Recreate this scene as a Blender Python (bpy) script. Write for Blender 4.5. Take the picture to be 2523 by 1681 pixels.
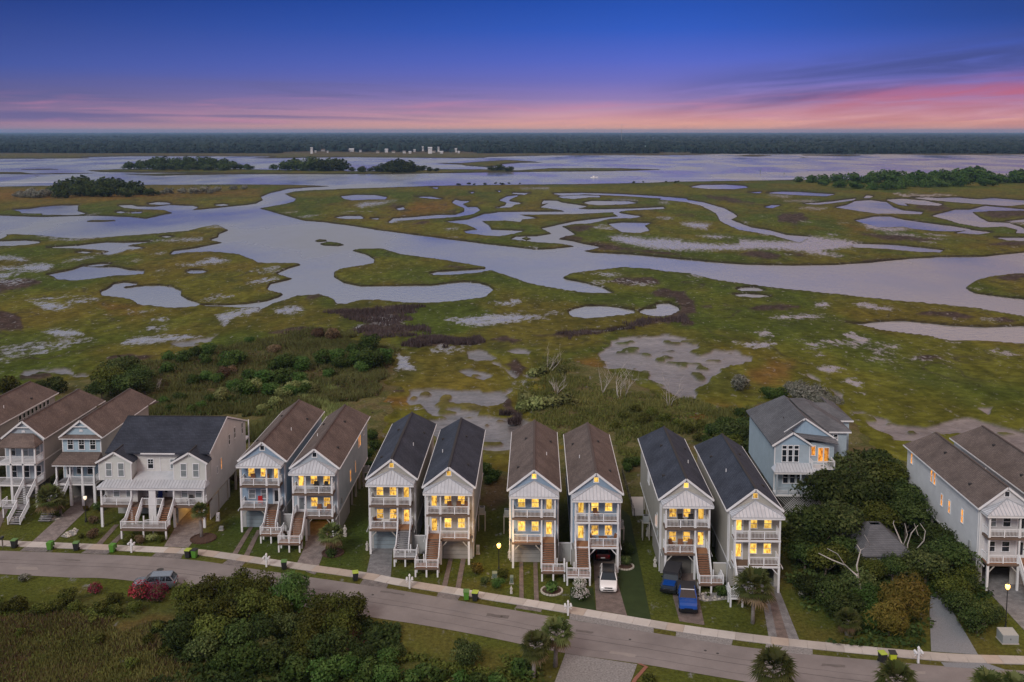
import bpy, math, random
import numpy as np
from mathutils import Matrix, Vector
R = math.radians
rnd = random.Random(7)
for o in list(bpy.data.objects): bpy.data.objects.remove(o)
sc = bpy.context.scene
COL = sc.collection

# ------------------------------------------------------------------ camera
FPX, CAM_H, PIT = 2450.0, 52.0, R(6)
YAW = -math.atan(59/2450)
VPX = 324 + FPX*math.tan(PIT)
cd = bpy.data.cameras.new('camera'); cam = bpy.data.objects.new('camera', cd); COL.objects.link(cam)
cam.location = (0, 0, CAM_H); cam.rotation_euler = (R(90)-PIT, 0, -YAW)
cd.sensor_width = 36; cd.lens = FPX/2523*36; cd.shift_y = -(840.5-VPX)/2523
cd.clip_start = 1; cd.clip_end = 90000
sc.camera = cam
# survey helpers: where on the ground a spot seen in the aerial view lies
sa, ca, sp_, cp_ = math.sin(YAW), math.cos(YAW), math.sin(PIT), math.cos(PIT)
FW = (sa*cp_, ca*cp_, -sp_); RT = (ca, -sa, 0); UPV = (sa*sp_, ca*sp_, cp_)
def ray(u, v): return [FW[i]*FPX+RT[i]*(u-1261.5)+UPV[i]*(VPX-v) for i in range(3)]
def P(u, v, z=0.0):
    d = ray(u, v); t = (z-CAM_H)/d[2]; return Vector((d[0]*t, d[1]*t, z))
def PY(u, v, y):
    d = ray(u, v); t = y/d[1]; return Vector((d[0]*t, y, CAM_H+d[2]*t))
Q = {1:(0,900,3.0157),2:(540,940,3.0157),3:(880,980,3.0157),4:(1240,1000,2.904),5:(1780,940,2.1158),6:(0,1380,2.4521),7:(880,1400,2.5587),
 'a':(0,300,2.8024),'b':(800,300,2.675),'c':(1640,300,2.6659),'d':(0,540,2.8024),'e':(800,560,2.675),'f':(1640,560,2.6659),
 'B':(1820,960,5.2267),'D':(240,1100,6.031),'s':(0,0,1.0)}
def S(k, x, y): o = Q[k]; return (o[0]+x/o[2], o[1]+y/o[2])
def G(k, x, y, z=0.0): return P(*S(k, x, y), z)

# ------------------------------------------------------------------ world: dusk sky
def lin(c): c = c/255; return c/12.92 if c <= .04045 else ((c+.055)/1.055)**2.4
def srgb(r, g, b): return (lin(r), lin(g), lin(b), 1)
SUN_EL, SUN_AZ = R(38), R(205)
world = bpy.data.worlds.new('World'); sc.world = world; world.use_nodes = True
def build_world():
    nt = world.node_tree; nt.nodes.clear(); N = nt.nodes.new; L = nt.links.new
    out = N('ShaderNodeOutputWorld'); bg = N('ShaderNodeBackground'); L(bg.outputs[0], out.inputs[0])
    tc = N('ShaderNodeTexCoord'); sx = N('ShaderNodeSeparateXYZ'); L(tc.outputs['Generated'], sx.inputs[0])
    def m(op, a, b=None, c=None, clamp=False):
        n = N('ShaderNodeMath'); n.operation = op; n.use_clamp = clamp
        for i, q in enumerate((a, b, c)):
            if q is None: continue
            if hasattr(q, 'links'): L(q, n.inputs[i])
            else: n.inputs[i].default_value = q
        return n.outputs[0]
    def ramp(fac, stops, interp='LINEAR'):
        r = N('ShaderNodeValToRGB'); r.color_ramp.interpolation = interp; e = r.color_ramp.elements
        while len(e) > 1: e.remove(e[-1])
        e[0].position, e[0].color = stops[0]
        for p, c in stops[1:]:
            k = e.new(p); k.color = c
        L(fac, r.inputs[0]); return r.outputs[0]
    def mix(f, a, b):
        n = N('ShaderNodeMix'); n.data_type = 'RGBA'
        L(f, n.inputs[0]); 
        for i, q in ((6, a), (7, b)):
            if hasattr(q, 'links'): L(q, n.inputs[i])
            else: n.inputs[i].default_value = q
        return n.outputs[2]
    def smooth0(x, a, b):
        n = N('ShaderNodeMapRange'); n.interpolation_type = 'SMOOTHSTEP'; L(x, n.inputs[0]); n.inputs[1].default_value = a; n.inputs[2].default_value = b; return n.outputs[0]
    ez = sx.outputs[2]
    az = m('ARCTAN2', sx.outputs[0], sx.outputs[1])          # 0 straight ahead, + to the right
    e6 = m('POWER', m('MAXIMUM', ez, 0.0), 0.5)               # sqrt: fine steps near the horizon
    q = lambda e: math.sqrt(e)
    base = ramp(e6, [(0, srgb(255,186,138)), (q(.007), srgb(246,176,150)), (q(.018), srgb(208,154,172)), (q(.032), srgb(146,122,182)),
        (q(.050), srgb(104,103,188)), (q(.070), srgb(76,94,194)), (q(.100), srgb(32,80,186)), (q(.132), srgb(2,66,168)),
        (q(.152), srgb(116,134,180)), (q(.18), srgb(220,222,232)), (q(.32), srgb(232,231,232)), (q(.6), srgb(196,194,194)), (1, srgb(172,171,173))])  # stops above the view: made bright to light facades and water, zenith dimmed
    # the left is greyer and darker, the right warmer
    side = m('MULTIPLY_ADD', az, .9, .5, clamp=True)
    left = m('MULTIPLY', m('SUBTRACT', .60, side, clamp=True), 1.7)
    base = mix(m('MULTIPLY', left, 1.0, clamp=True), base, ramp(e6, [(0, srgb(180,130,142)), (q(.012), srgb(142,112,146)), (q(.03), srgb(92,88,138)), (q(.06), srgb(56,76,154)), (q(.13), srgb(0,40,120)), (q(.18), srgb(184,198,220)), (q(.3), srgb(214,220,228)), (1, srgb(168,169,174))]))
    warm = m('MULTIPLY', smooth0(az, -.02, .42), smooth0(ez, .12, .2))
    base = mix(m('MULTIPLY', warm, .85), base, srgb(246,202,182))
    crn = m('MULTIPLY', m('MULTIPLY', smooth0(az, .12, .5), smooth0(ez, .05, .11)), m('SUBTRACT', 1.0, smooth0(ez, .14, .17)))
    base = mix(m('MULTIPLY', crn, .7), base, srgb(2,40,110))
    # streaked cloud
    def cloud(scale_az, scale_el, tilt, seed, detail=5, rough=.55):
        v = N('ShaderNodeCombineXYZ')
        L(m('MULTIPLY', az, scale_az), v.inputs[0])
        L(m('MULTIPLY', m('MULTIPLY_ADD', az, -tilt, ez), scale_el), v.inputs[1]); v.inputs[2].default_value = seed
        n = N('ShaderNodeTexNoise'); n.inputs['Scale'].default_value = 1; n.inputs['Detail'].default_value = detail; n.inputs['Roughness'].default_value = rough
        n.inputs['Distortion'].default_value = .6
        L(v.outputs[0], n.inputs['Vector']); return n.outputs[0]
    def smooth(x, a, b):
        n = N('ShaderNodeMapRange'); n.interpolation_type = 'SMOOTHSTEP'; L(x, n.inputs[0]); n.inputs[1].default_value = a; n.inputs[2].default_value = b; return n.outputs[0]
    # rosy band to the right, thicker towards the right edge
    right = smooth(az, -.04, .30)
    hi = m('MULTIPLY_ADD', az, .088, .014); 
    band = m('SUBTRACT', 1.0, smooth(m('DIVIDE', ez, m('MAXIMUM', hi, .005)), .72, 1.22))
    n1 = cloud(7, 95, .07, 3.1)
    rosy = m('MULTIPLY', m('MULTIPLY', band, right), smooth(n1, .22, .66))
    base = mix(m('MULTIPLY', rosy, .9), base, ramp(e6, [(0, srgb(226,150,128)), (q(.008), srgb(206,134,128)), (q(.022), srgb(182,110,130)), (q(.036), srgb(184,92,122)), (q(.055), srgb(128,78,128)), (q(.075), srgb(84,72,134))]))
    n2 = cloud(5, 60, .10, 9.7)
    # slate blue cloud over the rosy band
    lo2 = m('MULTIPLY_ADD', az, .115, -.002)
    k = m('DIVIDE', m('SUBTRACT', ez, lo2), .030)
    slab = m('MULTIPLY', smooth(k, -.25, .3), m('SUBTRACT', 1.0, smooth(k, .6, 1.7)))
    dark = m('MULTIPLY', m('MULTIPLY', slab, smooth(az, .04, .30)), smooth(n2, .2, .62))
    base = mix(m('MULTIPLY', dark, .85), base, srgb(50,60,128))
    # low slate streaks left and centre
    n3 = cloud(4, 130, -.018, 21.3)
    low = m('MULTIPLY', smooth(ez, .004, .012), m('SUBTRACT', 1.0, smooth(ez, .036, .056)))
    st = m('MULTIPLY', m('MULTIPLY', low, smooth(n3, .38, .72)), m('SUBTRACT', 1.0, smooth(az, -.3, .12)))
    base = mix(m('MULTIPLY', st, .8), base, srgb(92,88,142))
    n4 = cloud(10, 150, .02, 33.0)
    pk = m('MULTIPLY', m('MULTIPLY', smooth(n4, .45, .75), smooth(ez, .002, .01)), m('SUBTRACT', 1.0, smooth(ez, .022, .04)))
    base = mix(m('MULTIPLY', pk, .5), base, srgb(196,128,160))
    # a faint physical dusk sky adds its own falloff
    sky = N('ShaderNodeTexSky'); sky.sky_type = 'NISHITA'; sky.sun_disc = False; sky.sun_elevation = SUN_EL; sky.sun_rotation = SUN_AZ
    L(tc.outputs['Generated'], sky.inputs[0])
    add = N('ShaderNodeMix'); add.data_type = 'RGBA'; add.blend_type = 'ADD'; add.inputs[0].default_value = .004
    L(base, add.inputs[6]); L(sky.outputs[0], add.inputs[7])
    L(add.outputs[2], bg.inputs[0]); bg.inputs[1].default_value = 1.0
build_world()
sl = bpy.data.lights.new('sun', 'SUN'); sl.energy = 1.75; sl.angle = R(16); sl.color = (1, .93, .86)
sun = bpy.data.objects.new('sun', sl); COL.objects.link(sun)
sd = Vector((math.sin(SUN_AZ)*math.cos(SUN_EL), math.cos(SUN_AZ)*math.cos(SUN_EL), math.sin(SUN_EL)))
sun.rotation_euler = sd.to_track_quat('Z', 'Y').to_euler(); sun.location = (0, 0, 300)
vs = sc.view_settings; vs.view_transform = 'Standard'; vs.look = 'None'; vs.gamma = 1; vs.exposure = 0.0; vs.use_curve_mapping = False
sc.cycles.max_bounces = 4; sc.cycles.diffuse_bounces = 2; sc.cycles.glossy_bounces = 2; sc.cycles.transmission_bounces = 4
sc.cycles.sample_clamp_indirect = 4

# ------------------------------------------------------------------ materials
MATS = {}
def mat(name, c1, c2=None, scale=1.0, rough=.75, bump=0, bscale=None, metal=0, spec=.3, detail=5, emit=None, stretch=None, c3=None):
    if name in MATS: return MATS[name]
    m = bpy.data.materials.new(name); m.use_nodes = True; nt = m.node_tree; N = nt.nodes.new; L = nt.links.new
    b = nt.nodes['Principled BSDF']; b.inputs['Roughness'].default_value = rough; b.inputs['Metallic'].default_value = metal
    b.inputs['Specular IOR Level'].default_value = spec
    c1 = tuple(c1[:3])+(1,)
    if c2 is None: b.inputs['Base Color'].default_value = c1
    else:
        c2 = tuple(c2[:3])+(1,)
        g = N('ShaderNodeNewGeometry'); vec = g.outputs['Position']
        if stretch:
            mp = N('ShaderNodeMapping'); mp.inputs['Scale'].default_value = stretch; L(vec, mp.inputs[0]); vec = mp.outputs[0]
        n = N('ShaderNodeTexNoise'); n.inputs['Scale'].default_value = scale; n.inputs['Detail'].default_value = detail; n.inputs['Roughness'].default_value = .65; L(vec, n.inputs['Vector'])
        r = N('ShaderNodeValToRGB'); e = r.color_ramp.elements; e[0].position, e[0].color, e[1].position, e[1].color = .32, c1, .68, c2
        if c3: k = e.new(.5); k.color = tuple(c3[:3])+(1,)
        L(n.outputs[0], r.inputs[0]); L(r.outputs[0], b.inputs['Base Color'])
        if bump:
            n2 = N('ShaderNodeTexNoise'); n2.inputs['Scale'].default_value = bscale or scale*4; n2.inputs['Detail'].default_value = 4; L(vec, n2.inputs['Vector'])
            bp = N('ShaderNodeBump'); bp.inputs['Strength'].default_value = bump; bp.inputs['Distance'].default_value = .1; L(n2.outputs[0], bp.inputs['Height']); L(bp.outputs[0], b.inputs['Normal'])
    if emit:
        b.inputs['Emission Color'].default_value = tuple(emit[0][:3])+(1,); b.inputs['Emission Strength'].default_value = emit[1]
    MATS[name] = m; return m
def dim(c, k): return tuple(x*k for x in c[:3])

def siding(name, c):
    """horizontal lap boards: real colour plus a lap-shaped bump"""
    m = mat(name, dim(c, .9), dim(c, 1.06), .5, .7)
    nt = m.node_tree; N = nt.nodes.new; L = nt.links.new; b = nt.nodes['Principled BSDF']
    g = N('ShaderNodeNewGeometry'); s = N('ShaderNodeSeparateXYZ'); L(g.outputs['Position'], s.inputs[0])
    f = N('ShaderNodeMath'); f.operation = 'MULTIPLY'; f.inputs[1].default_value = 5.2; L(s.outputs[2], f.inputs[0])
    fr = N('ShaderNodeMath'); fr.operation = 'FRACT'; L(f.outputs[0], fr.inputs[0])
    bp = N('ShaderNodeBump'); bp.inputs['Strength'].default_value = .6; bp.inputs['Distance'].default_value = .03; bp.invert = True
    L(fr.outputs[0], bp.inputs['Height']); L(bp.outputs[0], b.inputs['Normal']); return m
def shingles(name, ca_, cb_):
    m = bpy.data.materials.new(name); m.use_nodes = True; nt = m.node_tree; N = nt.nodes.new; L = nt.links.new
    b = nt.nodes['Principled BSDF']; b.inputs['Roughness'].default_value = .9; b.inputs['Specular IOR Level'].default_value = .1
    tc = N('ShaderNodeTexCoord'); sx = N('ShaderNodeSeparateXYZ'); L(tc.outputs['Object'], sx.inputs[0])
    cb = N('ShaderNodeCombineXYZ'); 
    ad = N('ShaderNodeMath'); ad.operation = 'ADD'; L(sx.outputs[0], ad.inputs[0]); L(sx.outputs[1], ad.inputs[1]); L(ad.outputs[0], cb.inputs[0])
    L(sx.outputs[2], cb.inputs[1])
    br = N('ShaderNodeTexBrick'); br.inputs['Scale'].default_value = 1; br.inputs['Brick Width'].default_value = .32; br.inputs['Row Height'].default_value = .115; br.inputs['Mortar Size'].default_value = .012
    br.inputs['Color1'].default_value = ca_; br.inputs['Color2'].default_value = cb_; br.inputs['Mortar'].default_value = tuple(x*.5 for x in ca_[:3])+(1,)
    L(cb.outputs[0], br.inputs['Vector'])
    n = N('ShaderNodeTexNoise'); n.inputs['Scale'].default_value = .45; n.inputs['Detail'].default_value = 6; g = N('ShaderNodeNewGeometry'); L(g.outputs['Position'], n.inputs['Vector'])
    mr = N('ShaderNodeMapRange'); mr.inputs[1].default_value = .3; mr.inputs[2].default_value = .7; mr.inputs[3].default_value = .78; mr.inputs[4].default_value = 1.2; L(n.outputs[0], mr.inputs[0])
    mx = N('ShaderNodeMix'); mx.data_type = 'RGBA'; mx.blend_type = 'MULTIPLY'; mx.inputs[0].default_value = 1; L(br.outputs[0], mx.inputs[6]); L(mr.outputs[0], mx.inputs[7])
    L(mx.outputs[2], b.inputs['Base Color'])
    bp = N('ShaderNodeBump'); bp.inputs['Strength'].default_value = .35; bp.inputs['Distance'].default_value = .02; L(br.outputs['Fac'], bp.inputs['Height']); bp.invert = True; L(bp.outputs[0], b.inputs['Normal'])
    MATS[name] = m; return m
def glow(name, c_lo, c_hi, strength):
    """lit room seen through a pane: bright lamp light broken by furniture and curtains"""
    m = bpy.data.materials.new(name); m.use_nodes = True; nt = m.node_tree; N = nt.nodes.new; L = nt.links.new
    b = nt.nodes['Principled BSDF']; b.inputs['Base Color'].default_value = (.05, .04, .02, 1); b.inputs['Roughness'].default_value = .1
    g = N('ShaderNodeNewGeometry'); mp = N('ShaderNodeMapping'); mp.inputs['Scale'].default_value = (4.2, 4.2, 2.0); L(g.outputs['Position'], mp.inputs[0])
    n = N('ShaderNodeTexNoise'); n.inputs['Scale'].default_value = 1.0; n.inputs['Detail'].default_value = 3; L(mp.outputs[0], n.inputs['Vector'])
    r = N('ShaderNodeValToRGB'); e = r.color_ramp.elements; e[0].position, e[0].color, e[1].position, e[1].color = .33, c_lo, .58, c_hi; L(n.outputs[0], r.inputs[0])
    L(r.outputs[0], b.inputs['Emission Color']); oi = N('ShaderNodeObjectInfo'); mr = N('ShaderNodeMapRange'); mr.inputs[3].default_value = strength*.55; mr.inputs[4].default_value = strength*1.25; L(oi.outputs['Random'], mr.inputs[0]); L(mr.outputs[0], b.inputs['Emission Strength'])
    MATS[name] = m; return m
W_ = mat('white_paint', (.72,.73,.76), (.62,.63,.66), .8, .6)
mat('white_vinyl', (.70,.72,.76), None, rough=.4)
for n_, c in (('siding_blue',(.24,.33,.44)),('siding_greyblue',(.33,.39,.45)),('siding_beige',(.385,.375,.345)),('siding_cream',(.55,.55,.545)),('siding_lightgrey',(.52,.54,.53)),('siding_grey',(.36,.37,.38)),('siding_sky',(.33,.45,.54)),('siding_taupe',(.33,.325,.315)),('siding_white',(.56,.57,.60)),('siding_deepblue',(.33,.41,.48))): siding(n_, c)
mat('board_blue', (.30,.42,.54), (.27,.38,.49), .8, .7)
shingles('shingle_brown', (.165,.132,.120,1), (.125,.100,.094,1)); shingles('shingle_dark', (.062,.072,.098,1), (.046,.054,.076,1)); shingles('shingle_grey', (.135,.14,.155,1), (.105,.11,.125,1)); shingles('shingle_navy', (.048,.056,.078,1), (.036,.043,.060,1))
mat('ridge_dark', (.035,.033,.035), None, rough=.9); mat('ridge_brown', (.075,.058,.054), None, rough=.9)
mat('metal_seam', (.34,.36,.40), None, rough=.5)
mat('metal_seam', (.34,.36,.40), None, rough=.5)
mat('metal_roof', (.60,.63,.68), (.48,.51,.56), .9, .38, metal=.25, spec=.5)
mat('deck_wood', (.105,.072,.055), (.17,.115,.085), 2.5, .8, bump=.2, stretch=(1,8,8)); mat('stair_wood', (.21,.105,.062), (.30,.16,.10), 3, .75); mat('stair_grey', (.20,.20,.22), (.28,.28,.30), 3, .75)
mat('floor_wood', (.26,.13,.07), (.34,.18,.10), 3, .7, stretch=(8,1,1)); mat('fascia_wood', (.115,.082,.066), (.16,.115,.09), 2, .85)
mat('pile_wood', (.34,.32,.29), (.44,.42,.39), 1.5, .85); mat('lattice_white', (.6,.61,.63), None, rough=.6)
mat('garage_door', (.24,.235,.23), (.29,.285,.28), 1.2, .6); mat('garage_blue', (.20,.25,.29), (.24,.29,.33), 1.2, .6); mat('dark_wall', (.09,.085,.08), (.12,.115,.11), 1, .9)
mat('pane_dark', (.015,.02,.028), None, rough=.05, spec=.8); mat('pane_grey', (.16,.19,.21), (.24,.27,.29), 3, .12, spec=.7)
glow('pane_lit', (.26,.085,.008,1), (1.0,.58,.10,1), 1.35); glow('pane_lit_bright', (.50,.22,.018,1), (1.0,.64,.13,1), 1.45); glow('pane_lit_orange', (.30,.065,.006,1), (1.0,.38,.045,1), 1.2); glow('pane_lit_room', (.07,.022,.006,1), (1.0,.55,.10,1), 1.35)
mat('asphalt', (.175,.157,.156), (.245,.222,.220), .22, .85, bump=.25, bscale=9, detail=9, spec=.2); mat('asphalt_crack', (.07,.065,.068), None, rough=.9)
mat('iron', (.035,.035,.038), (.06,.058,.055), 6, .6)
mat('concrete', (.36,.33,.31), (.44,.41,.385), .6, .85, bump=.15, bscale=12); mat('concrete_warm', (.38,.32,.275), (.45,.385,.335), .6, .85, bump=.15, bscale=12); mat('concrete_pale', (.46,.43,.41), (.53,.50,.475), .6, .85, bump=.15, bscale=12)
mat('kerb', (.20,.18,.175), (.27,.245,.235), 1.0, .9)
def pavers(name, a, b, mort, bw=.24, rh=.12, rot=0.4):
    m = bpy.data.materials.new(name); m.use_nodes = True; nt = m.node_tree; N = nt.nodes.new; L = nt.links.new; p = nt.nodes['Principled BSDF']; p.inputs['Roughness'].default_value = .9
    g = N('ShaderNodeNewGeometry'); mp = N('ShaderNodeMapping'); mp.inputs['Rotation'].default_value = (0,0,rot); L(g.outputs['Position'], mp.inputs[0])
    br = N('ShaderNodeTexBrick'); br.inputs['Scale'].default_value = 1; br.inputs['Brick Width'].default_value = bw; br.inputs['Row Height'].default_value = rh; br.inputs['Mortar Size'].default_value = .012
    br.inputs['Color1'].default_value = a; br.inputs['Color2'].default_value = b; br.inputs['Mortar'].default_value = mort; L(mp.outputs[0], br.inputs['Vector'])
    n = N('ShaderNodeTexNoise'); n.inputs['Scale'].default_value = 1.3; n.inputs['Detail'].default_value = 7; L(g.outputs['Position'], n.inputs['Vector'])
    mr = N('ShaderNodeMapRange'); mr.inputs[1].default_value = .3; mr.inputs[2].default_value = .7; mr.inputs[3].default_value = .7; mr.inputs[4].default_value = 1.25; L(n.outputs[0], mr.inputs[0])
    mx = N('ShaderNodeMix'); mx.data_type = 'RGBA'; mx.blend_type = 'MULTIPLY'; mx.inputs[0].default_value = 1; L(br.outputs[0], mx.inputs[6]); L(mr.outputs[0], mx.inputs[7]); L(mx.outputs[2], p.inputs['Base Color'])
    MATS[name] = m
pavers('paver_pink', (.27,.23,.22,1), (.21,.18,.18,1), (.10,.09,.085,1)); pavers('paver_grey', (.24,.24,.25,1), (.19,.19,.205,1), (.09,.09,.09,1)); pavers('paver_brown', (.20,.155,.14,1), (.155,.12,.11,1), (.07,.06,.055,1)); pavers('cobble', (.23,.205,.20,1), (.16,.145,.145,1), (.06,.055,.055,1), .16, .15)
mat('gravel', (.14,.135,.135), (.33,.32,.32), 5, .95, bump=.5, bscale=22, detail=9); mat('gravel_blue', (.16,.17,.19), (.26,.275,.30), 8, .95, bump=.5, bscale=20, detail=9)
mat('lawn_dark', (.020,.036,.008), (.030,.048,.012), .8, .95, bump=.3, bscale=14); mat('mulch', (.055,.032,.024), (.10,.06,.045), 6, .95, bump=.4); mat('white_stone', (.55,.52,.47), (.40,.37,.33), 5, .85, bump=.4); mat('brick_red', (.20,.085,.06), (.27,.12,.085), 6, .9)
mat('bark', (.105,.085,.07), (.17,.145,.125), 5, .95, bump=.4); mat('bark_pale', (.36,.33,.31), (.48,.45,.43), 4, .9, bump=.3); mat('palm_bark', (.17,.15,.14), (.27,.245,.235), 7, .95, bump=.5)
mat('black_metal', (.018,.018,.02), None, rough=.4, spec=.5); mat('bin_black', (.022,.024,.026), None, rough=.5); mat('bin_green', (.085,.24,.03), None, rough=.45); mat('lid_lime', (.34,.44,.06), None, rough=.45); mat('lid_green', (.10,.20,.06), None, rough=.5); mat('bin_lime', (.46,.55,.03), None, rough=.45)
mat('rubber', (.018,.018,.018), None, rough=.8); mat('car_glass', (.010,.013,.018), None, rough=.04, spec=.9); mat('chrome', (.6,.6,.62), None, rough=.15, metal=1); mat('paint_white', (.80,.79,.80), None, rough=.12, spec=.6); mat('paint_silver', (.20,.23,.28), None, rough=.18, metal=.55, spec=.6); mat('paint_blue', (.008,.06,.30), None, rough=.14, spec=.6); mat('paint_black', (.010,.011,.013), None, rough=.22, spec=.5); mat('paint_red', (.10,.012,.012), None, rough=.2); mat('canvas_black', (.022,.023,.028), (.034,.035,.042), 4, .9); mat('lamp_red', (.35,.01,.01), None, rough=.2); mat('headlamp', (.55,.57,.6), None, rough=.08, spec=.8); mat('alloy', (.35,.36,.38), None, rough=.3, metal=.8); mat('jeep_dark', (.02,.03,.05), None, rough=.3)
mat('lamp_globe', (.9,.7,.35), None, rough=.4, emit=((1,.50,.10), 4.5)); mat('lamp_globe_dim', (.85,.78,.68), None, rough=.3, emit=((1,.78,.55), .9))
mat('statue', (.55,.53,.50), (.42,.40,.38), 4, .85); mat('util_green', (.13,.17,.14), None, rough=.6); mat('util_grey', (.30,.32,.33), None, rough=.6)
mat('red_cloth', (.42,.02,.025), None, rough=.8); mat('blue_cloth', (.02,.04,.22), None, rough=.8); mat('chair_brown', (.16,.07,.035), (.22,.10,.05), 5, .7); mat('chair_dark', (.03,.028,.03), None, rough=.7)

# ------------------------------------------------------------------ mesh helpers
class MB:
    def __init__(s): s.v = []; s.f = []
    def box(s, x0, x1, y0, y1, z0, z1):
        if x0 > x1: x0, x1 = x1, x0
        if y0 > y1: y0, y1 = y1, y0
        n = len(s.v); s.v += [(x0,y0,z0),(x1,y0,z0),(x1,y1,z0),(x0,y1,z0),(x0,y0,z1),(x1,y0,z1),(x1,y1,z1),(x0,y1,z1)]
        s.f += [[n+i for i in q] for q in ((0,3,2,1),(4,5,6,7),(0,1,5,4),(1,2,6,5),(2,3,7,6),(3,0,4,7))]; return s
    def beam(s, p, q, w, h):
        p = Vector(p); q = Vector(q); d = (q-p).normalized()
        side = Vector((0,0,1)).cross(d)
        if side.length < 1e-3: side = Vector((1,0,0))
        side.normalize(); up = d.cross(side); n = len(s.v)
        for b in (p, q):
            for a, c in ((-1,-1),(1,-1),(1,1),(-1,1)): s.v.append(tuple(b+side*(a*w/2)+up*(c*h/2)))
        s.f += [[n+i for i in k] for k in ((0,3,2,1),(4,5,6,7),(0,1,5,4),(1,2,6,5),(2,3,7,6),(3,0,4,7))]; return s
    def face(s, pts): n = len(s.v); s.v += [tuple(p) for p in pts]; s.f.append(list(range(n, n+len(pts)))); return s
    def prism(s, pts, vec):
        n = len(s.v); k = len(pts); vec = Vector(vec)
        s.v += [tuple(p) for p in pts]+[tuple(Vector(p)+vec) for p in pts]
        s.f += [list(range(n, n+k)), list(range(n+2*k-1, n+k-1, -1))]
        for i in range(k): j = (i+1) % k; s.f.append([n+i, n+k+i, n+k+j, n+j])
        return s
    def slab(s, top, t):      # closed sheet: list of top polygons, thickness t downwards
        for pl in top: s.prism(pl, (0,0,-t))
        return s
    def loft(s, rings, closed=True, cap=True):
        n = len(s.v); k = len(rings[0])
        for r in rings: s.v += [tuple(p) for p in r]
        for a in range(len(rings)-1):
            for i in range(k if closed else k-1):
                j = (i+1) % k; s.f.append([n+a*k+i, n+a*k+j, n+(a+1)*k+j, n+(a+1)*k+i])
        if cap: s.f.append([n+i for i in range(k)][::-1]); s.f.append([n+(len(rings)-1)*k+i for i in range(k)])
        return s
    def tube(s, pts, rad, k=7):
        rings = []; pts = [Vector(p) for p in pts]
        for i, p in enumerate(pts):
            d = (pts[min(i+1, len(pts)-1)]-pts[max(i-1, 0)]).normalized()
            a = d.orthogonal().normalized() if abs(d.z) < .95 else Vector((1,0,0)); a = (a-d*a.dot(d)).normalized(); b = d.cross(a); r = rad[i] if hasattr(rad, '__len__') else rad
            rings.append([p+a*(r*math.cos(t*6.2832/k))+b*(r*math.sin(t*6.2832/k)) for t in range(k)])
        return s.loft(rings)
    def lathe(s, prof, c=(0,0,0), k=12):
        return s.loft([[(c[0]+r*math.cos(t*6.2832/k), c[1]+r*math.sin(t*6.2832/k), c[2]+z) for t in range(k)] for r, z in prof])
    def mesh(s, name):
        me = bpy.data.meshes.new(name); me.from_pydata(s.v, [], s.f); me.update(); return me
    def build(s, name, m, parent=None, loc=(0,0,0), rot=0, smooth=False, fix=True):
        me = s.mesh(name)
        if fix:
            import bmesh
            bm = bmesh.new(); bm.from_mesh(me); bmesh.ops.recalc_face_normals(bm, faces=bm.faces); bm.to_mesh(me); bm.free()
        return link(name, me, m, parent, loc, rot, smooth)
def link(name, me, m=None, parent=None, loc=(0,0,0), rot=0, smooth=False):
    o = bpy.data.objects.new(name, me); COL.objects.link(o)
    if m is not None and not me.materials: me.materials.append(MATS[m] if isinstance(m, str) else m)
    if smooth: me.shade_smooth()
    o.parent = parent; o.location = loc; o.rotation_euler = (0, 0, rot); return o
def thing(name, label, cat, loc=(0,0,0), rot=0, group=None):
    o = bpy.data.objects.new(name, None); COL.objects.link(o); o.empty_display_size = .3; o.location = loc; o.rotation_euler = (0,0,rot)
    return tag(o, label, cat, group)
def tag(o, label, cat, group=None):
    o['label'] = label; o['category'] = cat
    if group: o['group'] = group
    return o
def struct(o, kind='structure', label=None):
    o['kind'] = kind
    if label: o['label'] = label
    return o
def kids(o): return [c for c in bpy.data.objects if c.parent == o]
def dup(src, loc, rot=0, scale=None, parts=None):
    r = src.copy(); COL.objects.link(r); r.location = loc; r.rotation_euler = (0,0,rot)
    if scale: r.scale = scale
    for ch in (parts if parts is not None else kids(src)):
        c = ch.copy(); COL.objects.link(c); c.parent = r
        for g in kids(ch):
            d = g.copy(); COL.objects.link(d); d.parent = c
    return r

# value noise for terrain work
_rs = np.random.RandomState(5); _T = _rs.rand(256, 256).astype(np.float32)
def vnoise(x, y):
    xi = np.floor(x).astype(int); yi = np.floor(y).astype(int); fx = x-xi; fy = y-yi; fx = fx*fx*(3-2*fx); fy = fy*fy*(3-2*fy)
    a = _T[xi & 255, yi & 255]; b = _T[(xi+1) & 255, yi & 255]; c = _T[xi & 255, (yi+1) & 255]; d = _T[(xi+1) & 255, (yi+1) & 255]
    return (a*(1-fx)+b*fx)*(1-fy)+(c*(1-fx)+d*fx)*fy
def fbm(x, y, o=4):
    t = np.zeros_like(x); am = .5; tot = 0
    for i in range(o):
        t += am*vnoise(x*(2**i)+17.3*i, y*(2**i)+9.1*i); tot += am; am *= .55
    return t/tot
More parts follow.
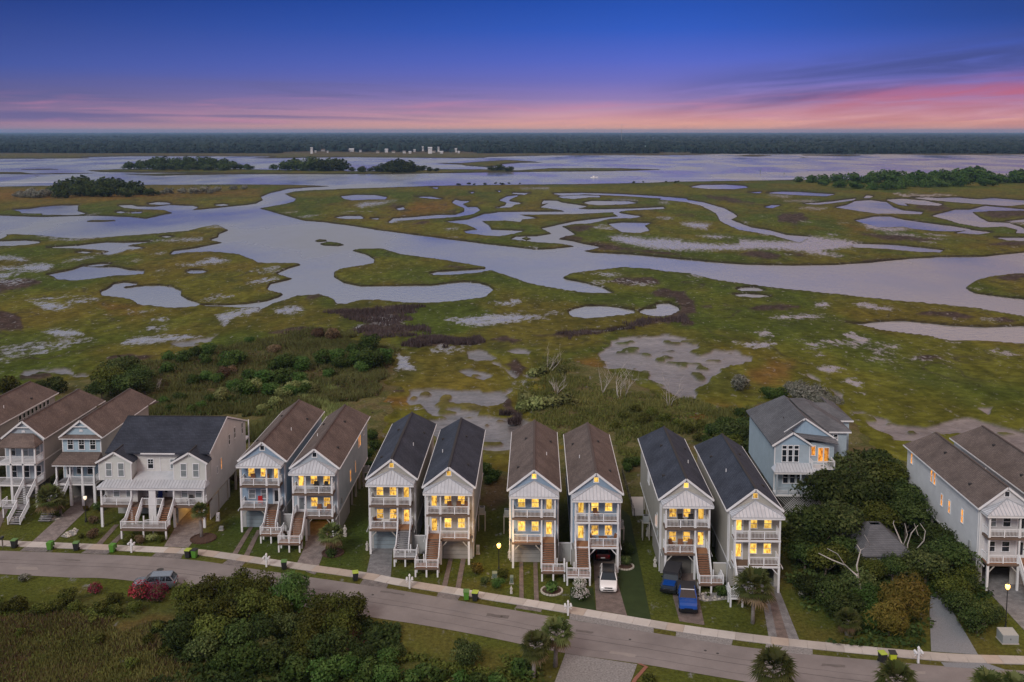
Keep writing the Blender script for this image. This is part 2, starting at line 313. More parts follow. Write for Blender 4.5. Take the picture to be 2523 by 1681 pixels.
# ------------------------------------------------------------------ land and water
def sdist(px, py, poly, pad):
    """signed distance (+ inside) of points to a polygon, only near its bounding box"""
    a = np.array(poly, dtype=np.float32); b = np.roll(a, -1, 0)
    out = np.full(px.shape, -99., np.float32)
    m = (px > a[:,0].min()-pad) & (px < a[:,0].max()+pad) & (py > a[:,1].min()-pad) & (py < a[:,1].max()+pad)
    x = px[m]; y = py[m]
    if x.size == 0: return out
    d = np.full(x.shape, 1e9, np.float32); ins = np.zeros(x.shape, bool)
    for (x0, y0), (x1, y1) in zip(a, b):
        ex, ey = x1-x0, y1-y0; l = ex*ex+ey*ey+1e-9
        t = np.clip(((x-x0)*ex+(y-y0)*ey)/l, 0, 1)
        d = np.minimum(d, (x-x0-t*ex)**2+(y-y0-t*ey)**2)
        if y0 != y1:
            c = ((y0 > y) != (y1 > y)) & (x < ex*(y-y0)/(y1-y0)+x0); ins ^= c
    d = np.sqrt(d); out[m] = np.where(ins, d, -d); return out
def pl(*segs):
    """outline given as ('view', [(x, y), ...]) pieces -> survey coordinates"""
    o = []
    for k, pts in segs:
        o += [S(k, x, y) for x, y in pts]
    return o
def flat(k, s):
    n = [float(t) for t in s.split()]; return (k, list(zip(n[0::2], n[1::2])))
def sm(x, a, b): t = np.clip((x-a)/(b-a), 0, 1); return t*t*(3-2*t)
WATER_Z, MARSH_Z = -.9, -.45

LAND = [
 # mainland shore
 pl(('s',[(-2000,340),(-2000,391)]),flat('a','0 255 250 255 660 252 560 245 900 238 1400 238 1900 240 1700 250 1900 252 2354 245'),flat('b','60 233 300 235 900 240 1050 238 1080 232 1500 222 2000 220 2200 218'),flat('c','0 205 60 196 180 184 500 190 700 203 1200 208 1700 217 1750 220 2354 215'),('s',[(4500,381),(4500,340)])),
 # sound islands
 pl(flat('a','580 335 830 325 1650 325 1900 330 2354 335'),flat('b','150 325 600 318 760 310 1070 312 1270 318 1480 305 1700 303 1950 305 2200 312 2230 316 1900 325 1500 328 1000 335 500 343 0 346'),flat('a','1650 358 1000 350 700 347')),
 pl(flat('a','830 364 1100 356 1640 351 2354 356 2354 361 1650 362 1200 369 1100 373')),
 pl(flat('b','690 270 900 270 1070 258 1200 250 1350 258 1450 268 1300 270 1160 280 1180 290 1060 298 930 290 900 283')),
 pl(('s',[(-300,421)]),flat('a','0 345 140 345 220 355 550 352 690 352 560 358 300 362 0 361'),('s',[(-300,430)])), pl(flat('a','75 328 340 322 460 329 200 331')), pl(flat('a','215 370 290 371 260 376')),
 pl(flat('c','-200 205 200 205 400 210 200 218 -200 222')), pl(flat('c','430 225 560 214 740 222 600 229')), pl(flat('c','880 214 1330 218 1200 225 900 222')), pl(flat('c','870 232 960 232 900 237')),
 # marsh north of the creek
 pl(flat('a','1960 495 2030 478 2180 468 2354 463'),flat('b','0 442 150 438 560 425 700 420 1000 415 1400 410 1700 408 2200 398'),flat('c','0 392 500 385 820 380 1200 376 2354 360 3100 350 6500 340 6500 820 3100 840 2354 855 2100 880 1800 885 1600 895 1350 920 1100 935 830 940 520 932 350 920 0 888'),flat('b','2000 870 1760 858 1690 845 1680 815 1500 835 1390 838 1050 800 820 770 620 745 380 715 190 685 0 660'),flat('a','2100 680 1930 635 1790 595 1960 565 2030 548 2040 530')),
 pl(flat('a','-5000 455 0 445 700 432 1150 432 1600 430 2000 432 2310 442 2180 450 1990 462 1870 490 1805 515 1815 540 1770 562 1680 575 1420 600 1335 608 1190 628 1100 645 1010 667 900 655 640 645 300 655 0 645 -5000 660')),
 # marsh south of the creek, down to the lots
 pl(flat('a','-5000 850 0 806 45 785 40 772 200 775 420 795 550 803 700 795 900 780 1100 765 1300 748 1400 722 1490 705 1520 715 1580 745 1510 775 1505 795 1455 812 1540 830 1350 868 1200 888 1172 912 1200 910 1300 895 1450 892 1560 900 1660 912 1680 925 1750 945 1780 965 1860 972 2060 972'),
   flat('d','2080 310 1990 335 1910 372 2020 405 1990 415 1870 440 1845 475 1860 485 1960 510 1920 535 1840 560 1820 570 1780 625 1890 575 2050 525 2200 512 2280 535'),
   flat('e','60 470 75 495 130 500 230 475 330 470 540 490 700 492 850 480 1000 460 1060 455 1115 405 1080 380 1020 362 920 355 850 360 700 378 500 380 240 383 120 362 60 320 62 290 110 268 240 248 325 230 325 205 270 175 175 148 230 137 380 135 500 172 700 198 900 230 1060 258 1060 270 1100 280 1200 310 1320 355 1450 385 1700 425 1910 430 1840 395 1720 362 1600 340 1565 325 1620 300 1800 275 1960 260 2130 268 2200 280'),
   flat('f','0 285 150 298 350 345 620 380 850 405 1200 442 1500 475 1800 500 2050 525 2200 550 2354 578 3200 700 6500 760'),('s',[(4500,1400),(-2000,1400)])),
]
POND = [pl(flat(k, s)) for k, s in [
 ('a','815 575 905 572 940 582 1060 585 1170 573 1330 578 1368 590 1325 605 1340 612 1200 632 1190 625 1130 605 950 600 860 590'),
 ('a','90 605 200 600 290 585 400 577 540 575 535 615 600 632 520 640 290 640 300 630 150 628 140 615'),
 ('a','1015 565 1080 553 1150 555 1190 566 1100 570'),('a','795 622 830 616 875 622 830 628'),('a','900 623 980 619 975 628 910 629'),('a','1480 573 1540 566 1580 572 1530 579'),
 ('d','-80 150 60 147 170 143 270 150 275 160 200 172 90 180 -80 183'),
 ('d','320 192 420 185 540 178 640 165 740 155 850 158 1050 152 900 175 880 182 960 187 1000 200 880 205 840 220 760 240 700 238 760 215 650 205 560 200'),
 ('d','1100 118 1150 112 1200 117 1150 123'),('d','520 228 570 218 640 225 600 233'),
 ('d','318 380 400 365 500 345 560 322 700 325 800 325 900 345 995 350 990 375 900 382 780 385 640 405 520 420 400 410 370 390'),('d','570 318 700 302 775 304 700 317'),
 ('d','1285 358 1320 348 1400 348 1430 358 1380 370 1310 370'),
 ('d','698 495 740 480 790 440 860 430 945 437 940 450 870 458 830 465 870 470 1000 455 1100 450 1190 460 1250 490 1240 520 1290 545 1370 570 1380 585 1350 597 1200 607 1080 595 950 585 945 570 900 545 800 530 705 520'),
 ('d','1360 584 1500 588 1600 583 1700 578 1840 560 1830 602 1760 607 1600 600 1450 600'),
 ('e','690 300 740 288 900 280 1075 268 1100 279 1000 295 830 308 720 310'),
 ('e','1605 550 1640 530 1720 513 1830 512 1940 522 2040 540 2045 560 1980 572 1850 585 1720 592 1640 585 1615 570'),('e','2065 550 2110 530 2190 500 2270 495 2330 520 2340 545 2300 570 2220 582 2140 578 2080 560'),
 ('e','1560 690 1700 676 1850 670 1980 650 2070 625 2080 632 1960 668 1760 685 1600 698'),
 ('f','460 400 520 388 600 390 650 408 590 416 500 412'),('f','440 435 530 430 640 438 700 450 590 456 490 450'),
 ('f','1180 620 1290 627 1400 612 1560 605 1700 620 1900 640 2100 648 2354 640 3100 620 3100 820 2354 760 2150 745 1850 735 1740 712 1560 690 1390 665 1300 640'),
 ('b','105 490 200 480 330 482 410 495 400 508 280 510 180 515 130 505'),('b','470 570 520 560 530 575 490 580'),('b','70 628 140 618 240 618 260 635 150 638'),('b','300 636 360 633 350 641'),
 ('b','840 530 860 512 900 520 960 520 910 540 940 560 1000 560 1025 580 980 605 900 620 800 630 700 635 560 645 470 650 440 665 420 660 450 635 600 625 750 610 860 610 920 590 920 565 870 545'),
 ('b','1235 466 1360 468 1290 480 1220 510 1210 520 1300 535 1250 545 1230 560 1130 566 1190 550 1200 530 1150 515 1200 490 1330 478 1240 472'),('b','590 492 700 492 780 506 700 504'),
 ('b','1430 540 1440 517 1530 518 1560 530 1730 555 1665 570 1740 575 2000 570 2230 560 2240 570 1990 582 1930 592 1600 606 1260 608 1060 608 1150 592 1590 590 1560 580 1425 560 1480 530'),
 ('b','800 655 950 640 1060 603 1260 603 1330 620 1400 632 1300 640 1290 655 1200 648 1030 650 1080 680 1100 708 1310 716 1250 735 1150 750 1060 745 930 728 920 718 1010 705 940 675 870 665'),
 ('b','1920 588 1950 600 2090 622 2020 632 1880 635 1760 665 1650 670 1560 685 1610 710 1650 740 1590 755 1540 770 1640 785 1700 800 1830 825 1760 838 1690 848 1675 822 1560 800 1400 790 1230 770 1260 755 1400 750 1500 735 1430 700 1520 680 1640 655 1800 635 1940 620 1900 600'),
 ('b','1870 670 1960 660 2150 665 2110 680 2140 715 2080 728 1960 725 1920 700'),('b','1700 530 1760 520 2000 522 2060 532 1980 541 1800 546 1740 541'),('b','1540 490 1700 482 1810 485 1820 495 1740 495 1640 506 1570 500'),
 ('b','1500 470 1700 467 2000 477 2200 489 2390 505 2390 516 2200 501 2000 488 1720 476 1560 484'),('b','690 430 750 431 745 441'),('b','950 465 985 461 975 470'),('b','1130 455 1160 453 1150 460'),
 ('c','0 493 140 511 250 527 380 565 440 595 470 620 430 640 560 690 690 710 800 740 950 750 880 790 700 742 480 705 360 650 335 600 240 550 140 525 -40 507'),
 ('c','1230 795 1500 805 1700 825 1830 840 1800 855 1650 850 1450 830 1230 822'),
 ('c','160 427 230 414 400 412 520 420 540 430 450 440 280 438'),('c','660 465 760 457 900 461 1110 475 1060 486 900 480 820 476'),('c','540 463 630 458 620 467'),('c','650 557 700 545 755 547 700 564'),('c','900 535 1000 530 1100 520 1250 502 1235 513 1100 531 1000 541'),('c','1300 497 1320 482 1365 487 1340 498'),
 ('c','1110 560 1190 545 1240 520 1340 513 1450 525 1500 560 1560 580 1690 590 1680 605 1500 600 1400 600 1280 585 1200 572'),('c','1450 510 1550 504 1700 515 1820 540 1790 551 1650 541 1560 530 1600 551 1530 541'),
 ('c','1600 495 1800 499 1920 495 2050 508 2150 500 2400 518 2600 520 2600 545 2354 540 2250 551 2100 541 1900 526 1750 513'),('c','1240 645 1370 620 1480 620 1560 640 1700 660 1900 685 2020 705 1900 716 1780 713 1640 701 1560 686 1400 690'),
 ('c','1750 615 1900 575 2000 575 2100 550 2354 572 2600 580 2600 600 2354 582 2200 582 2010 590 2060 625 2120 655 2250 660 2340 690 2400 730 2300 727 2310 705 2230 685 2080 690 1930 665 1850 640'),('c','1900 727 2000 706 2150 724 2050 737'),('c','2160 757 2354 757 2600 770 2600 785 2354 780 2250 776'),('c','2230 652 2354 638 2600 640 2600 660 2354 657'),
]]
ISLE = [pl(flat('a','2165 818 2200 807 2255 809 2252 822 2190 827')),pl(flat('a','2205 840 2260 824 2340 828'),flat('b','40 787 100 795 135 808 90 816 0 813')),pl(flat('a','595 680 640 674 790 674 806 681 700 688 605 687')),
 pl(flat('f','1970 390 2040 345 2120 320 2250 305 2354 298 3100 260 3100 520 2354 465 2200 450 2040 430 1990 408')),
 pl(flat('b','1295 765 1330 755 1365 767 1330 779')),pl(flat('e','2050 548 2075 540 2085 555 2060 562')),pl(flat('e','2105 532 2185 505 2195 525 2160 530')),
 pl(flat('b','1130 657 1190 645 1210 655 1150 663')) ]
SPECK = [pl(flat(k, s)) for k, s in [
 ('d','1040 150 1250 135 1400 128 1395 150 1200 154'),('d','-60 250 100 255 205 280 180 297 100 285 -60 290'),('d','-60 325 120 330 200 310 300 305 375 320 340 355 220 365 120 350 -60 360'),('d','-60 370 60 375 145 380 80 390 50 412 -60 415'),
 ('d','1215 315 1350 300 1470 262 1600 285 1500 308 1370 320 1230 322'),('d','1690 440 1800 410 1930 403 1900 428 1760 447'),('d','1480 665 1520 655 1650 625 1740 600 1820 600 1790 645 1680 665 1610 690 1540 745 1510 700'),
 ('d','200 560 300 572 400 585 505 605 400 634 300 622'),('d','265 770 400 756 520 763 580 795 450 822 380 815 330 790'),('d','1040 695 1110 680 1170 690 1100 710'),('d','990 765 1050 740 1180 748 1100 770'),('d','820 870 900 820 1000 806 1300 798 1400 815 1150 850 950 867'),('d','1885 635 1950 603 2060 598 2115 620 2050 654 1930 657'),
 ('d','430 297 520 272 650 258 640 272 540 285'),('d','660 240 760 212 960 195 1000 200 860 215 760 245'),('d','910 286 950 278 985 288 940 296'),
 ('e','1060 500 1200 490 1270 470 1300 490 1250 514 1150 514'),('e','770 600 900 595 1050 580 1240 568 1450 585 1470 600 1300 620 1150 642 1000 657 900 642 820 620'),('e','480 840 570 845 540 880 600 930 600 950 530 940 450 945 490 890'),('e','1760 305 1880 300 1980 318 1880 328'),
 ('f','980 500 1040 493 1090 508 1040 532 990 522'),('f','1230 500 1330 488 1400 518 1535 533 1450 548 1300 532'),('f','680 595 760 576 900 573 1050 576 1040 600 900 602 740 607'),('f','1150 700 1220 688 1280 715 1350 740 1310 772 1230 747'),('f','590 690 650 663 710 715 630 717'),('f','440 755 560 760 650 748 730 765 680 792 580 792'),('f','980 915 1100 908 1190 930 1060 962'),('f','1150 1010 1220 993 1310 1020 1260 1052'),('f','2100 815 2170 805 2354 835 2250 850'),
 ('b','200 550 260 530 400 525 470 518 380 547 240 567'),('b','1860 760 1950 746 2050 755 2130 770 2200 765 2354 775 2354 855 2200 845 2000 810 1900 785'),('b','790 705 860 698 880 708 800 715'),('b','1290 438 1470 435 1480 443 1300 444'),('b','1900 515 2000 510 2060 520 1950 523'),('b','2200 530 2260 527 2270 540 2210 541'),
 ('c','-20 768 130 785 300 800 480 800 480 770 700 780 880 785 950 748 1150 768 1290 793 1290 822 1040 850 1165 880 1130 889 1000 876 900 856 700 841 400 846 200 851 60 843 -20 837'),('c','95 662 190 660 300 668 270 708 180 700 120 682'),('c','200 750 320 740 440 762 330 770'),('c','670 482 740 478 830 492 780 499'),('c','780 520 900 515 1000 520 950 528'),('c','880 567 960 562 1060 567 1010 580'),('c','1270 655 1420 690 1560 690 1640 705 1480 725 1330 705'),
]]
MUD = [pl(*[flat(k, s) for k, s in g]) for g in [
 [('e','1790 830 1850 790 1890 755 2050 715 2200 705'),('f','0 695 80 720 200 740 210 780 160 810 230 830 330 800 450 800 550 850 560 890 450 900 370 930 300 990 250 1040 200 1070 215 1100 200 1140 120 1185'),('e','2300 1120 2200 1050 2150 990 2130 950 2010 945 1950 930 1840 920 1850 880 1800 850')],
 [('e','545 1070 640 1065 760 1050 900 1060 1020 1065 1040 1090 1100 1090 1230 1075 1190 1120 1130 1160 1040 1180 980 1240 900 1270 800 1260 700 1250 660 1220 620 1160 550 1170')],
 [('e','940 820 1000 810 1080 815 1140 860 1100 880 1000 880 950 870')],[('e','1230 815 1280 795 1360 815 1340 835 1250 838')],[('e','885 945 950 930 1050 950 1090 975 1030 992 970 980')],[('e','1090 880 1180 920 1260 985 1250 994 1170 937')],
 [('e','690 1262 980 1250 1180 1250 1290 1265 1420 1300 1530 1320 1620 1375 1560 1391 1250 1500 900 1520 640 1460')],
 [('d','125 1075 160 1045 300 1022 420 1030 495 1055 500 1078 380 1062 260 1060 180 1084')],[('d','500 1082 640 1065 740 1040 765 1000 780 1005 760 1050 650 1082 560 1090')],
 [('f','1180 1190 1300 1210 1400 1240 1530 1290 1700 1310 1900 1270 2000 1260 2150 1285 2354 1340 3000 1480 3000 1600 2354 1480 2100 1420 1900 1350 1700 1400 1500 1390 1400 1330 1300 1260')],[('f','2050 1185 2140 1178 2115 1217')],[('f','940 960 990 975 1100 1060 1165 1100 1172 1155 1090 1072')],[('f','280 1160 340 1155 390 1200 330 1220')],[('d','700 1045 830 1000 900 985 800 1010')],
 [('d','1380 815 1500 800 1430 850 1250 880 1180 870')],[('c','1500 470 1700 480 1900 480 1750 493 1560 488')],
]]
REED = [pl(flat(k, s)) for k, s in [
 ('e','0 540 130 535 230 540 300 550 420 520 590 510 520 540 480 560 500 600 525 610 490 650 560 660 640 655 720 670 640 690 480 710 300 720 150 680 230 650 300 640 200 600 90 580'),('e','510 770 620 720 760 708 900 720 1060 745 1000 762 850 770 700 790 560 790'),('e','1100 745 1200 715 1300 750 1250 765'),
 ('e','1380 715 1500 705 1560 690 1700 685 1850 685 2060 645 2200 600 2354 570 2400 600 2200 640 2060 658 1900 692 1700 717 1520 732'),('e','2120 430 2240 400 2354 440 2400 480 2200 470'),('e','1850 360 2000 330 2150 330 2240 370 2200 385 2000 390'),('e','770 270 860 250 960 262 900 275'),('e','100 1075 200 1065 240 1100 120 1108'),('e','330 1090 520 1070 540 1100 400 1108'),('e','290 1220 400 1205 430 1240 300 1262'),('e','1180 900 1260 870 1330 930 1260 1000'),('e','1160 1180 1200 1130 1280 1230 1250 1280'),
 ('f','530 545 640 505 760 500 890 515 870 535 700 548'),('f','-20 410 120 425 190 490 200 560 100 590 20 640 -20 600 100 540 60 470 -20 460'),('f','1650 570 1750 545 1900 550 2030 595 1900 610 1750 590'),('f','2130 600 2230 590 2300 620 2200 632'),('f','2120 335 2250 310 2354 300 2600 310 2354 345 2250 360'),('f','1580 850 1700 840 1830 860 1700 880'),('f','230 520 300 512 310 530'),('f','100 620 180 615 185 650 110 645'),
 ('c','730 620 780 598 900 600 940 640 850 675 740 660'),('c','240 480 400 490 560 530 650 550 450 532 280 502'),('c','1250 730 1600 750 1850 780 1650 792 1400 772'),('c','2080 800 2354 785 2600 790 2354 822 2150 817'),('c','75 615 180 608 190 627'),('c','1280 905 1700 888 1650 918 1300 928'),('c','470 870 600 845 760 870 740 905 580 900'),('c','770 860 900 870 960 895 850 890'),
 ('c','1650 545 1820 545 1880 575 1760 600 1640 570'),('c','2040 590 2354 575 2600 590 2600 630 2354 625 2150 640'),('c','1950 575 2080 560 2060 580'),
 ('d','-60 420 60 412 200 415 290 425 280 450 180 480 90 500 -60 525'),('d','-60 630 40 640 130 670 160 720 150 770 60 775 -60 760'),('d','720 960 800 930 950 945 1100 935 960 980 760 1000'),('d','130 1085 240 1072 340 1070 360 1095 250 1112 140 1108'),('d','2100 560 2130 525 2220 520 2240 540 2170 555'),('d','1850 790 2100 740 2250 750 2200 780 1950 800'),('d','1800 925 2000 880 2300 920 2240 960 1900 968'),
 ('b','1560 695 1700 680 1780 690 1690 735 1610 715'),('b','1545 770 1620 745 1700 760 1690 795'),('b','1700 790 1850 800 2050 840 2354 870 2354 890 2000 862 1800 850'),('b','400 560 450 540 530 555 470 572'),('b','680 550 800 540 810 555'),('b','560 680 620 660 690 660 680 672 590 684'),('b','770 590 870 580 860 608'),
]]
WARM = [pl(flat(k, s)) for k, s in [('a','0 460 700 480 1500 470 1800 480 1750 510 1000 540 400 545 -200 540'),('b','600 520 850 540 800 600 500 620'),('e','1640 860 1800 840 1850 930 1750 1000 1640 950'),('e','1000 1290 1150 1280 1280 1330 1100 1380'),('f','550 930 700 880 830 900 820 1000 650 1040 560 1010'),('f','120 1190 300 1150 500 1170 520 1280 200 1310'),('d','700 590 1000 590 950 650 750 640'),('e','100 1160 400 1110 560 1130 540 1190 200 1200'),('c','1150 660 1260 680 1350 715 1240 712'),('e','1400 1020 1700 1050 1900 1100 1600 1100')]]
def build_marsh():
    vs_ = np.concatenate([np.arange(366, 470, 1.2), np.arange(470, 700, 1.7), np.arange(700, 1290, 2.4)]); us = np.concatenate([np.arange(-1500, -330, 9.), np.arange(-330, 2860, 2.9), np.arange(2860, 4000, 9.)])
    U, V = np.meshgrid(us, vs_)
    d = [FW[i]*FPX+RT[i]*(U-1261.5)+UPV[i]*(VPX-V) for i in range(3)]
    t = (MARSH_Z-CAM_H)/d[2]; X = d[0]*t; Y = d[1]*t
    U = U.astype(np.float32); V = V.astype(np.float32)
    mpp = Y/FPX                                              # metres per view pixel at this distance
    wu = (fbm(X/9, Y/9, 3)-.5); wv = (fbm(X/9+50, Y/9+31, 3)-.5)
    amp = np.clip(4.5/mpp/10, 2, 11)
    u = U+wu*amp*1.6; v = V+wv*np.clip(amp*.55, 1, 5)
    h = np.full(U.shape, -9., np.float32)
    for p in LAND: h = np.maximum(h, np.clip(sdist(u, v, p, 9), -9, 9))
    for p in POND: h = np.minimum(h, np.clip(-sdist(u, v, p, 9), -9, 9))
    for p in ISLE: h = np.maximum(h, np.clip(sdist(u, v, p, 9), -9, 9))
    big = h.copy()
    wet = np.zeros(U.shape, np.float32)
    ns = vnoise(U/4.0+.3*wu, V/2.1)*.62+vnoise(U/11, V/5+70)*.38
    wet = np.maximum(wet, sm(fbm(X/20+3, Y/34, 4), .66, .76)*.5*(V > 520)*(V < 1010))
    for p in SPECK:
        s = sdist(u, v, p, 12); k = np.clip(s/7, -1, 1)
        wet = np.maximum(wet, np.clip((s+5)/13, 0, 1))
    mud = np.zeros(U.shape, np.float32); nm = fbm(X/5, Y/5, 5)
    for p in MUD: mud = np.maximum(mud, sm(np.clip(sdist(u+wu*10, v+wv*7, p, 14), -12, 12)+(nm-.5)*18, -1.5, 2.5))
    # little hummocks standing on the flats
    hum = sm(vnoise(X/2.2, Y/2.6)*.55+vnoise(X/6+9, Y/6)*.45, .66, .72); mud = mud*(1-.9*hum)
    reed = np.zeros(U.shape, np.float32)
    for p in REED: reed = np.maximum(reed, sm(np.clip(sdist(u, v, p, 14), -12, 12)+(nm-.5)*12, -2.5, 4.5))
    warm = np.zeros(U.shape, np.float32)
    for p in WARM: warm = np.maximum(warm, sm(np.clip(sdist(u, v, p, 40), -40, 40)+(nm-.5)*26, -18, 20))
    k = np.clip(h/1.3, -1, 1)
    Z = WATER_Z+np.where(k > 0, k*(MARSH_Z-WATER_Z), k*.8)
    Z += np.where(k > 0, ((vnoise(X/1.7, Y/1.7)-.5)*.22+reed*.45*vnoise(X/1.1, Y/1.1)+hum*.1)*k*(1-mud*.8), 0)
    Z -= mud*k.clip(0)*.30
    # colour of the cover itself
    A = np.array([.100,.102,.016]); B = np.array([.060,.084,.014]); Cc = np.array([.124,.090,.020]); Dn = np.array([.155,.070,.024])
    f1 = sm(fbm(X/60, Y/90, 4), .38, .62)[..., None]; f2 = sm(fbm(X/24+40, Y/55+7, 4), .42, .68)[..., None]
    c = A*(1-f1)+B*f1; c = c*(1-f2*.55)+Cc*f2*.55
    f3 = sm(fbm(X/14+7, Y/30+3, 4), .60, .75)[..., None]; c = c*(1-f3*.5)+np.array([.055,.070,.018])*f3*.5
    c = c*(1-warm[..., None]*.75)+(np.array([.150,.082,.024])*.75+Dn*.25)*warm[..., None]*.75
    c = c*.86; streak = (.62+.76*fbm(X/3.2, Y/9+100, 4)*(.7+.6*fbm(X/30+9, Y/50, 3)))[..., None]; c = c*streak
    cr = (1-sm(np.abs(fbm(X/38+11, Y/52+5, 4)-.5), .0, .011))*sm(fbm(X/80+2, Y/80+60, 3), .42, .55)*(V > 470); cr = (cr*.75)[..., None]; c = c*(1-cr)+np.array([.040,.034,.022])*cr
    tus = (.84+.44*vnoise(X/1.9, Y/4.2))[..., None]; c = c*tus
    wl = wet[..., None]*.35; c = c*(1-wl)+np.array([.085,.086,.045])*wl
    rc = np.array([.052,.036,.036])*(.55+.9*vnoise(X/1.3, Y/1.5))[..., None]; c = c*(1-reed[..., None]*.9)+rc*reed[..., None]*.9
    mc = np.array([.122,.114,.117])*(.5+1.0*fbm(X/9, Y/4+9, 5))[..., None]; c = c*(1-mud[..., None])+mc*mud[..., None]
    bank = (1-sm(big, .8, 3.2+nm*1.5))*(h > -2); bank = (bank*.88)[..., None]
    c = c*(1-bank)+np.array([.030,.024,.018])*bank
    rim = (sm(big, 3, 5)*(1-sm(big, 5, 8.5)))[..., None]*.35; c = c*(1-rim)+np.array([.070,.062,.020])*rim
    far = sm(V, 372, 392)[..., None]; c = c*far+np.array([.085,.070,.045])*(1-far)*streak
    ny, nx = U.shape
    verts = np.stack([X, Y, Z], -1).reshape(-1, 3).astype(np.float32)
    i = np.arange(ny*nx).reshape(ny, nx); q = np.stack([i[:-1,:-1], i[1:,:-1], i[1:,1:], i[:-1,1:]], -1).reshape(-1, 4)[:, ::-1]
    return grid_mesh('marsh', verts, q, c.reshape(-1, 3), np.clip(mud*.8, 0, 1).reshape(-1), wet.reshape(-1)*(h.reshape(-1) > .5))
def grid_mesh(name, verts, quads, col, alpha, wet=None):
    me = bpy.data.meshes.new(name); nv, nf = len(verts), len(quads)
    me.vertices.add(nv); me.vertices.foreach_set('co', verts.ravel())
    me.loops.add(nf*4); me.loops.foreach_set('vertex_index', quads.ravel().astype(np.int32))
    me.polygons.add(nf); me.polygons.foreach_set('loop_start', np.arange(0, nf*4, 4, dtype=np.int32))
    me.update(calc_edges=True); me.validate()
    at = me.color_attributes.new('cover', 'FLOAT_COLOR', 'POINT')
    at.data.foreach_set('color', np.concatenate([col, alpha[:, None]], 1).astype(np.float32).ravel())
    if wet is not None: w = me.attributes.new('wet', 'FLOAT', 'POINT'); w.data.foreach_set('value', wet.astype(np.float32))
    me.shade_smooth(); return me
def cover_mat(name, bscale, bump, nscale):
    m = bpy.data.materials.new(name); m.use_nodes = True; nt = m.node_tree; N = nt.nodes.new; L = nt.links.new; b = nt.nodes['Principled BSDF']
    at = N('ShaderNodeAttribute'); at.attribute_name = 'cover'; g = N('ShaderNodeNewGeometry')
    n = N('ShaderNodeTexNoise'); n.inputs['Scale'].default_value = nscale; n.inputs['Detail'].default_value = 8; n.inputs['Roughness'].default_value = .7; L(g.outputs['Position'], n.inputs['Vector'])
    mr = N('ShaderNodeMapRange'); mr.inputs[1].default_value = .28; mr.inputs[2].default_value = .72; mr.inputs[3].default_value = .48; mr.inputs[4].default_value = 1.52; L(n.outputs[0], mr.inputs[0])
    mx = N('ShaderNodeMix'); mx.data_type = 'RGBA'; mx.blend_type = 'MULTIPLY'; mx.inputs[0].default_value = 1; L(at.outputs['Color'], mx.inputs[6]); L(mr.outputs[0], mx.inputs[7])
    # standing water between the tussocks of the wet patches
    wa = N('ShaderNodeAttribute'); wa.attribute_name = 'wet'; wm = N('ShaderNodeMapping'); wm.inputs['Scale'].default_value = (1, .55, 1); L(g.outputs['Position'], wm.inputs[0]); wn = N('ShaderNodeTexNoise'); wn.inputs['Scale'].default_value = .75; wn.inputs['Detail'].default_value = 5; wn.inputs['Roughness'].default_value = .7; L(wm.outputs[0], wn.inputs['Vector'])
    w1 = N('ShaderNodeMath'); w1.operation = 'MULTIPLY_ADD'; w1.inputs[1].default_value = .30; L(wa.outputs['Fac'], w1.inputs[0]); L(wn.outputs[0], w1.inputs[2])
    w2 = N('ShaderNodeMapRange'); w2.inputs[1].default_value = .60; w2.inputs[2].default_value = .74; L(w1.outputs[0], w2.inputs[0])
    wx = N('ShaderNodeMix'); wx.data_type = 'RGBA'; L(w2.outputs[0], wx.inputs[0]); L(mx.outputs[2], wx.inputs[6]); wx.inputs[7].default_value = (.17,.17,.185,1); L(wx.outputs[2], b.inputs['Base Color'])
    rr = N('ShaderNodeMapRange'); rr.inputs[3].default_value = .95; rr.inputs[4].default_value = .24; sh = N('ShaderNodeMath'); sh.operation = 'MAXIMUM'; L(at.outputs['Alpha'], sh.inputs[0]); L(w2.outputs[0], sh.inputs[1]); L(sh.outputs[0], rr.inputs[0]); L(rr.outputs[0], b.inputs['Roughness'])
    ss = N('ShaderNodeMapRange'); ss.inputs[3].default_value = .03; ss.inputs[4].default_value = .45; L(sh.outputs[0], ss.inputs[0]); L(ss.outputs[0], b.inputs['Specular IOR Level'])
    n2 = N('ShaderNodeTexNoise'); n2.inputs['Scale'].default_value = bscale; n2.inputs['Detail'].default_value = 5; L(g.outputs['Position'], n2.inputs['Vector'])
    bp = N('ShaderNodeBump'); bp.inputs['Strength'].default_value = bump; bp.inputs['Distance'].default_value = .25; L(n2.outputs[0], bp.inputs['Height']); L(bp.outputs[0], b.inputs['Normal'])
    MATS[name] = m
cover_mat('marsh_cover', .9, .6, .55); cover_mat('ground_cover', 3.5, .6, 2.2)
marsh = struct(link('marsh', build_marsh(), 'marsh_cover'))
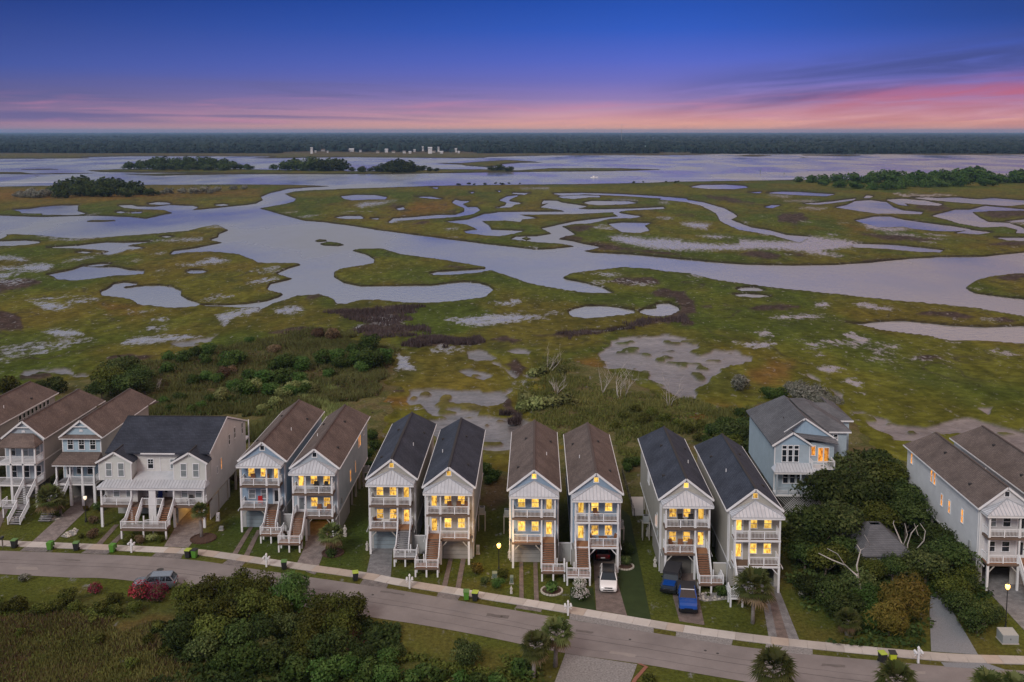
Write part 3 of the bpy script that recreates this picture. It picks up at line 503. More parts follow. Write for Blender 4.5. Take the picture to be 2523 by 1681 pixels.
# water: one sheet to the horizon
def water_mat():
    m = bpy.data.materials.new('water'); m.use_nodes = True; nt = m.node_tree; N = nt.nodes.new; L = nt.links.new; b = nt.nodes['Principled BSDF']
    b.inputs['Base Color'].default_value = (.168,.178,.192,1); b.inputs['Roughness'].default_value = .19; b.inputs['Specular IOR Level'].default_value = .5; b.inputs['IOR'].default_value = 1.333
    g = N('ShaderNodeNewGeometry'); mp = N('ShaderNodeMapping'); mp.inputs['Scale'].default_value = (.5, 1.0, 1); L(g.outputs['Position'], mp.inputs[0])
    n = N('ShaderNodeTexNoise'); n.inputs['Scale'].default_value = .9; n.inputs['Detail'].default_value = 4; L(mp.outputs[0], n.inputs['Vector'])
    n2 = N('ShaderNodeTexNoise'); n2.inputs['Scale'].default_value = .022; n2.inputs['Detail'].default_value = 5; L(mp.outputs[0], n2.inputs['Vector'])
    mr = N('ShaderNodeMapRange'); mr.inputs[1].default_value = .35; mr.inputs[2].default_value = .65; mr.inputs[3].default_value = .15; mr.inputs[4].default_value = .5; L(n2.outputs[0], mr.inputs[0])
    n3 = N('ShaderNodeTexNoise'); n3.inputs['Scale'].default_value = .012; n3.inputs['Detail'].default_value = 6; mp3 = N('ShaderNodeMapping'); mp3.inputs['Scale'].default_value = (1, .45, 1); mp3.inputs['Rotation'].default_value = (0, 0, .5); L(g.outputs['Position'], mp3.inputs[0]); L(mp3.outputs[0], n3.inputs['Vector'])
    r3 = N('ShaderNodeMapRange'); r3.inputs[1].default_value = .36; r3.inputs[2].default_value = .64; r3.inputs[3].default_value = .10; r3.inputs[4].default_value = .34; L(n3.outputs[0], r3.inputs[0]); L(r3.outputs[0], b.inputs['Roughness'])
    bp = N('ShaderNodeBump'); bp.inputs['Distance'].default_value = .16; L(mr.outputs[0], bp.inputs['Strength']); L(n.outputs[0], bp.inputs['Height']); L(bp.outputs[0], b.inputs['Normal']); MATS['water'] = m
water_mat()
struct(MB().face([(-25000,120,WATER_Z),(25000,120,WATER_Z),(25000,30000,WATER_Z),(-25000,30000,WATER_Z)]).build('water', 'water', fix=False))
struct(MB().face([(-25000,-2000,-3),(25000,-2000,-3),(25000,30000,-3),(-25000,30000,-3)]).build('seabed', mat('seabed_mud', (.08,.07,.06), (.11,.10,.085), .01), fix=False))
struct(MB().face([(-25000,2420,-.6),(25000,2420,-.6),(25000,30000,-.6),(-25000,30000,-.6)]).build('mainland', mat('mainland_ground', (.055,.06,.028), (.075,.07,.035), .004), fix=False))

# the barrier-island ground: lots, verge and brush
UPL = [Vector((-270, 172, 0))]+[P(u, v) for u, v in [(-600,1010),(0,948),(200,938),(330,905),(420,872),(520,852),(620,838),(760,806),(850,818),(955,850),(975,900),(962,935),(950,1010),(935,1100),(955,1140),(1080,1158),(1250,1165),(1340,1140),(1365,1090),(1330,1020),(1340,935),(1400,885),(1480,905),(1560,935),(1640,985),(1720,1030),(1790,1040),(1870,1000),(1960,968),(2060,992),(2110,1060),(2200,1120),(2350,1160),(3000,1260)]]+[Vector((250,128,0)),Vector((250,30,0)),Vector((-270,30,0))]
UPL2 = [(p.x, p.y) for p in UPL]
def wpoly(k, s): return [(G(a, x, y).x, G(a, x, y).y) for a, pts in [flat(k, s)] for x, y in pts]
def ground_h(X, Y):
    wu = (fbm(X/6+3, Y/6, 3)-.5)*7; wv = (fbm(X/6+33, Y/6+8, 3)-.5)*7
    s = np.clip(sdist((X+wu).astype(np.float32), (Y+wv).astype(np.float32), UPL2, 12), -9, 9)
    return -.03+np.where(s < 1.5, -1.5*(1-sm(s, -4.5, 1.5)), 0), s
def gz(x, y):
    h, s = ground_h(np.array([[float(x)]]), np.array([[float(y)]])); return max(float(h[0,0]), MARSH_Z-.05 if y > 140 else -.03)
def build_ground():
    xs = np.concatenate([np.arange(-260, -118, 1.5), np.arange(-118, 112, .5), np.arange(112, 240, 1.5)]); ys = np.arange(56, 232, .5); X, Y = np.meshgrid(xs, ys); Z, s = ground_h(X, Y)
    n = fbm(X/5, Y/5, 5); n2 = fbm(X/1.6+8, Y/1.6, 4)
    lawn = np.array([.074,.088,.018])*(.72+.56*n)[..., None]; lawn2 = np.array([.100,.088,.024]); k = sm(fbm(X/9+5, Y/9, 4), .45, .68)[..., None]; c = lawn*(1-k*.7)+lawn2*k*.7
    # yard grass is deep green on some lots
    dg = np.zeros(X.shape)
    for p in (wpoly(2,'-300 1260 560 1340 520 1100 300 1000 60 1000 0 1100'),wpoly(2,'760 1370 1100 1420 1130 1200 1090 780 1040 780 900 1100 800 1250'),wpoly(2,'1280 1450 1470 1490 1480 1400 1290 1370')): dg = np.maximum(dg, sm(sdist(X.astype(np.float32), Y.astype(np.float32), p, 6), -1.5, 1.5))
    c = c*(1-dg[..., None]*.8)+np.array([.042,.068,.015])*(.75+.5*n)[..., None]*dg[..., None]*.8
    # scrub behind the houses and the rough meadow across the road
    br = sm(Y+((n-.5)*14), 138, 144); mead = np.zeros(X.shape)
    for p in (wpoly(6,'-900 250 60 260 300 240 520 215 760 235 1000 280 1020 250 1700 330 2200 500 2500 600 2900 690 3600 720 3600 900 -900 900'),): mead = np.maximum(mead, sm(sdist(X.astype(np.float32), Y.astype(np.float32), p, 9)+(n-.5)*5, -1.5, 2))
    t = sm(n2, .35, .65)[..., None]
    scrub = np.array([.074,.080,.026])*(1-t)+np.array([.115,.105,.045])*t
    k2 = sm(fbm(X/8+90, Y/8, 4), .5, .7)[..., None]; scrub = scrub*(1-k2*.5)+np.array([.115,.078,.048])*k2*.5
    c = c*(1-br[..., None])+scrub*br[..., None]
    md = np.array([.100,.100,.030])*(1-t)+np.array([.072,.080,.024])*t; k3 = sm(fbm(X/7+20, Y/7+3, 4), .5, .68)[..., None]; md = md*(1-k3*.5)+np.array([.105,.060,.024])*k3*.5
    c = c*(1-mead[..., None])+md*mead[..., None]
    for p, col in ((wpoly(1,'1040 290 1180 230 1400 150 1450 160 1330 215 1180 300 1060 360'),(.15,.088,.068)),(wpoly(7,'-60 330 60 400 80 560 -60 560'),(.09,.05,.04)),(wpoly(3,'930 640 1130 640 1110 760 1000 820 930 760'),(.10,.075,.04))):
        kk = sm(sdist(X.astype(np.float32), Y.astype(np.float32), p, 6)+(n-.5)*3, -1, 1)[..., None]; c = c*(1-kk)+np.array(col)*(.7+.6*n2)[..., None]*kk
    Z = Z+((vnoise(X/1.3, Y/1.3)-.5)*.25*np.maximum(br, mead))*(Y > 60)
    ny, nx = X.shape; verts = np.stack([X, Y, Z], -1).reshape(-1, 3).astype(np.float32)
    i = np.arange(ny*nx).reshape(ny, nx); q = np.stack([i[:-1,:-1], i[:-1,1:], i[1:,1:], i[1:,:-1]], -1).reshape(-1, 4)
    keep = (Z.reshape(-1)[q].max(1) > -1.3); 
    return grid_mesh('ground', verts, q[keep], c.reshape(-1, 3), np.zeros(ny*nx))
struct(link('ground', build_ground(), 'ground_cover'))

# ------------------------------------------------------------------ road, pavement, drives
def spline(pts, step=1.0):
    p = [Vector(q) for q in pts]; p = [p[0]*2-p[1]]+p+[p[-1]*2-p[-2]]; out = []
    for i in range(1, len(p)-2):
        n = max(2, int((p[i+1]-p[i]).length/step))
        for j in range(n):
            t = j/n; a, b, c, d = p[i-1], p[i], p[i+1], p[i+2]
            out.append(.5*((2*b)+(c-a)*t+(2*a-5*b+4*c-d)*t*t+(3*b-a-3*c+d)*t**3))
    out.append(p[-2]); return out
far_edge = [G(1,0,1378),G(1,400,1392),G(1,800,1408),G(1,1150,1425),G(1,1500,1455),G(1,1900,1516),G(7,190,128),G(7,500,180),G(7,990,265),G(7,1340,325),G(7,1870,408),G(7,2354,485),G(5,460,1422),G(5,1150,1484),G(5,1572,1508)]
far_edge = [far_edge[0]+(far_edge[0]-far_edge[1])*6]+far_edge+[far_edge[-1]+(far_edge[-1]-far_edge[-2])*5]
FE = spline(far_edge, 1.0)
near_pts = [G(6,0,85),G(6,400,105),G(6,845,132),G(6,2240,345),G(7,420,360),G(7,800,430),G(7,1310,535),G(7,1800,605),G(7,2354,700)]
def nearest(pl_, x): return min(pl_, key=lambda p: abs(p.x-x))
RW = sum(nearest(FE, p.x).y-p.y for p in near_pts)/len(near_pts)
def normals(pl_):
    o = []
    for i in range(len(pl_)):
        d = (pl_[min(i+1, len(pl_)-1)]-pl_[max(i-1, 0)]); d.z = 0; d.normalize(); o.append(Vector((-d.y, d.x, 0)))
    return o
NP = spline([near_pts[0]+(near_pts[0]-near_pts[1])*8]+near_pts+[near_pts[-1]+(near_pts[-1]-near_pts[-2])*6], 1.0)
def strip(name, A, B, z, m, parent=None):
    mb = MB(); n = min(len(A), len(B)); mb.v = [(p.x, p.y, z) for p in A[:n]]+[(p.x, p.y, z) for p in B[:n]]
    mb.f = [[i, n+i, n+i+1, i+1] for i in range(n-1)]; return mb.build(name, m, parent, fix=False)
def resample(pl_, xs): 
    X = [p.x for p in pl_]; Y_ = [p.y for p in pl_]; return [Vector((x, float(np.interp(x, X, Y_)), 0)) for x in xs]
RX = np.arange(-150, 140, 1.0)
FEr, NEr = resample(FE, RX), resample(NP, RX)
road = struct(strip('road', NEr, FEr, .0, 'asphalt'))
def mid(k): return [a*(1-k)+b*k for a, b in zip(NEr, FEr)]
for k, w, x0, x1 in ((.47,.035,38,258),(.62,.02,78,188),(.2,.02,138,228)):
    c = mid(k)[x0:x1]; nn = normals(c); jit = [(rnd.random()-.5)*.12 for _ in c]
    struct(strip('road_seam', [p+n_*(j-w) for p, n_, j in zip(c, nn, jit)], [p+n_*(j+w) for p, n_, j in zip(c, nn, jit)], .004, 'asphalt_crack'))
for k, x, y in ((6,968,58),(7,1720,450),(7,2195,520),(7,910,305),(7,2272,538),(7,98,168)):
    p = G(k, x, y); r = .42 if k == 6 else .14
    o = MB().lathe([(r,0),(r,.012),(r*.8,.012),(r*.8,.006),(.01,.006)], k=18).build('manhole_cover', 'iron', loc=(p.x, p.y, .001))
    tag(o, 'round iron manhole cover in the road behind the silver car' if k == 6 else 'small dark iron valve cover set in the road surface', 'manhole', None if k == 6 else 'small covers in the road')
mat('asphalt_patch', (.115,.102,.100), (.15,.135,.13), .8, .9, bump=.3, bscale=14); mat('asphalt_pale', (.24,.215,.205), (.29,.262,.25), .8, .9, bump=.3, bscale=14)
for k, s_, m_ in ((6,'100 40 230 42 228 60 95 58','asphalt_pale'),(7,'820 285 960 300 950 318 812 304','asphalt_patch'),(7,'1380 385 1490 402 1484 415 1374 398','asphalt_patch'),(7,'1600 520 1760 545 1750 562 1590 536','asphalt_pale'),(7,'150 140 300 162 296 172 146 150','asphalt_patch'),(5,'520 1470 640 1478 636 1492 516 1483','asphalt_patch'),(5,'900 1505 1060 1512 1056 1526 896 1518','asphalt_pale'),(1,'480 1440 600 1446 596 1456 476 1450','asphalt_patch')):
    pts = [G(k, x, y) for x, y in flat(k, s_)[1]]; ring_ = []
    for i in range(len(pts)):
        a, b = pts[i], pts[(i+1) % len(pts)]
        for j in range(5): q_ = a.lerp(b, j/5); ring_.append((q_.x+rnd.uniform(-.08,.08), q_.y+rnd.uniform(-.08,.08), .006))
    struct(MB().face(ring_).build('road_patch', m_, fix=False))
# pavement: one slab after another
sw = [(G(1,0,1303)+G(1,0,1345))/2,(G(1,600,1325)+G(1,600,1370))/2,(G(1,1150,1348)+G(1,1150,1395))/2,(G(1,1480,1372)+G(1,1480,1412))/2,(G(2,240,1300)+G(2,240,1350))/2,(G(2,580,1346)+G(2,580,1400))/2,(G(2,1100,1425)+G(2,1100,1470))/2,(G(7,220,62)+G(7,220,102))/2,(G(7,540,115)+G(7,540,155))/2,(G(7,1030,190)+G(7,1030,236))/2,(G(7,1510,270)+G(7,1510,318))/2,(G(7,2030,355)+G(7,2030,404))/2,(G(5,240,1330)+G(5,240,1370))/2,(G(5,740,1380)+G(5,740,1425))/2,(G(5,1200,1416)+G(5,1200,1468))/2,(G(5,1572,1433)+G(5,1572,1477))/2]
sw = [sw[0]+(sw[0]-sw[1])*2]+sw+[sw[-1]+(sw[-1]-sw[-2])*1.5]
SWc = spline(sw, .25); walk = struct(strip('sidewalk', [p-n_*.80 for p, n_ in zip(SWc, normals(SWc))], [p+n_*.80 for p, n_ in zip(SWc, normals(SWc))], -.015, 'kerb'))
SLABW = 1.5; acc = 0; last = SWc[0]; nodes = [last]
for a, b in zip(SWc, SWc[1:]):
    acc += (b-a).length
    if acc >= 1.55: nodes.append(b); acc = 0
slab_me = {}
for nm in ('concrete', 'concrete_warm', 'concrete_pale'):
    mb = MB(); x, y = .765, SLABW/2; mb.loft([[(-x,-y,0),(x,-y,0),(x,y,0),(-x,y,0)],[(-x,-y,.075),(x,-y,.075),(x,y,.075),(-x,y,.075)],[(-x+.02,-y+.02,.09),(x-.02,-y+.02,.09),(x-.02,y-.02,.09),(-x+.02,y-.02,.09)]])
    o = mb.build('slab', nm); slab_me[nm] = o.data; bpy.data.objects.remove(o)
PALE = [(-64,-60),(-51.5,-46),(-32.5,-29),(-19,-15.5),(-8.6,-5.6),(-1.5,2.6),(5.2,11.5),(15.5,20.5),(31,34),(49,54)]
for i, (a, b) in enumerate(zip(nodes, nodes[1:])):
    c = (a+b)/2; d = b-a; nm = 'concrete_pale' if any(l < c.x < h for l, h in PALE) else rnd.choice(['concrete','concrete','concrete_warm'])
    o = link('slab', slab_me[nm], None, walk, (c.x, c.y, -.01+rnd.random()*.008), math.atan2(d.y, d.x)); o.scale = ((d.length-.015)/1.53, 1, 1)
def sheet(name, k, s, z, m):
    pts = [G(k, x, y) for x, y in flat(k, s)[1]]
    return struct(MB().prism([(p.x, p.y, z) for p in pts], (0,0,-.08)).build(name, m))
for k, s, z, m in ((1,'240 1310 400 1312 690 1030 690 900 560 900 540 1040',.02,'paver_pink'),(1,'712 1332 757 1332 885 1185 850 1185',.02,'paver_brown'),(1,'808 1332 855 1332 925 1255 895 1250',.02,'paver_brown'),(1,'1218 1347 1400 1355 1525 1190 1540 1040 1330 1040 1300 1210',.02,'paver_pink'),
  (1,'1725 1402 1762 1406 1885 1195 1855 1195',.02,'paver_brown'),(1,'1812 1412 1850 1416 1940 1225 1910 1225',.02,'paver_brown'),(1,'-60 1200 -10 1230 60 1075 20 1060',.02,'paver_brown'),(2,'580 1347 740 1370 805 1200 815 1040 660 1040 640 1220',.02,'paver_pink'),(2,'1095 1425 1275 1456 1290 1250 1312 1080 1130 1080 1130 1260',.02,'paver_grey'),
  (2,'1655 1522 1692 1528 1742 1290 1712 1290',.02,'paver_brown'),(2,'1755 1537 1792 1543 1838 1290 1802 1290',.02,'paver_brown'),(3,'1205 1492 1238 1498 1233 1200 1205 1200',.02,'paver_brown'),(3,'1315 1508 1350 1513 1338 1200 1308 1200',.02,'paver_brown'),
  (4,'665 1460 885 1500 800 1200 795 1010 640 1010 650 1200',.02,'paver_brown'),(4,'1215 1370 1260 1540 1440 1568 1390 1330 1360 1100 1180 1100',.02,'paver_brown'),(5,'240 1327 400 1346 297 1090 280 960 190 960 200 1090',.02,'paver_grey'),(5,'285 1334 345 1341 262 1080 232 1080',.026,'paver_brown'),
  (5,'1088 1406 1332 1424 1190 1180 1130 1100 1085 1100 1080 1200',.02,'gravel_blue'),(5,'1700 1400 1572 1296 1400 1110 1320 1040 1330 980 1700 960',.02,'paver_grey'),
  (5,'1140 1464 1380 1470 1480 1506 1160 1488',.012,'gravel_blue')): sheet('driveway', k, s, z, m)
for k, s, m in ((1,'150 1378 342 1388 385 1343 205 1338','cobble'),(1,'603 1396 792 1404 835 1375 650 1368','cobble'),(1,'1125 1422 1345 1438 1378 1362 1210 1350','cobble'),(1,'1648 1478 1790 1500 1840 1445 1720 1428','cobble'),(2,'650 1414 712 1434 765 1372 600 1352','cobble'),(2,'1045 1508 1242 1538 1275 1462 1095 1432','cobble'),(3,'590 1480 745 1508 790 1430 620 1402','cobble'),(4,'86 1446 270 1474 285 1432 110 1402','cobble'),(7,'1338 322 1868 410 1870 372 1340 285','gravel'),(7,'2008 432 2360 488 2370 446 2012 396','gravel'),(5,'218 1405 470 1426 470 1392 230 1362','gravel'),(7,'1312 538 1765 606 1735 690 1600 1000 1100 1000 1245 719','gravel')): sheet('apron', k, s, .006, m)
for k, s in ((4,'848 740 905 790 950 1000 1057 1527 887 1502 812 1262 824 1190'),(4,'478 1300 480 1432 664 1464 642 1300')): sheet('lawn', k, s, .006, 'lawn_dark')
struct(strip('verge_edging', [G(7,1765,604,.0),G(7,1810,622),G(7,1740,700),G(7,1700,780)], [G(7,1790,604),G(7,1835,625),G(7,1765,705),G(7,1725,785)], .05, 'brick_red'))
sheet('patio', 4, '912 652 1002 652 1002 785 925 785', .02, 'concrete_pale')
# ------------------------------------------------------------------ house kit
_wc = {}
def window(par, x, y, z, w, h, rot=0, pane='pane_dark', style='double', name='window'):
    key = (round(w,2), round(h,2), style)
    if key not in _wc:
        f = MB(); t = .085
        f.box(-w/2-t, w/2+t, -.06, .02, h/2, h/2+t+.02); f.box(-w/2-t-.03, w/2+t+.03, -.09, .02, -h/2-t, -h/2); f.box(-w/2-t, -w/2, -.06, .02, -h/2, h/2); f.box(w/2, w/2+t, -.06, .02, -h/2, h/2)
        if style == 'double': f.box(-w/2, w/2, -.045, .01, -.03, .03)
        if style == 'grid':
            f.box(-w/2, w/2, -.045, .01, -.03, .03); f.box(-.02, .02, -.04, .01, .03, h/2); f.box(-w/2, w/2, -.038, .01, h/4-.015, h/4+.015)
        if style == 'cross': f.box(-w/2, w/2, -.045, .01, -.02, .02); f.box(-.02, .02, -.04, .01, -h/2, h/2)
        o = f.build('window', 'white_vinyl'); fm = o.data; bpy.data.objects.remove(o)
        ps = []
        for a, b in (((-h/2, -.03), (.03, h/2)) if style in ('double', 'grid') else ((-h/2, h/2),)):
            ps.append(MB().box(-w/2, w/2, -.02, .005, a, b))
        _wc[key] = (fm, ps, {})
    fm, ps, pc = _wc[key]
    o = link(name, fm, None, par, (x, y, z), rot)
    for i, p in enumerate(ps):
        k = (i, pane)
        if k not in pc:
            q = p.build('pane', pane); pc[k] = q.data; bpy.data.objects.remove(q)
        link('pane', pc[k], None, o)
    return o
_dc = {}
def door(par, x, y, z, w=.92, h=2.05, rot=0, pane='pane_dark', lite=(.62, 1.35, .45)):
    key = (w, h, lite)
    if key not in _dc:
        gw, gh, gb = lite; f = MB(); t = .09
        f.box(-w/2-t, -w/2, -.06, .02, 0, h+t); f.box(w/2, w/2+t, -.06, .02, 0, h+t); f.box(-w/2, w/2, -.06, .02, h, h+t)
        f.box(-w/2, -gw/2, -.035, .01, .02, h); f.box(gw/2, w/2, -.035, .01, .02, h); f.box(-gw/2, gw/2, -.035, .01, .02, gb); f.box(-gw/2, gw/2, -.035, .01, gb+gh, h)
        o = f.build('door', 'white_vinyl'); fm = o.data; bpy.data.objects.remove(o)
        hd = MB().box(w/2-.12, w/2-.05, -.1, -.035, .95, 1.05).build('handle', 'iron'); hm = hd.data; bpy.data.objects.remove(hd)
        _dc[key] = (fm, hm, MB().box(-gw/2, gw/2, -.02, .005, gb, gb+gh), {})
    fm, hm, p, pc = _dc[key]; o = link('door', fm, None, par, (x, y, z), rot)
    if pane not in pc: q = p.build('pane', pane); pc[pane] = q.data; bpy.data.objects.remove(q)
    link('pane', pc[pane], None, o); link('handle', hm, None, o); return o
def railing(par, runs, m='white_vinyl', h=.95, name='railing', caps=()):
    for p, q in runs:
        r = MB(); b = MB(); p = Vector(p); q = Vector(q); L_ = (q-p).length; up = Vector((0,0,1))
        r.beam(p+up*h, q+up*h, .10, .07); r.beam(p+up*.13, q+up*.13, .06, .06)
        n = max(2, int(L_/.15)); 
        for i in range(1, n):
            c = p.lerp(q, i/n); b.box(c.x-.02, c.x+.02, c.y-.02, c.y+.02, c.z+.13, c.z+h)
        for e in (p, q): r.box(e.x-.06, e.x+.06, e.y-.06, e.y+.06, e.z, e.z+h+.08)
        if L_ > 2.2 and abs(p.z-q.z) < .1: c = (p+q)/2; r.box(c.x-.05, c.x+.05, c.y-.05, c.y+.05, c.z, c.z+h)
        o = r.build(name, m, par, fix=False); bo = b.build('balusters', m, o, fix=False); bo['kind'] = 'stuff'
def treads(par, x0, x1, y0, z0, y1, z1, n, m):
    for i in range(n):
        t = (i+.5)/n; y = y0+(y1-y0)*t; z = z0+(z1-z0)*(i+1)/(n+1)
        MB().box(x0, x1, y-.17, y+.17, z-.05, z).build('tread', m, par, fix=False)
def stair_x(par, x0, x1, y0, z0, y1, z1, n, m):      # flight running sideways
    for i in range(n):
        t = (i+.5)/n; x = x0+(x1-x0)*t; z = z0+(z1-z0)*(i+1)/(n+1)
        MB().box(x-.16, x+.16, y0, y1, z-.05, z).build('tread', m, par, fix=False)
def gable_roof_y(x0, x1, ze, zr, y0, y1, t=.16, hip=0):
    """ridge along y; optional hip at the far end"""
    c = (x0+x1)/2; mb = MB()
    top = [[(x0,y0,ze),(c,y0,zr),(c,y1-hip,zr),(x0,y1,ze)],[(c,y0,zr),(x1,y0,ze),(x1,y1,ze),(c,y1-hip,zr)]]
    if hip: top.append([(x0,y1,ze),(c,y1-hip,zr),(x1,y1,ze)])
    return mb.slab(top, t)
def rake(par, x0, x1, ze, zr, y, m='white_paint', w=.06, h=.24):
    c = (x0+x1)/2; return MB().beam((x0,y,ze-h*.35), (c,y,zr-h*.35), w, h).beam((c,y,zr-h*.35), (x1,y,ze-h*.35), w, h).build('rake_board', m, par, fix=False)
def metal_porch_roof(par, hw, y0, y1, ze, za, m='metal_roof'):
    mb = MB(); A = (0,y1,za); a = (-hw,y0,ze); b = (hw,y0,ze); c = (hw,y1,ze); d = (-hw,y1,ze)
    mb.slab([[a,b,A],[b,c,A],[d,a,A]], .09); o = mb.build('porch_roof', m, par)
    s = MB(); D = y1-y0
    n = int(hw/.42)
    for i in range(-n, n+1):
        x = i*.42; yt = y0+D*(1-abs(x)/hw)
        s.beam((x,y0-.01,ze+.03), (x,yt,ze+(za-ze)*(yt-y0)/D+.03), .035, .05)
    for sx in (-1, 1):
        s.beam((sx*hw,y0,ze+.035), (0,y1,za+.035), .09, .06)
        k = y0+.42
        while k < y1-.1:
            xt = hw*(1-(k-y0)/D); s.beam((sx*hw,k,ze+.03), (sx*xt,k,ze+(za-ze)*(k-y0)/D+.03), .035, .05); k += .42
    so = s.build('seams', 'metal_seam', o, fix=False); so['kind'] = 'stuff'
    MB().box(-hw+.02, hw-.02, y0+.02, y0+.14, ze-.3, ze-.095).box(-hw+.02, -hw+.14, y0+.15, y1, ze-.3, ze-.095).box(hw-.14, hw-.02, y0+.15, y1, ze-.3, ze-.095).build('header', 'white_paint', par, fix=False)
    MB().box(-hw+.15, hw-.15, y0+.15, y1, ze-.16, ze-.10).build('porch_ceiling', 'white_paint', par, fix=False); return o
def chair(label, x, y, z, rot, m, group='porch chairs'):
    t = thing('porch_chair', label, 'chair', (x, y, z), rot, group)
    MB().box(-.28,.28,-.27,.27,.38,.44).build('seat', m, t, fix=False); MB().prism([(-.28,.22,.44),(.28,.22,.44),(.28,.40,1.1),(-.28,.40,1.1)], (0,.05,0)).build('backrest', m, t)
    for sx in (-1, 1):
        for sy in (-1, 1): MB().box(sx*.24-.03, sx*.24+.03, sy*.22-.03, sy*.22+.03, 0, .38).build('leg', m, t, fix=False)
        MB().box(sx*.31-.04, sx*.31+.04, -.27, .25, .60, .65).build('armrest', m, t, fix=False)
    return t
LIT, LITB, LITO, ROOM, DK, GR = 'pane_lit', 'pane_lit_bright', 'pane_lit_orange', 'pane_lit_room', 'pane_dark', 'pane_grey'
def narrow_house(label, cx, yw, s, roof, wall, up, low, gable, fascia='fascia_wood', stair='stair_wood', floor='floor_wood', garage='garage_door', side_win=(), enclosed=True, ridge_m='ridge_dark', back=20.3, full=True):
    t = thing('stilt_house', label, 'house', (cx, yw, 0)); Wd = 2.9; zr, sl = 11.65, .79; ze = zr-sl*3.22
    pent = [(-Wd,0,2.95),(Wd,0,2.95),(Wd,0,zr-sl*Wd-.2),(0,0,zr-.2),(-Wd,0,zr-sl*Wd-.2)]
    MB().prism(pent, (0,back,0)).box(-Wd+.002, Wd-.002, back, back+2.2, 2.95, ze-.12).build('wall', wall, t)
    rf = gable_roof_y(-3.22, 3.22, ze, zr, -.25, back+2.9, .16, 2.7).build('roof', roof, t)
    MB().beam((0,-.25,zr+.02), (0,back+.2,zr+.02), .28, .07).build('ridge_vent', ridge_m, rf, fix=False)
    vx, vy = s*1.6, 9.0; MB().lathe([(.05,0),(.05,.45),(.001,.45)], (vx, vy, zr-sl*abs(vx)-.05), 8).build('vent_pipe', 'white_vinyl', rf)
    rake(t, -3.24, 3.24, ze, zr, -.29)
    for sx in (-1, 1):
        MB().box(sx*3.2, sx*3.3, -.25, back+2.9, ze-.18, ze-.03).build('gutter', 'white_paint', t, fix=False)
        MB().box(sx*(Wd-.1), sx*(Wd+.02), -.03, .1, 2.95, ze-.1).build('corner_board', 'white_paint', t, fix=False)
        MB().box(sx*(Wd+.005), sx*(Wd+.06), -1.6, back+2.2, 2.78, 2.95).build('skirt_board', 'white_paint', t, fix=False)
    window(t, 0, -.005, 10.78, .5, .56, 0, gable, 'single')
    for sx in (-1, 1): MB().box(sx*(Wd+.02), sx*(Wd+.10), .25, .34, .1, ze-.18).build('downpipe', 'white_paint', t, fix=False)
    MB().box(-s*(Wd+.01), -s*(Wd+.16), 2.0, 2.4, 3.6, 4.3).build('meter_box', 'util_grey', t, fix=False)
    for k_, (vx_, vy_) in enumerate(((-s*1.1, 14.5), (s*2.2, 16.0), (-s*2.0, 5.0))): MB().box(vx_-.16, vx_+.16, vy_-.16, vy_+.16, zr-sl*abs(vx_)-.1, zr-sl*abs(vx_)+.16).build('roof_vent', 'ridge_dark', rf, fix=False)
    metal_porch_roof(t, 2.98, -2.0, -.03, 8.98, 10.22)
    for z, nm in ((3.2, 'lower_deck'), (6.25, 'upper_deck')):
        d = MB().box(-2.62, 2.62, -1.70, -.01, z-.28, z-.03).build(nm, fascia, t, fix=False)
        MB().box(-2.6, 2.6, -1.66, -.012, z-.028, z).build('deck_floor', floor if z < 5 else 'deck_wood', d, fix=False)
    for x in (-2.5*s, .9*s, 2.5*s):
        MB().box(x-.09, x+.09, -1.66, -1.48, 3.2, 8.7).build('post', 'white_paint', t, fix=False)
        MB().box(x-.12, x+.12, -1.68, -1.45, -.1, 2.915).build('pile', 'white_paint' if x*s < 2 else 'pile_wood', t, fix=False)
    z = 6.25; railing(t, [((-2.41*s,-1.57,z),(.81*s,-1.57,z)),((.99*s,-1.57,z),(2.41*s,-1.57,z)),((-2.5,-1.45,z),(-2.5,-.06,z)),((2.5,-1.45,z),(2.5,-.06,z))])
    z = 3.2; railing(t, [((-2.41*s,-1.57,z),(.81*s,-1.57,z)),((-2.5,-1.45,z),(-2.5,-.06,z)),((2.5,-1.45,z),(2.5,-.06,z))])
    xs = (-1.5*s, .14*s, 1.8*s)
    for i in (0, 1):
        if up[i]: window(t, xs[i], -.005, 7.5, .8, 1.1, 0, up[i])
        if low[i]: window(t, xs[i], -.005, 4.55, .8, 1.15, 0, low[i])
    if up[2]: door(t, xs[2], -.005, 6.26, pane=up[2])
    if low[2]: door(t, xs[2], -.005, 3.21, pane=low[2], lite=(.64, 1.5, .36))
    for x, y, zc, w, h, pn in side_win:
        window(t, x*(Wd+.005), y, zc, w, h, R(90)*x, pn, 'single' if w < .5 else 'double')
    # ground floor
    if full:
        if enclosed:
            g = MB().box(-2.35*s, .75*s, .02, .1, 0, 2.72).build('garage_door', garage, t, fix=False)
            for k in range(1, 5): MB().box(-2.33*s, .73*s, .0, .018, k*.54-.02, k*.54+.005).build('door_panel_line', 'dark_wall', g, fix=False)
        MB().box(.8*s, 2.85*s, .02, .12, 0, 2.94).box(-2.85*s, -2.37*s, .02, .12, 0, 2.94).box(-2.85, 2.85, 8, 8.1, 0, 2.94).box(-2.85, -2.75, .12, 8, 0, 2.94).box(2.75, 2.85, .12, 8, 0, 2.94).build('ground_floor_wall', 'siding_taupe' if garage != 'garage_blue' else 'siding_grey', t, fix=False)
        for x in (-2.6, 2.6):
            for y in (11, 14, 17, 20): MB().box(x-.13, x+.13, y-.13, y+.13, -.1, 2.94).build('pile', 'pile_wood', t, fix=False)
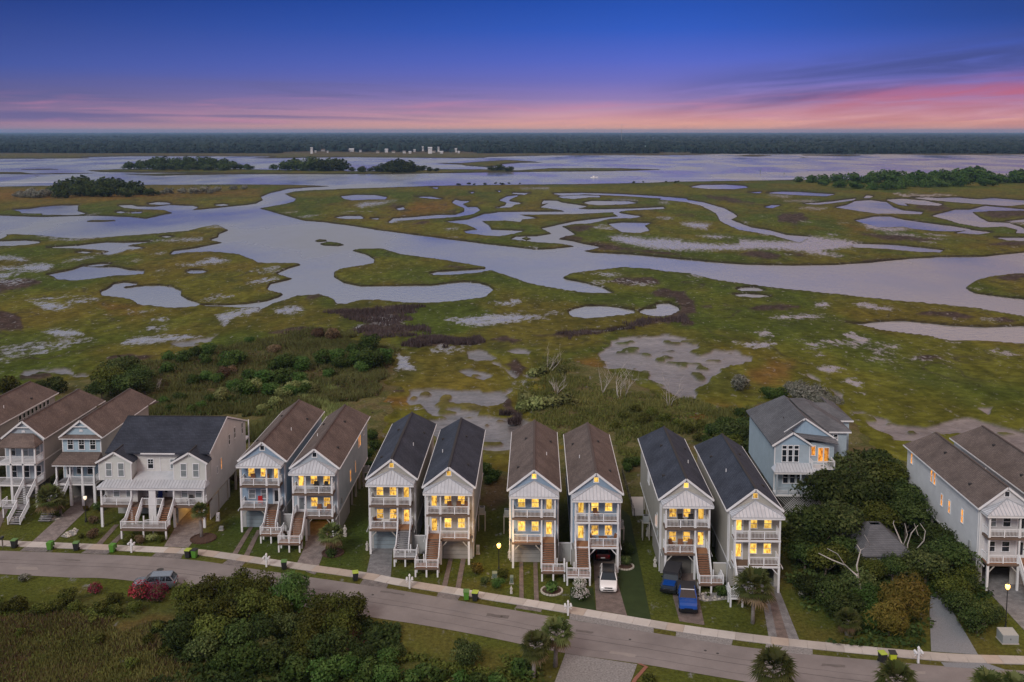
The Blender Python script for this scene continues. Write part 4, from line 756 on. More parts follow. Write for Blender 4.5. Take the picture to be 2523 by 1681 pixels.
        for x, dx in ((-2.38*s, .62*s), (.78*s, -.62*s)): MB().beam((x,-1.56,2.15), (x+dx,-1.56,2.86), .10, .10).build('knee_brace', 'pile_wood' if fascia != 'white_paint' else 'white_paint', t, fix=False)
        # front flight, landing, short flight to the ground
        x0, x1 = sorted((1.0*s, 2.42*s)); treads(t, x0, x1, -1.78, 3.2, -3.72, 1.15, 10, stair)
        for x in (x0-.06, x1+.06): MB().beam((x,-1.7,3.0), (x,-3.75,.98), .06, .30).build('stringer', 'white_paint', t, fix=False)
        railing(t, [((x0-.06,-1.72,3.2),(x0-.06,-3.70,1.2)),((x1+.06,-1.72,3.2),(x1+.06,-3.70,1.2))], name='stair_railing')
        a, b = .85*s, 3.65*s
        l = MB().box(a, b, -5.15, -3.75, .88, 1.10).build('landing', fascia, t, fix=False); MB().box(a+.02*s, b-.02*s, -5.12, -3.77, 1.102, 1.13).build('landing_floor', stair, l, fix=False)
        for x in (a+.1*s, (a+b)/2, b-.1*s): MB().box(x-.09, x+.09, -5.13, -4.95, -.1, .875).build('landing_post', 'white_paint', t, fix=False)
        for x in (a+.1*s, b-.1*s): MB().box(x-.09, x+.09, -3.95, -3.77, -.1, .875).build('landing_post', 'white_paint', t, fix=False)
        railing(t, [((a+.06*s,-5.08,1.13),(b-.06*s,-5.08,1.13)),((a+.06*s,-4.95,1.13),(a+.06*s,-3.85,1.13)),((b-.06*s,-4.95,1.13),(b-.06*s,-3.85,1.13))], name='landing_railing')
        xa, xb = sorted((2.72*s, 3.55*s)); treads(t, xa, xb, -3.65, 1.13, -2.3, 0, 5, stair)
        railing(t, [((xa,-3.6,1.1),(xa,-2.3,.1)),((xb,-3.6,1.1),(xb,-2.3,.1))], name='stair_railing')
    return t
YG = lambda y: y-1.65
H = {}
brn, drk = 'shingle_brown', 'shingle_dark'
H[1] = narrow_house('brown roofed blue grey stilt house with a red chair on its dark lower porch', -35.75, YG(127.46), 1, brn, 'siding_blue', (LIT,LIT,LIT), (GR,GR,DK), DK, ridge_m='ridge_brown', garage='garage_blue', floor='deck_wood')
H[2] = narrow_house('brown roofed grey blue stilt house with two lit windows in its right side wall', -28.28, YG(124.83), -1, brn, 'siding_greyblue', (LIT,LIT,LIT), (LIT,LIT,GR), DK, ridge_m='ridge_brown', floor='deck_wood', enclosed=False, side_win=((1,8.5,5.0,.75,1.5,LITO),(1,12.3,5.0,.45,1.5,LITO),(1,15.2,7.6,.6,1.5,LITO),(1,16.2,7.6,.6,1.5,LITO),(1,19.5,8.0,.6,1.2,GR)))
H[3] = narrow_house('black roofed beige stilt house over a grey paver driveway, three lit upper windows', -17.83, YG(121.09), 1, drk, 'siding_beige', (LIT,LIT,LIT), (ROOM,ROOM,LIT), LITB, stair='stair_grey', garage='garage_blue')
H[4] = narrow_house('black roofed beige stilt house left of the glowing lamp post', -10.47, YG(118.34), -1, drk, 'siding_beige', (LIT,LIT,LIT), (LITB,LITB,LIT), LIT)
H[5] = narrow_house('brown roofed blue stilt house just right of the glowing lamp post', -.13, YG(117.58), 1, brn, 'siding_blue', (LITB,LITB,LITB), (LITB,LITB,LITB), LITB, ridge_m='ridge_brown')
H[6] = narrow_house('brown roofed blue stilt house with the white car in its driveway', 7.27, YG(116.56), -1, brn, 'siding_blue', (LITB,LITB,LITB), (ROOM,ROOM,LITB), LITB, ridge_m='ridge_brown', fascia='white_paint', enclosed=False)
H[7] = narrow_house('black roofed beige stilt house with the blue pickup in its driveway', 17.68, YG(114.93), 1, drk, 'siding_beige', (LIT,LIT,LIT), (ROOM,ROOM,LIT), LIT, garage='dark_wall', side_win=((-1,3.2,5.2,.42,1.5,LITO),(-1,4.6,4.6,.42,1.2,LITO),(-1,12.0,7.3,.6,1.5,DK),(-1,13.0,7.3,.6,1.5,DK)))
H[8] = narrow_house('black roofed beige stilt house behind the bushy palm, beside the oak thicket', 25.05, YG(111.76), -1, drk, 'siding_beige', (LITB,LITB,LITB), (LITB,LITB,LITB), LIT, fascia='white_paint', enclosed=False, floor='deck_wood', stair='stair_grey')
narrow_house('white sided brown roofed stilt house right of the oak thicket', 53.93, 111.3, 1, brn, 'siding_white', (GR,DK,DK), (DK,DK,DK), DK, ridge_m='ridge_brown', enclosed=False, side_win=((-1,4.6,6.3,.5,1.6,LITO),(-1,8.3,6.0,.5,1.5,LITO),(-1,10.6,6.0,.5,1.4,LITO),(-1,13.0,7.9,.5,1.5,LITO),(-1,14.0,7.9,.5,1.5,LITO),(-1,20.8,8.0,.5,1.5,LITO)))
narrow_house('brown roofed house at the right edge behind the white sided one', 61.6, 114.6, 1, brn, 'siding_white', (DK,DK,DK), (DK,DK,DK), DK, ridge_m='ridge_brown')
narrow_house('brown roofed taupe house at the far left edge, only its rear roof in view', -82.0, 136.0, 1, brn, 'siding_taupe', (DK,DK,DK), (DK,DK,DK), DK, ridge_m='ridge_brown', full=False, side_win=tuple((1,11+k*1.25,7.9,.75,1.5,DK) for k in range(8)), back=20)
# screens closing the gaps inside each pair of houses
for a, b, lb in ((1,2,'grey'),(3,4,'dark grey'),(5,6,'blue grey'),(7,8,'taupe')):
    A, B = H[a].location, H[b].location; y = min(A.y, B.y)-.1+ (1.4 if a != 7 else 1)
    o = thing('screen_wall', {1:'grey screen wall between the two brown roofed houses on the left',3:'grey screen wall between the two black roofed houses left of the lamp',5:'blue grey screen wall between the two blue houses in the middle',7:'taupe screen wall between the two black roofed houses on the right'}[a], 'wall', ((A.x+B.x)/2, y, 0))
    w = (B.x-A.x)/2-2.9-.03; MB().box(-w, w, 0, .1, 0, 2.3).build('panel', 'siding_grey' if a != 7 else 'siding_beige', o, fix=False); MB().box(-w, w, -.04, .14, 2.3, 2.37).build('cap', 'white_paint', o, fix=False)

for n_, hh, sx, yy in (('left brown roofed house',1,-1,9),('second brown roofed house',2,1,18),('first black roofed house',3,-1,10),('black roofed house left of the lamp',4,1,9),('blue house right of the lamp',5,-1,9),('white car house',6,1,6.5),('pickup house',7,-1,10),('palm fronted house',8,1,9)):
    L0 = H[hh].location; t = thing('condenser_unit', 'air conditioning unit on a stand beside the '+n_, 'air conditioner', (L0.x+sx*3.5, L0.y+yy, 0))
    MB().box(-.5,.5,-.5,.5,2.2,2.3).build('platform', 'pile_wood', t, fix=False); MB().box(-.38,.38,-.38,.38,2.3,3.1).build('casing', 'util_grey', t, fix=False); MB().lathe([(.3,3.1),(.3,3.13),(.02,3.14)], k=14).build('fan_grille', 'iron', t)
    for ax in (-.42,.42):
        for ay in (-.42,.42): MB().box(ax-.06,ax+.06,ay-.06,ay+.06,-.05,2.2).build('leg', 'pile_wood', t, fix=False)
# ------------------------------------------------------------------ twin house with the long navy roof
def duplex():
    ox, oy = -50.4, 128.6; t = thing('twin_house', 'cream twin house with a wide navy roof and two front gables', 'house', (ox, oy, 0)); X = lambda x: x-ox; Yl = lambda y: y-oy
    hw = 6.85; yf, yi, yb, yr = Yl(126.7), 0, Yl(144.6), Yl(135.7); zr, ze = 12.05, 8.75
    sl = (zr-ze)/(yr-Yl(126.4))
    prof = [(0,Yl(128.6),2.95),(0,yb,2.95),(0,yb,zr-sl*(yb-yr)-.25),(0,yr,zr-.25),(0,Yl(128.6),zr-sl*(yr-Yl(128.6))-.25)]
    MB().prism([(-hw,y,z) for _,y,z in prof], (2*hw,0,0)).build('wall', 'siding_cream', t)
    rb = MB(); a, b = -hw-.3, hw+.12
    def q(x, y): return (x, y, zr-sl*abs(y-yr))
    y0 = Yl(127.9); rb.slab([[q(a,y0),q(b,y0),q(b,yr),q(a,yr)],[q(a,yr),q(b,yr),q(b,Yl(145)),q(a,Yl(145))]], .16); rf = rb.build('roof', 'shingle_navy', t)
    MB().beam((a,yr,zr+.02),(b,yr,zr+.02), .25, .06).build('ridge_vent', 'ridge_dark', rf, fix=False)
    MB().beam((b+.03,y0,q(b,y0)[2]-.08),(b+.03,yr,zr-.08), .05, .22).beam((b+.03,yr,zr-.08),(b+.03,Yl(145),q(b,Yl(145))[2]-.08), .05, .22).build('rake_board', 'white_paint', t, fix=False)
    MB().box(-2.35, 2.3, y0-.08, y0+.02, q(0,y0)[2]-.2, q(0,y0)[2]-.03).build('gutter', 'white_paint', t, fix=False)
    for cx in (X(-55.75), X(-45.75)):
        w = 2.15; zg = 9.85
        g = MB().prism([(cx-w,yf,5.9),(cx+w,yf,5.9),(cx+w,yf,8.55),(cx,yf,zg-.2),(cx-w,yf,8.55)], (0,2.2,0)).build('gable_bay', 'siding_lightgrey', t)
        r = MB().slab([[(cx-w-.3,yf-.3,8.42),(cx,yf-.3,zg),(cx,yr-3,zg+.0),(cx-w-.3,yf+1.6,8.42)],[(cx,yf-.3,zg),(cx+w+.3,yf-.3,8.42),(cx+w+.3,yf+1.6,8.42),(cx,yr-3,zg)]], .13).build('bay_roof', 'shingle_navy', t)
        MB().beam((cx,yf-.3,zg+.02),(cx,yr-3.1,zg+.03), .16, .05).build('ridge_vent', 'ridge_dark', r, fix=False)
        rake(t, cx-w-.32, cx+w+.32, 8.42, zg, yf-.34)
        MB().beam((cx,yf-.2,zg-.15),(cx,yf-.2,zg-.55), .07, .07).build('gable_bracket', 'white_paint', t, fix=False)
        for sx in (-1,1): MB().box(cx+sx*w-.06, cx+sx*w+.06, yf-.03, yf+.05, 5.9, 8.5).build('corner_board', 'white_paint', t, fix=False)
        for dx in (-.82, .82): window(t, cx+dx, yf-.01, 7.35, .72, 1.75, 0, GR)
    for x, pn in ((-2.3+1.0, DK), (1.75, GR)): window(t, x, -.01, 7.55, .7, 1.25, 0, pn, 'grid' if pn == DK else 'double')
    MB().box(-.05, .05, -.05, .02, 6.2, 8.6).build('centre_board', 'white_paint', t, fix=False)
    # metal porch roof
    f = Yl(125.2); pr = MB().slab([[(-hw-.5,f,5.45),(hw+.25,f,5.45),(hw-.1,yf+.0,6.0),(-hw+.15,yf+.0,6.0)],[(-3.0,yf-.02,6.0),(2.9,yf-.02,6.0),(2.9,-.02,6.55),(-3.0,-.02,6.55)],[(hw+.25,f,5.45),(hw+.25,yf+.6,5.45),(hw-.1,yf+.6,6.0),(hw-.1,yf,6.0)],[(-hw-.5,f,5.45),(-hw+.15,yf,6.0),(-hw+.15,yf+.6,6.0),(-hw-.5,yf+.6,5.45)]], .1).build('porch_roof', 'metal_roof', t)
    s = MB()
    for i in range(-16, 17): s.beam((i*.42,f,5.49),(i*.42,yf,6.04), .03, .04)
    so = s.build('seams', 'metal_seam', pr, fix=False); so['kind'] = 'stuff'
    MB().box(-hw-.4, hw+.15, f+.05, f+.2, 5.1, 5.34).build('header', 'white_paint', t, fix=False)
    MB().box(-hw-.2, hw, f+.2, 0, 5.18, 5.24).build('porch_ceiling', 'white_paint', t, fix=False)
    MB().box(-hw, -hw+4.4, yf, 0, 2.95, 5.89).build('porch_wall', 'siding_cream', t, fix=False); MB().box(hw-4.4, hw, yf, 0, 2.95, 5.89).build('porch_wall', 'siding_cream', t, fix=False)
    d = MB().box(-hw-.1, hw+.05, f+.15, .0, 2.68, 2.93).build('deck', 'fascia_wood', t, fix=False); MB().box(-hw-.08, hw+.03, f+.17, 0, 2.932, 2.96).build('deck_floor', 'deck_wood', d, fix=False)
    px = [-hw+.05, -hw+4.05, hw-4.0, hw-.05]
    for x in px: MB().box(x-.1, x+.1, f+.22, f+.42, 2.96, 5.1).build('post', 'white_paint', t, fix=False)
    for x in px+[0.0]: MB().box(x-.15, x+.15, f+.2, f+.5, -.1, 2.67).build('pile', 'white_paint', t, fix=False)
    MB().box(-.45, .45, f+.2, f+.42, 2.96, 5.1).box(-.5, .5, f+.14, f+.199, .2, 2.95).build('centre_pier', 'white_paint', t, fix=False)
    for cx, ps in ((-hw+1.6, GR), (-hw+3.3, GR), (hw-3.0, GR), (hw-1.1, GR)): window(t, cx, yf-.01, 4.35, .75, 1.35, 0, ps)
    door(t, -1.5, -.01, 2.97, pane=DK, lite=(.66,1.6,.3)); door(t, 1.35, -.01, 2.97, pane=GR, lite=(.3,.3,1.5)); window(t, .65, -.01, 4.35, .3, 1.5, 0, DK, 'single'); window(t, 2.1, -.01, 4.2, .3, 1.7, 0, DK, 'single')
    yfr = f+.32; z = 2.96
    railing(t, [((-hw+.15,yfr,z),(-hw+3.95,yfr,z)),((-hw+5.5,yfr,z),(-.5,yfr,z)),((.5,yfr,z),(1.45,yfr,z)),((hw-3.9,yfr,z),(hw-.15,yfr,z)),((-hw+.05,yfr+.1,z),(-hw+.05,yf-.05,z)),((hw-.05,yfr+.1,z),(hw-.05,yf-.05,z))])
    ly0, ly1 = Yl(121.6), Yl(123.1)
    for x0, x1 in ((-hw+4.15, -hw+5.45), (1.5, 2.8)):
        treads(t, x0, x1, f+.05, 2.95, ly1+.1, 1.35, 8, 'stair_wood'); railing(t, [((x0-.05,f+.1,z),(x0-.05,ly1+.1,1.35)),((x1+.05,f+.1,z),(x1+.05,ly1+.1,1.35))], name='stair_railing')
        for x in (x0-.05, x1+.05): MB().beam((x,f+.1,2.75),(x,ly1+.1,1.15), .06, .28).build('stringer', 'white_paint', t, fix=False)
    x0, x1 = -2.75, 3.2
    l = MB().box(x0, x1, ly0, ly1, 1.05, 1.30).build('landing', 'fascia_wood', t, fix=False); MB().box(x0+.02, x1-.02, ly0+.02, ly1-.02, 1.302, 1.33).build('landing_floor', 'deck_wood', l, fix=False)
    railing(t, [((x0+.06,ly0+.06,1.33),(x1-.06,ly0+.06,1.33)),((x0+.06,ly0+.1,1.33),(x0+.06,ly1-.05,1.33)),((x1-.06,ly0+.1,1.33),(x1-.06,ly1-.05,1.33))], name='landing_railing')
    for x in (x0+.1, .2, x1-.1): MB().box(x-.1, x+.1, ly0+.02, ly0+.22, -.1, 1.04).build('landing_post', 'white_paint', t, fix=False)
    MB().box(-.55, -.4, ly1+.35, ly1+.5, -.1, 2.3).box(.65, .8, ly1+.35, ly1+.5, -.1, 2.3).beam((-.4,ly1+.42,1.7),(.65,ly1+.42,1.85), .06, .08).build('gate_posts', 'white_paint', t, fix=False)
    # under croft: left bay dark, right bay lit
    MB().box(-hw+.2, hw-4.2, 1.5, 1.6, 0, 2.67).box(hw-4.2, hw-4.1, -1.6, 8, 0, 2.67).box(hw-4.1, hw-.1, 8, 8.1, 0, 2.67).build('ground_floor_wall', 'siding_taupe', t, fix=False)
    MB().box(hw-4.09, hw-4.05, -1.5, 7.9, .05, 2.6).build('garage_side_panel', 'siding_cream', t, fix=False)
    for y in (3, 7, 11, 15): MB().box(hw-.3, hw-.02, y-.13, y+.13, -.1, 2.94).build('pile', 'pile_wood', t, fix=False)
    for y, zc, w, h, pn in ((4.2,6.2,.34,1.5,LITO),(10.6,8.6,.6,1.5,DK),(8.0,8.4,.6,1.4,DK),(14.2,8.2,.6,1.6,DK),(2.4,5.9,.3,.9,GR)): window(t, hw+.005, y, zc, w, h, R(90), pn, 'single' if w < .5 else 'double')
    MB().box(hw-3.3, hw+.0, yb, yb+1.9, 2.7, 2.9).box(hw-3.3, hw, yb, yb+1.9, 5.7, 5.9).box(hw-.15, hw, yb+1.75, yb+1.9, 2.9, 8.4).build('rear_porch', 'white_paint', t, fix=False)
    ll = bpy.data.lights.new('garage_lamp', 'POINT'); ll.energy = 130; ll.color = (1,.50,.10); ll.shadow_soft_size = .12; lo = bpy.data.objects.new('garage_lamp', ll); COL.objects.link(lo); lo.parent = t; lo.location = (hw-2.2, 1.6, 2.45); MB().box(hw-.22, hw-.12, -.4, 8, 0, 2.67).build('ground_floor_wall', 'siding_cream', t, fix=False)  # cream side panel added to stop the garage light leaking out sideways
    return t
duplex()
ll = bpy.data.lights.new('garage_lamp', 'POINT'); ll.energy = 75; ll.color = (1,.46,.08); ll.shadow_soft_size = .12; lo = bpy.data.objects.new('garage_lamp', ll); COL.objects.link(lo); lo.parent = H[2]; lo.location = (.9, 3.0, 2.6)

# ------------------------------------------------------------------ the two porch houses on the left
def left_house(label, cx, yw, wall, sidem, two_storey_porch, zr=11.65, back=17.2):
    t = thing('porch_house', label, 'house', (cx, yw, 0)); Wd = 2.75; sl = .80; ze = zr-sl*3.08
    MB().prism([(-Wd,0,3.0),(Wd,0,3.0),(Wd,0,zr-sl*Wd-.2),(0,0,zr-.2),(-Wd,0,zr-sl*Wd-.2)], (0,.12,0)).build('front_wall', wall, t)
    MB().prism([(-Wd+.01,.121,3.0),(Wd-.01,.121,3.0),(Wd-.01,.121,zr-sl*Wd-.21),(0,.121,zr-.21),(-Wd+.01,.121,zr-sl*Wd-.21)], (0,back,0)).build('wall', sidem, t)
    rf = gable_roof_y(-3.08, 3.08, ze, zr, -.3, back+2.3, .16, 2.3).build('roof', 'shingle_brown', t); MB().beam((0,-.3,zr+.02),(0,back,zr+.02), .25, .06).build('ridge_vent', 'ridge_brown', rf, fix=False)
    MB().slab([[(-3.0,back-1,ze+.05),(3.3,back-1,ze+.05),(3.3,back+3.2,ze-.5),(-3.0,back+3.2,ze-.5)]], .14).build('rear_porch_roof', 'shingle_brown', t)
    rake(t, -3.1, 3.1, ze, zr, -.34)
    for sx in (-1, 1):
        MB().box(sx*3.06, sx*3.15, -.3, back+2.3, ze-.17, ze-.03).build('gutter', 'white_paint', t, fix=False); MB().box(sx*(Wd-.1), sx*(Wd+.03), -.03, .1, 3.0, ze-.1).build('corner_board', 'white_paint', t, fix=False)
    MB().box(-.9, .9, -.36, -.28, zr-1.0, zr-.88).build('gable_tie', 'white_paint', t, fix=False)
    MB().prism([(-.25,-.02,zr-1.75),(.25,-.02,zr-1.75),(.25,-.02,zr-1.5),(.12,-.02,zr-1.4),(-.12,-.02,zr-1.4),(-.25,-.02,zr-1.5)], (0,-.04,0)).build('gable_vent', 'white_paint', t)
    MB().box(Wd+.015, Wd+.06, .1, back, 5.9, 6.06).build('band_board', 'white_paint', t, fix=False)
    pf = -2.35
    d = MB().box(-Wd, Wd, pf, -.01, 2.95, 3.2).build('deck', 'white_paint', t, fix=False); MB().box(-Wd+.02, Wd-.02, pf+.02, -.012, 3.202, 3.23).build('deck_floor', 'stair_grey', d, fix=False)
    if two_storey_porch:
        MB().slab([[(-3.0,pf-.3,8.6),(2.9,pf-.3,8.6),(1.6,-.36,9.9),(-1.6,-.36,9.9)],[(2.9,pf-.3,8.6),(2.9,-.36,8.7),(1.6,-.36,9.9)],[(-3.0,-.36,8.7),(-3.0,pf-.3,8.6),(-1.6,-.36,9.9)]], .13).build('porch_roof', 'shingle_brown', t)
        MB().box(-2.95, 2.85, pf-.25, pf-.1, 8.5, 8.62).box(2.72,2.85,pf,-.02,8.5,8.62).build('header', 'white_paint', t, fix=False)
        MB().box(-Wd, Wd, pf, -.01, 5.95, 6.2).build('upper_deck', 'white_paint', t, fix=False); MB().box(-Wd+.1, Wd-.1, pf+.05, -.02, 8.45, 8.49).build('porch_ceiling', 'white_paint', t, fix=False)
        ztop = 8.5
        railing(t, [((-2.6,pf+.1,6.2),(-.9,pf+.1,6.2)),((-.7,pf+.1,6.2),(.8,pf+.1,6.2)),((1.0,pf+.1,6.2),(2.55,pf+.1,6.2)),((2.65,pf+.2,6.2),(2.65,-.1,6.2))])
        for x in (-1.7,.1,1.8): window(t, x, -.01, 7.4, .8, 1.6, 0, GR if x > 0 else DK); window(t, x, -.01, 4.3, .9, 1.7, 0, DK)
        posts = (-2.65, -.8, .9, 2.62); stx = (1.0, 2.55)
    else:
        MB().slab([[(-3.15,pf-.35,6.05),(3.05,pf-.35,6.05),(2.75,-.02,7.0),(-2.75,-.02,7.0)],[(3.05,pf-.35,6.05),(3.05,-.02,6.05),(2.75,-.02,7.0)],[(-3.15,-.02,6.05),(-3.15,pf-.35,6.05),(-2.75,-.02,7.0)]], .13).build('porch_roof', 'shingle_brown', t)
        MB().slab([[(-2.95,-.55,9.15),(2.95,-.55,9.15),(2.4,-.02,9.5),(-2.4,-.02,9.5)]], .1).build('pent_roof', 'shingle_brown', t); MB().box(-2.95, 2.95, -.62, -.5, 8.95, 9.04).build('pent_fascia', 'white_paint', t, fix=False)
        MB().box(-3.1, 3.0, pf-.3, pf-.15, 5.75, 5.91).build('header', 'white_paint', t, fix=False); ztop = 5.75
        for x in (-1.6, 0, 1.6): window(t, x, -.01, 8.05, .72, 1.35, 0, DK, 'grid')
        door(t, -1.9, -.01, 3.24, pane=DK); window(t, -.4, -.01, 4.6, .8, 1.6, 0, DK); window(t, 1.1, -.01, 4.6, .8, 1.6, 0, DK)
        posts = (-2.65, -.75, .95, 2.6); stx = (-2.5, -.9)
    runs = []
    for a, b in zip(posts, posts[1:]):
        if abs((a+b)/2-sum(stx)/2) > .5: runs.append(((a+.1,pf+.1,3.23),(b-.1,pf+.1,3.23)))
    runs.append(((2.62,pf+.2,3.23),(2.62,-.1,3.23))); railing(t, runs)
    for x in posts:
        MB().box(x-.1, x+.1, pf, pf+.2, 3.2, ztop).build('post', 'white_paint', t, fix=False); MB().box(x-.17, x+.17, pf-.02, pf+.3, -.1, 2.94).build('pile', 'white_paint', t, fix=False)
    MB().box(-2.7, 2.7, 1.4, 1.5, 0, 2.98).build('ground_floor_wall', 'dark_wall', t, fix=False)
    for y in (4, 8, 12, 16): MB().box(2.4, 2.65, y-.13, y+.13, -.1, 2.98).build('pile', 'pile_wood', t, fix=False)
    x0, x1 = stx
    if two_storey_porch:
        treads(t, x0, x1, pf-.05, 3.2, pf-2.6, 1.5, 8, 'stair_grey'); railing(t, [((x0-.05,pf,3.2),(x0-.05,pf-2.6,1.5)),((x1+.05,pf,3.2),(x1+.05,pf-2.6,1.5))], name='stair_railing')
        MB().box(x0-1.1, x1+.4, pf-4.0, pf-2.6, 1.28, 1.5).build('landing', 'stair_grey', t, fix=False)
        railing(t, [((x0-1.05,pf-3.95,1.5),(x0+.9,pf-3.95,1.5)),((x0-1.05,pf-3.9,1.5),(x0-1.05,pf-2.7,1.5)),((x1+.35,pf-3.0,1.5),(x1+.35,pf-2.6,1.5))], name='landing_railing')
        treads(t, x0+1.0, x1+1.0, pf-3.9, 1.5, pf-6.4, 0, 7, 'stair_grey'); railing(t, [((x0+.95,pf-3.9,1.5),(x0+.95,pf-6.4,.1)),((x1+1.05,pf-3.9,1.5),(x1+1.05,pf-6.4,.1))], name='stair_railing')
        for x in (x0-1.0, x1+.3): MB().box(x-.08, x+.08, pf-3.95, pf-3.8, -.1, 1.27).build('landing_post', 'white_paint', t, fix=False)
    else:
        treads(t, x0, x1, pf-.05, 3.2, pf-3.0, 1.2, 9, 'stair_grey'); railing(t, [((x0-.05,pf,3.2),(x0-.05,pf-3.0,1.2)),((x1+.05,pf,3.2),(x1+.05,pf-3.0,1.2))], name='stair_railing')
        MB().box(x0-.3, x1+.3, pf-4.3, pf-3.0, .98, 1.2).build('landing', 'stair_grey', t, fix=False); treads(t, x0, x1, pf-4.3, 1.2, pf-5.9, 0, 5, 'stair_grey')
    return t
left_house('grey porch house with a two storey screened porch and brown roof, far left', -71.9, 134.4, 'siding_greyblue', 'siding_taupe', True)
left_house('light blue gabled house with three small upper windows and brown porch roof', -64.0, 135.0, 'siding_sky', 'siding_taupe', False)

# ------------------------------------------------------------------ blue house behind the oaks, and the roof hidden among them
def blue_house():
    ox, oy = 37.5, 133.4; t = thing('blue_house', 'large blue house with a grey hipped roof behind the oak trees', 'house', (ox, oy, 0)); wl = 'siding_deepblue'
    MB().box(-4.7, 3.6, .6, 16, 2.9, 9.4).box(-4.7, .15, 0, .6, 2.9, 9.4).build('wall', wl, t)
    # main roof with front gable
    r = MB().slab([[(-5.15,-.35,9.35),(-.35,1.0,12.75),(-.35,13,12.75),(-5.15,16.6,9.35)],[(-.35,1.0,12.75),(4.1,1.0,9.75),(4.1,16.6,9.75),(-.35,13,12.75)],[(-5.15,16.6,9.35),(-.35,13,12.75),(4.1,16.6,9.75)]], .18).build('roof', 'shingle_grey', t)
    MB().lathe([(.07,0),(.07,.4),(.001,.4)], (-2.2, 5.5, 11.25), 8).build('vent_pipe', 'iron', r)
    MB().prism([(-3.0,1.25,10.75),(3.9,1.25,9.75),(-.35,1.25,12.55)], (0,.2,0)).build('gable_panel', 'board_blue', t)
    MB().beam((-3.2,.95,10.72),(-.35,.95,12.68), .06, .22).beam((-.35,.95,12.68),(4.15,.95,9.65), .06, .22).build('rake_board', 'white_paint', t, fix=False)
    bt = MB()
    for i in range(12): x = -2.4+i*.5; zz = 12.55-abs(x+.35)*.66; bt.box(x-.02, x+.02, 1.21, 1.249, 9.9 if x > -.5 else 10.75, max(zz-.1, 10.0))
    b = bt.build('battens', 'board_blue', t, fix=False); b['kind'] = 'stuff'
    MB().slab([[(-2.6,.2,10.55),(3.9,-.3,9.55),(3.9,1.24,10.0),(-2.6,1.24,10.75)]], .12).build('pent_roof', 'shingle_grey', t)
    # front left bay
    MB().prism([(-4.7,-.02,9.3),(.15,-.02,9.3),(-2.4,-.02,10.9)], (0,1,0)).build('bay_gable', 'board_blue', t)
    MB().slab([[(-5.1,-.4,9.3),(-2.4,-.4,11.15),(-2.4,2.4,11.2),(-5.1,.6,9.3)],[(-2.4,-.4,11.15),(.5,-.4,9.3),(.5,2.4,9.35),(-2.4,2.4,11.2)]], .13).build('bay_roof', 'shingle_grey', t)
    rake(t, -5.12, .52, 9.3, 11.15, -.44)
    for k in range(3):
        x = -3.35+k*.82; window(t, x, -.01, 8.95, .55, .42, 0, DK, 'single'); window(t, x, -.01, 7.75, .55, 1.65, 0, DK)
    for x in (-4.65, .12): MB().box(x-.06, x+.06, -.04, .05, 2.9, 9.2).build('corner_board', 'white_paint', t, fix=False)
    window(t, .75, .59, 8.3, .5, 1.3, 0, LITO, 'single'); window(t, 1.75, .59, 7.7, .62, 2.0, 0, LITO, 'single'); window(t, 2.55, .59, 7.7, .62, 2.0, 0, LITO, 'single')
    MB().box(.2, 3.3, -1.2, .58, 6.2, 6.4).build('balcony', 'white_paint', t, fix=False); railing(t, [((.25,-1.1,6.4),(3.2,-1.1,6.4)),((.25,-1.0,6.4),(.25,.5,6.4)),((3.2,-1.0,6.4),(3.2,.5,6.4))])
    # wings to the right
    MB().box(3.61, 5.9, 2.6, 14, 2.9, 10.5).build('right_wing', wl, t, fix=False); window(t, 4.35, 2.59, 9.6, .5, .8, 0, DK)
    MB().slab([[(3.2,2.2,10.5),(6.4,2.2,10.6),(2.4,7.5,12.6),(.2,7.5,12.6)],[(6.4,2.2,10.6),(6.4,14.5,10.6),(2.4,12,12.6),(2.4,7.5,12.6)],[(.2,7.5,12.6),(2.4,7.5,12.6),(2.4,12,12.6),(.2,12,12.6)]], .14).build('wing_roof', 'shingle_grey', t); MB().box(3.3, 6.4, 2.13, 2.2, 10.3, 10.5).build('gutter', 'white_paint', t, fix=False)
    MB().box(5.5, 7.9, 8, 17, 2.9, 10.4).build('rear_wing', wl, t, fix=False); MB().slab([[(4.8,7.6,10.5),(8.4,7.6,10.5),(5.6,11.5,12.1),(3.6,11.5,12.1)],[(8.4,7.6,10.5),(8.4,17.4,10.5),(5.6,15,12.1),(5.6,11.5,12.1)]], .14).build('rear_wing_roof', 'shingle_grey', t); MB().box(5.0, 8.4, 7.53, 7.6, 10.3, 10.5).build('gutter', 'white_paint', t, fix=False)
    # lower porch with metal roof, deck and lattice
    MB().slab([[(-5.1,-1.9,6.05),(1.2,-1.9,6.05),(.2,-.02,6.75),(-4.4,-.02,6.75)],[(1.2,-1.9,6.05),(1.2,-.02,6.05),(.2,-.02,6.75)],[(-5.1,-.02,6.05),(-5.1,-1.9,6.05),(-4.4,-.02,6.75)]], .1).build('porch_roof', 'metal_roof', t)
    s = MB()
    for i in range(15): x = -4.9+i*.42; s.beam((x,-1.88,6.09),(min(max(x,-4.35),.15),-.05,6.78), .035, .05)
    b = s.build('seams', 'metal_seam', t, fix=False); b['kind'] = 'stuff'
    MB().box(-5.0, 1.1, -1.85, -1.72, 5.75, 5.94).build('header', 'white_paint', t, fix=False)
    for k in range(3): window(t, -3.1+k*.95, -.01, 4.7, .65, 1.6, 0, DK)
    MB().box(-4.8, 3.4, -1.85, -.01, 2.65, 2.9).build('deck', 'white_paint', t, fix=False); railing(t, [((-4.7,-1.75,2.9),(-1.5,-1.75,2.9)),((-1.4,-1.75,2.9),(1.6,-1.75,2.9))], m='siding_greyblue')
    for x in (-4.7, -1.5, 1.1): MB().box(x-.09, x+.09, -1.84, -1.66, 2.9, 5.75).build('post', 'siding_greyblue', t, fix=False)
    lt = MB()
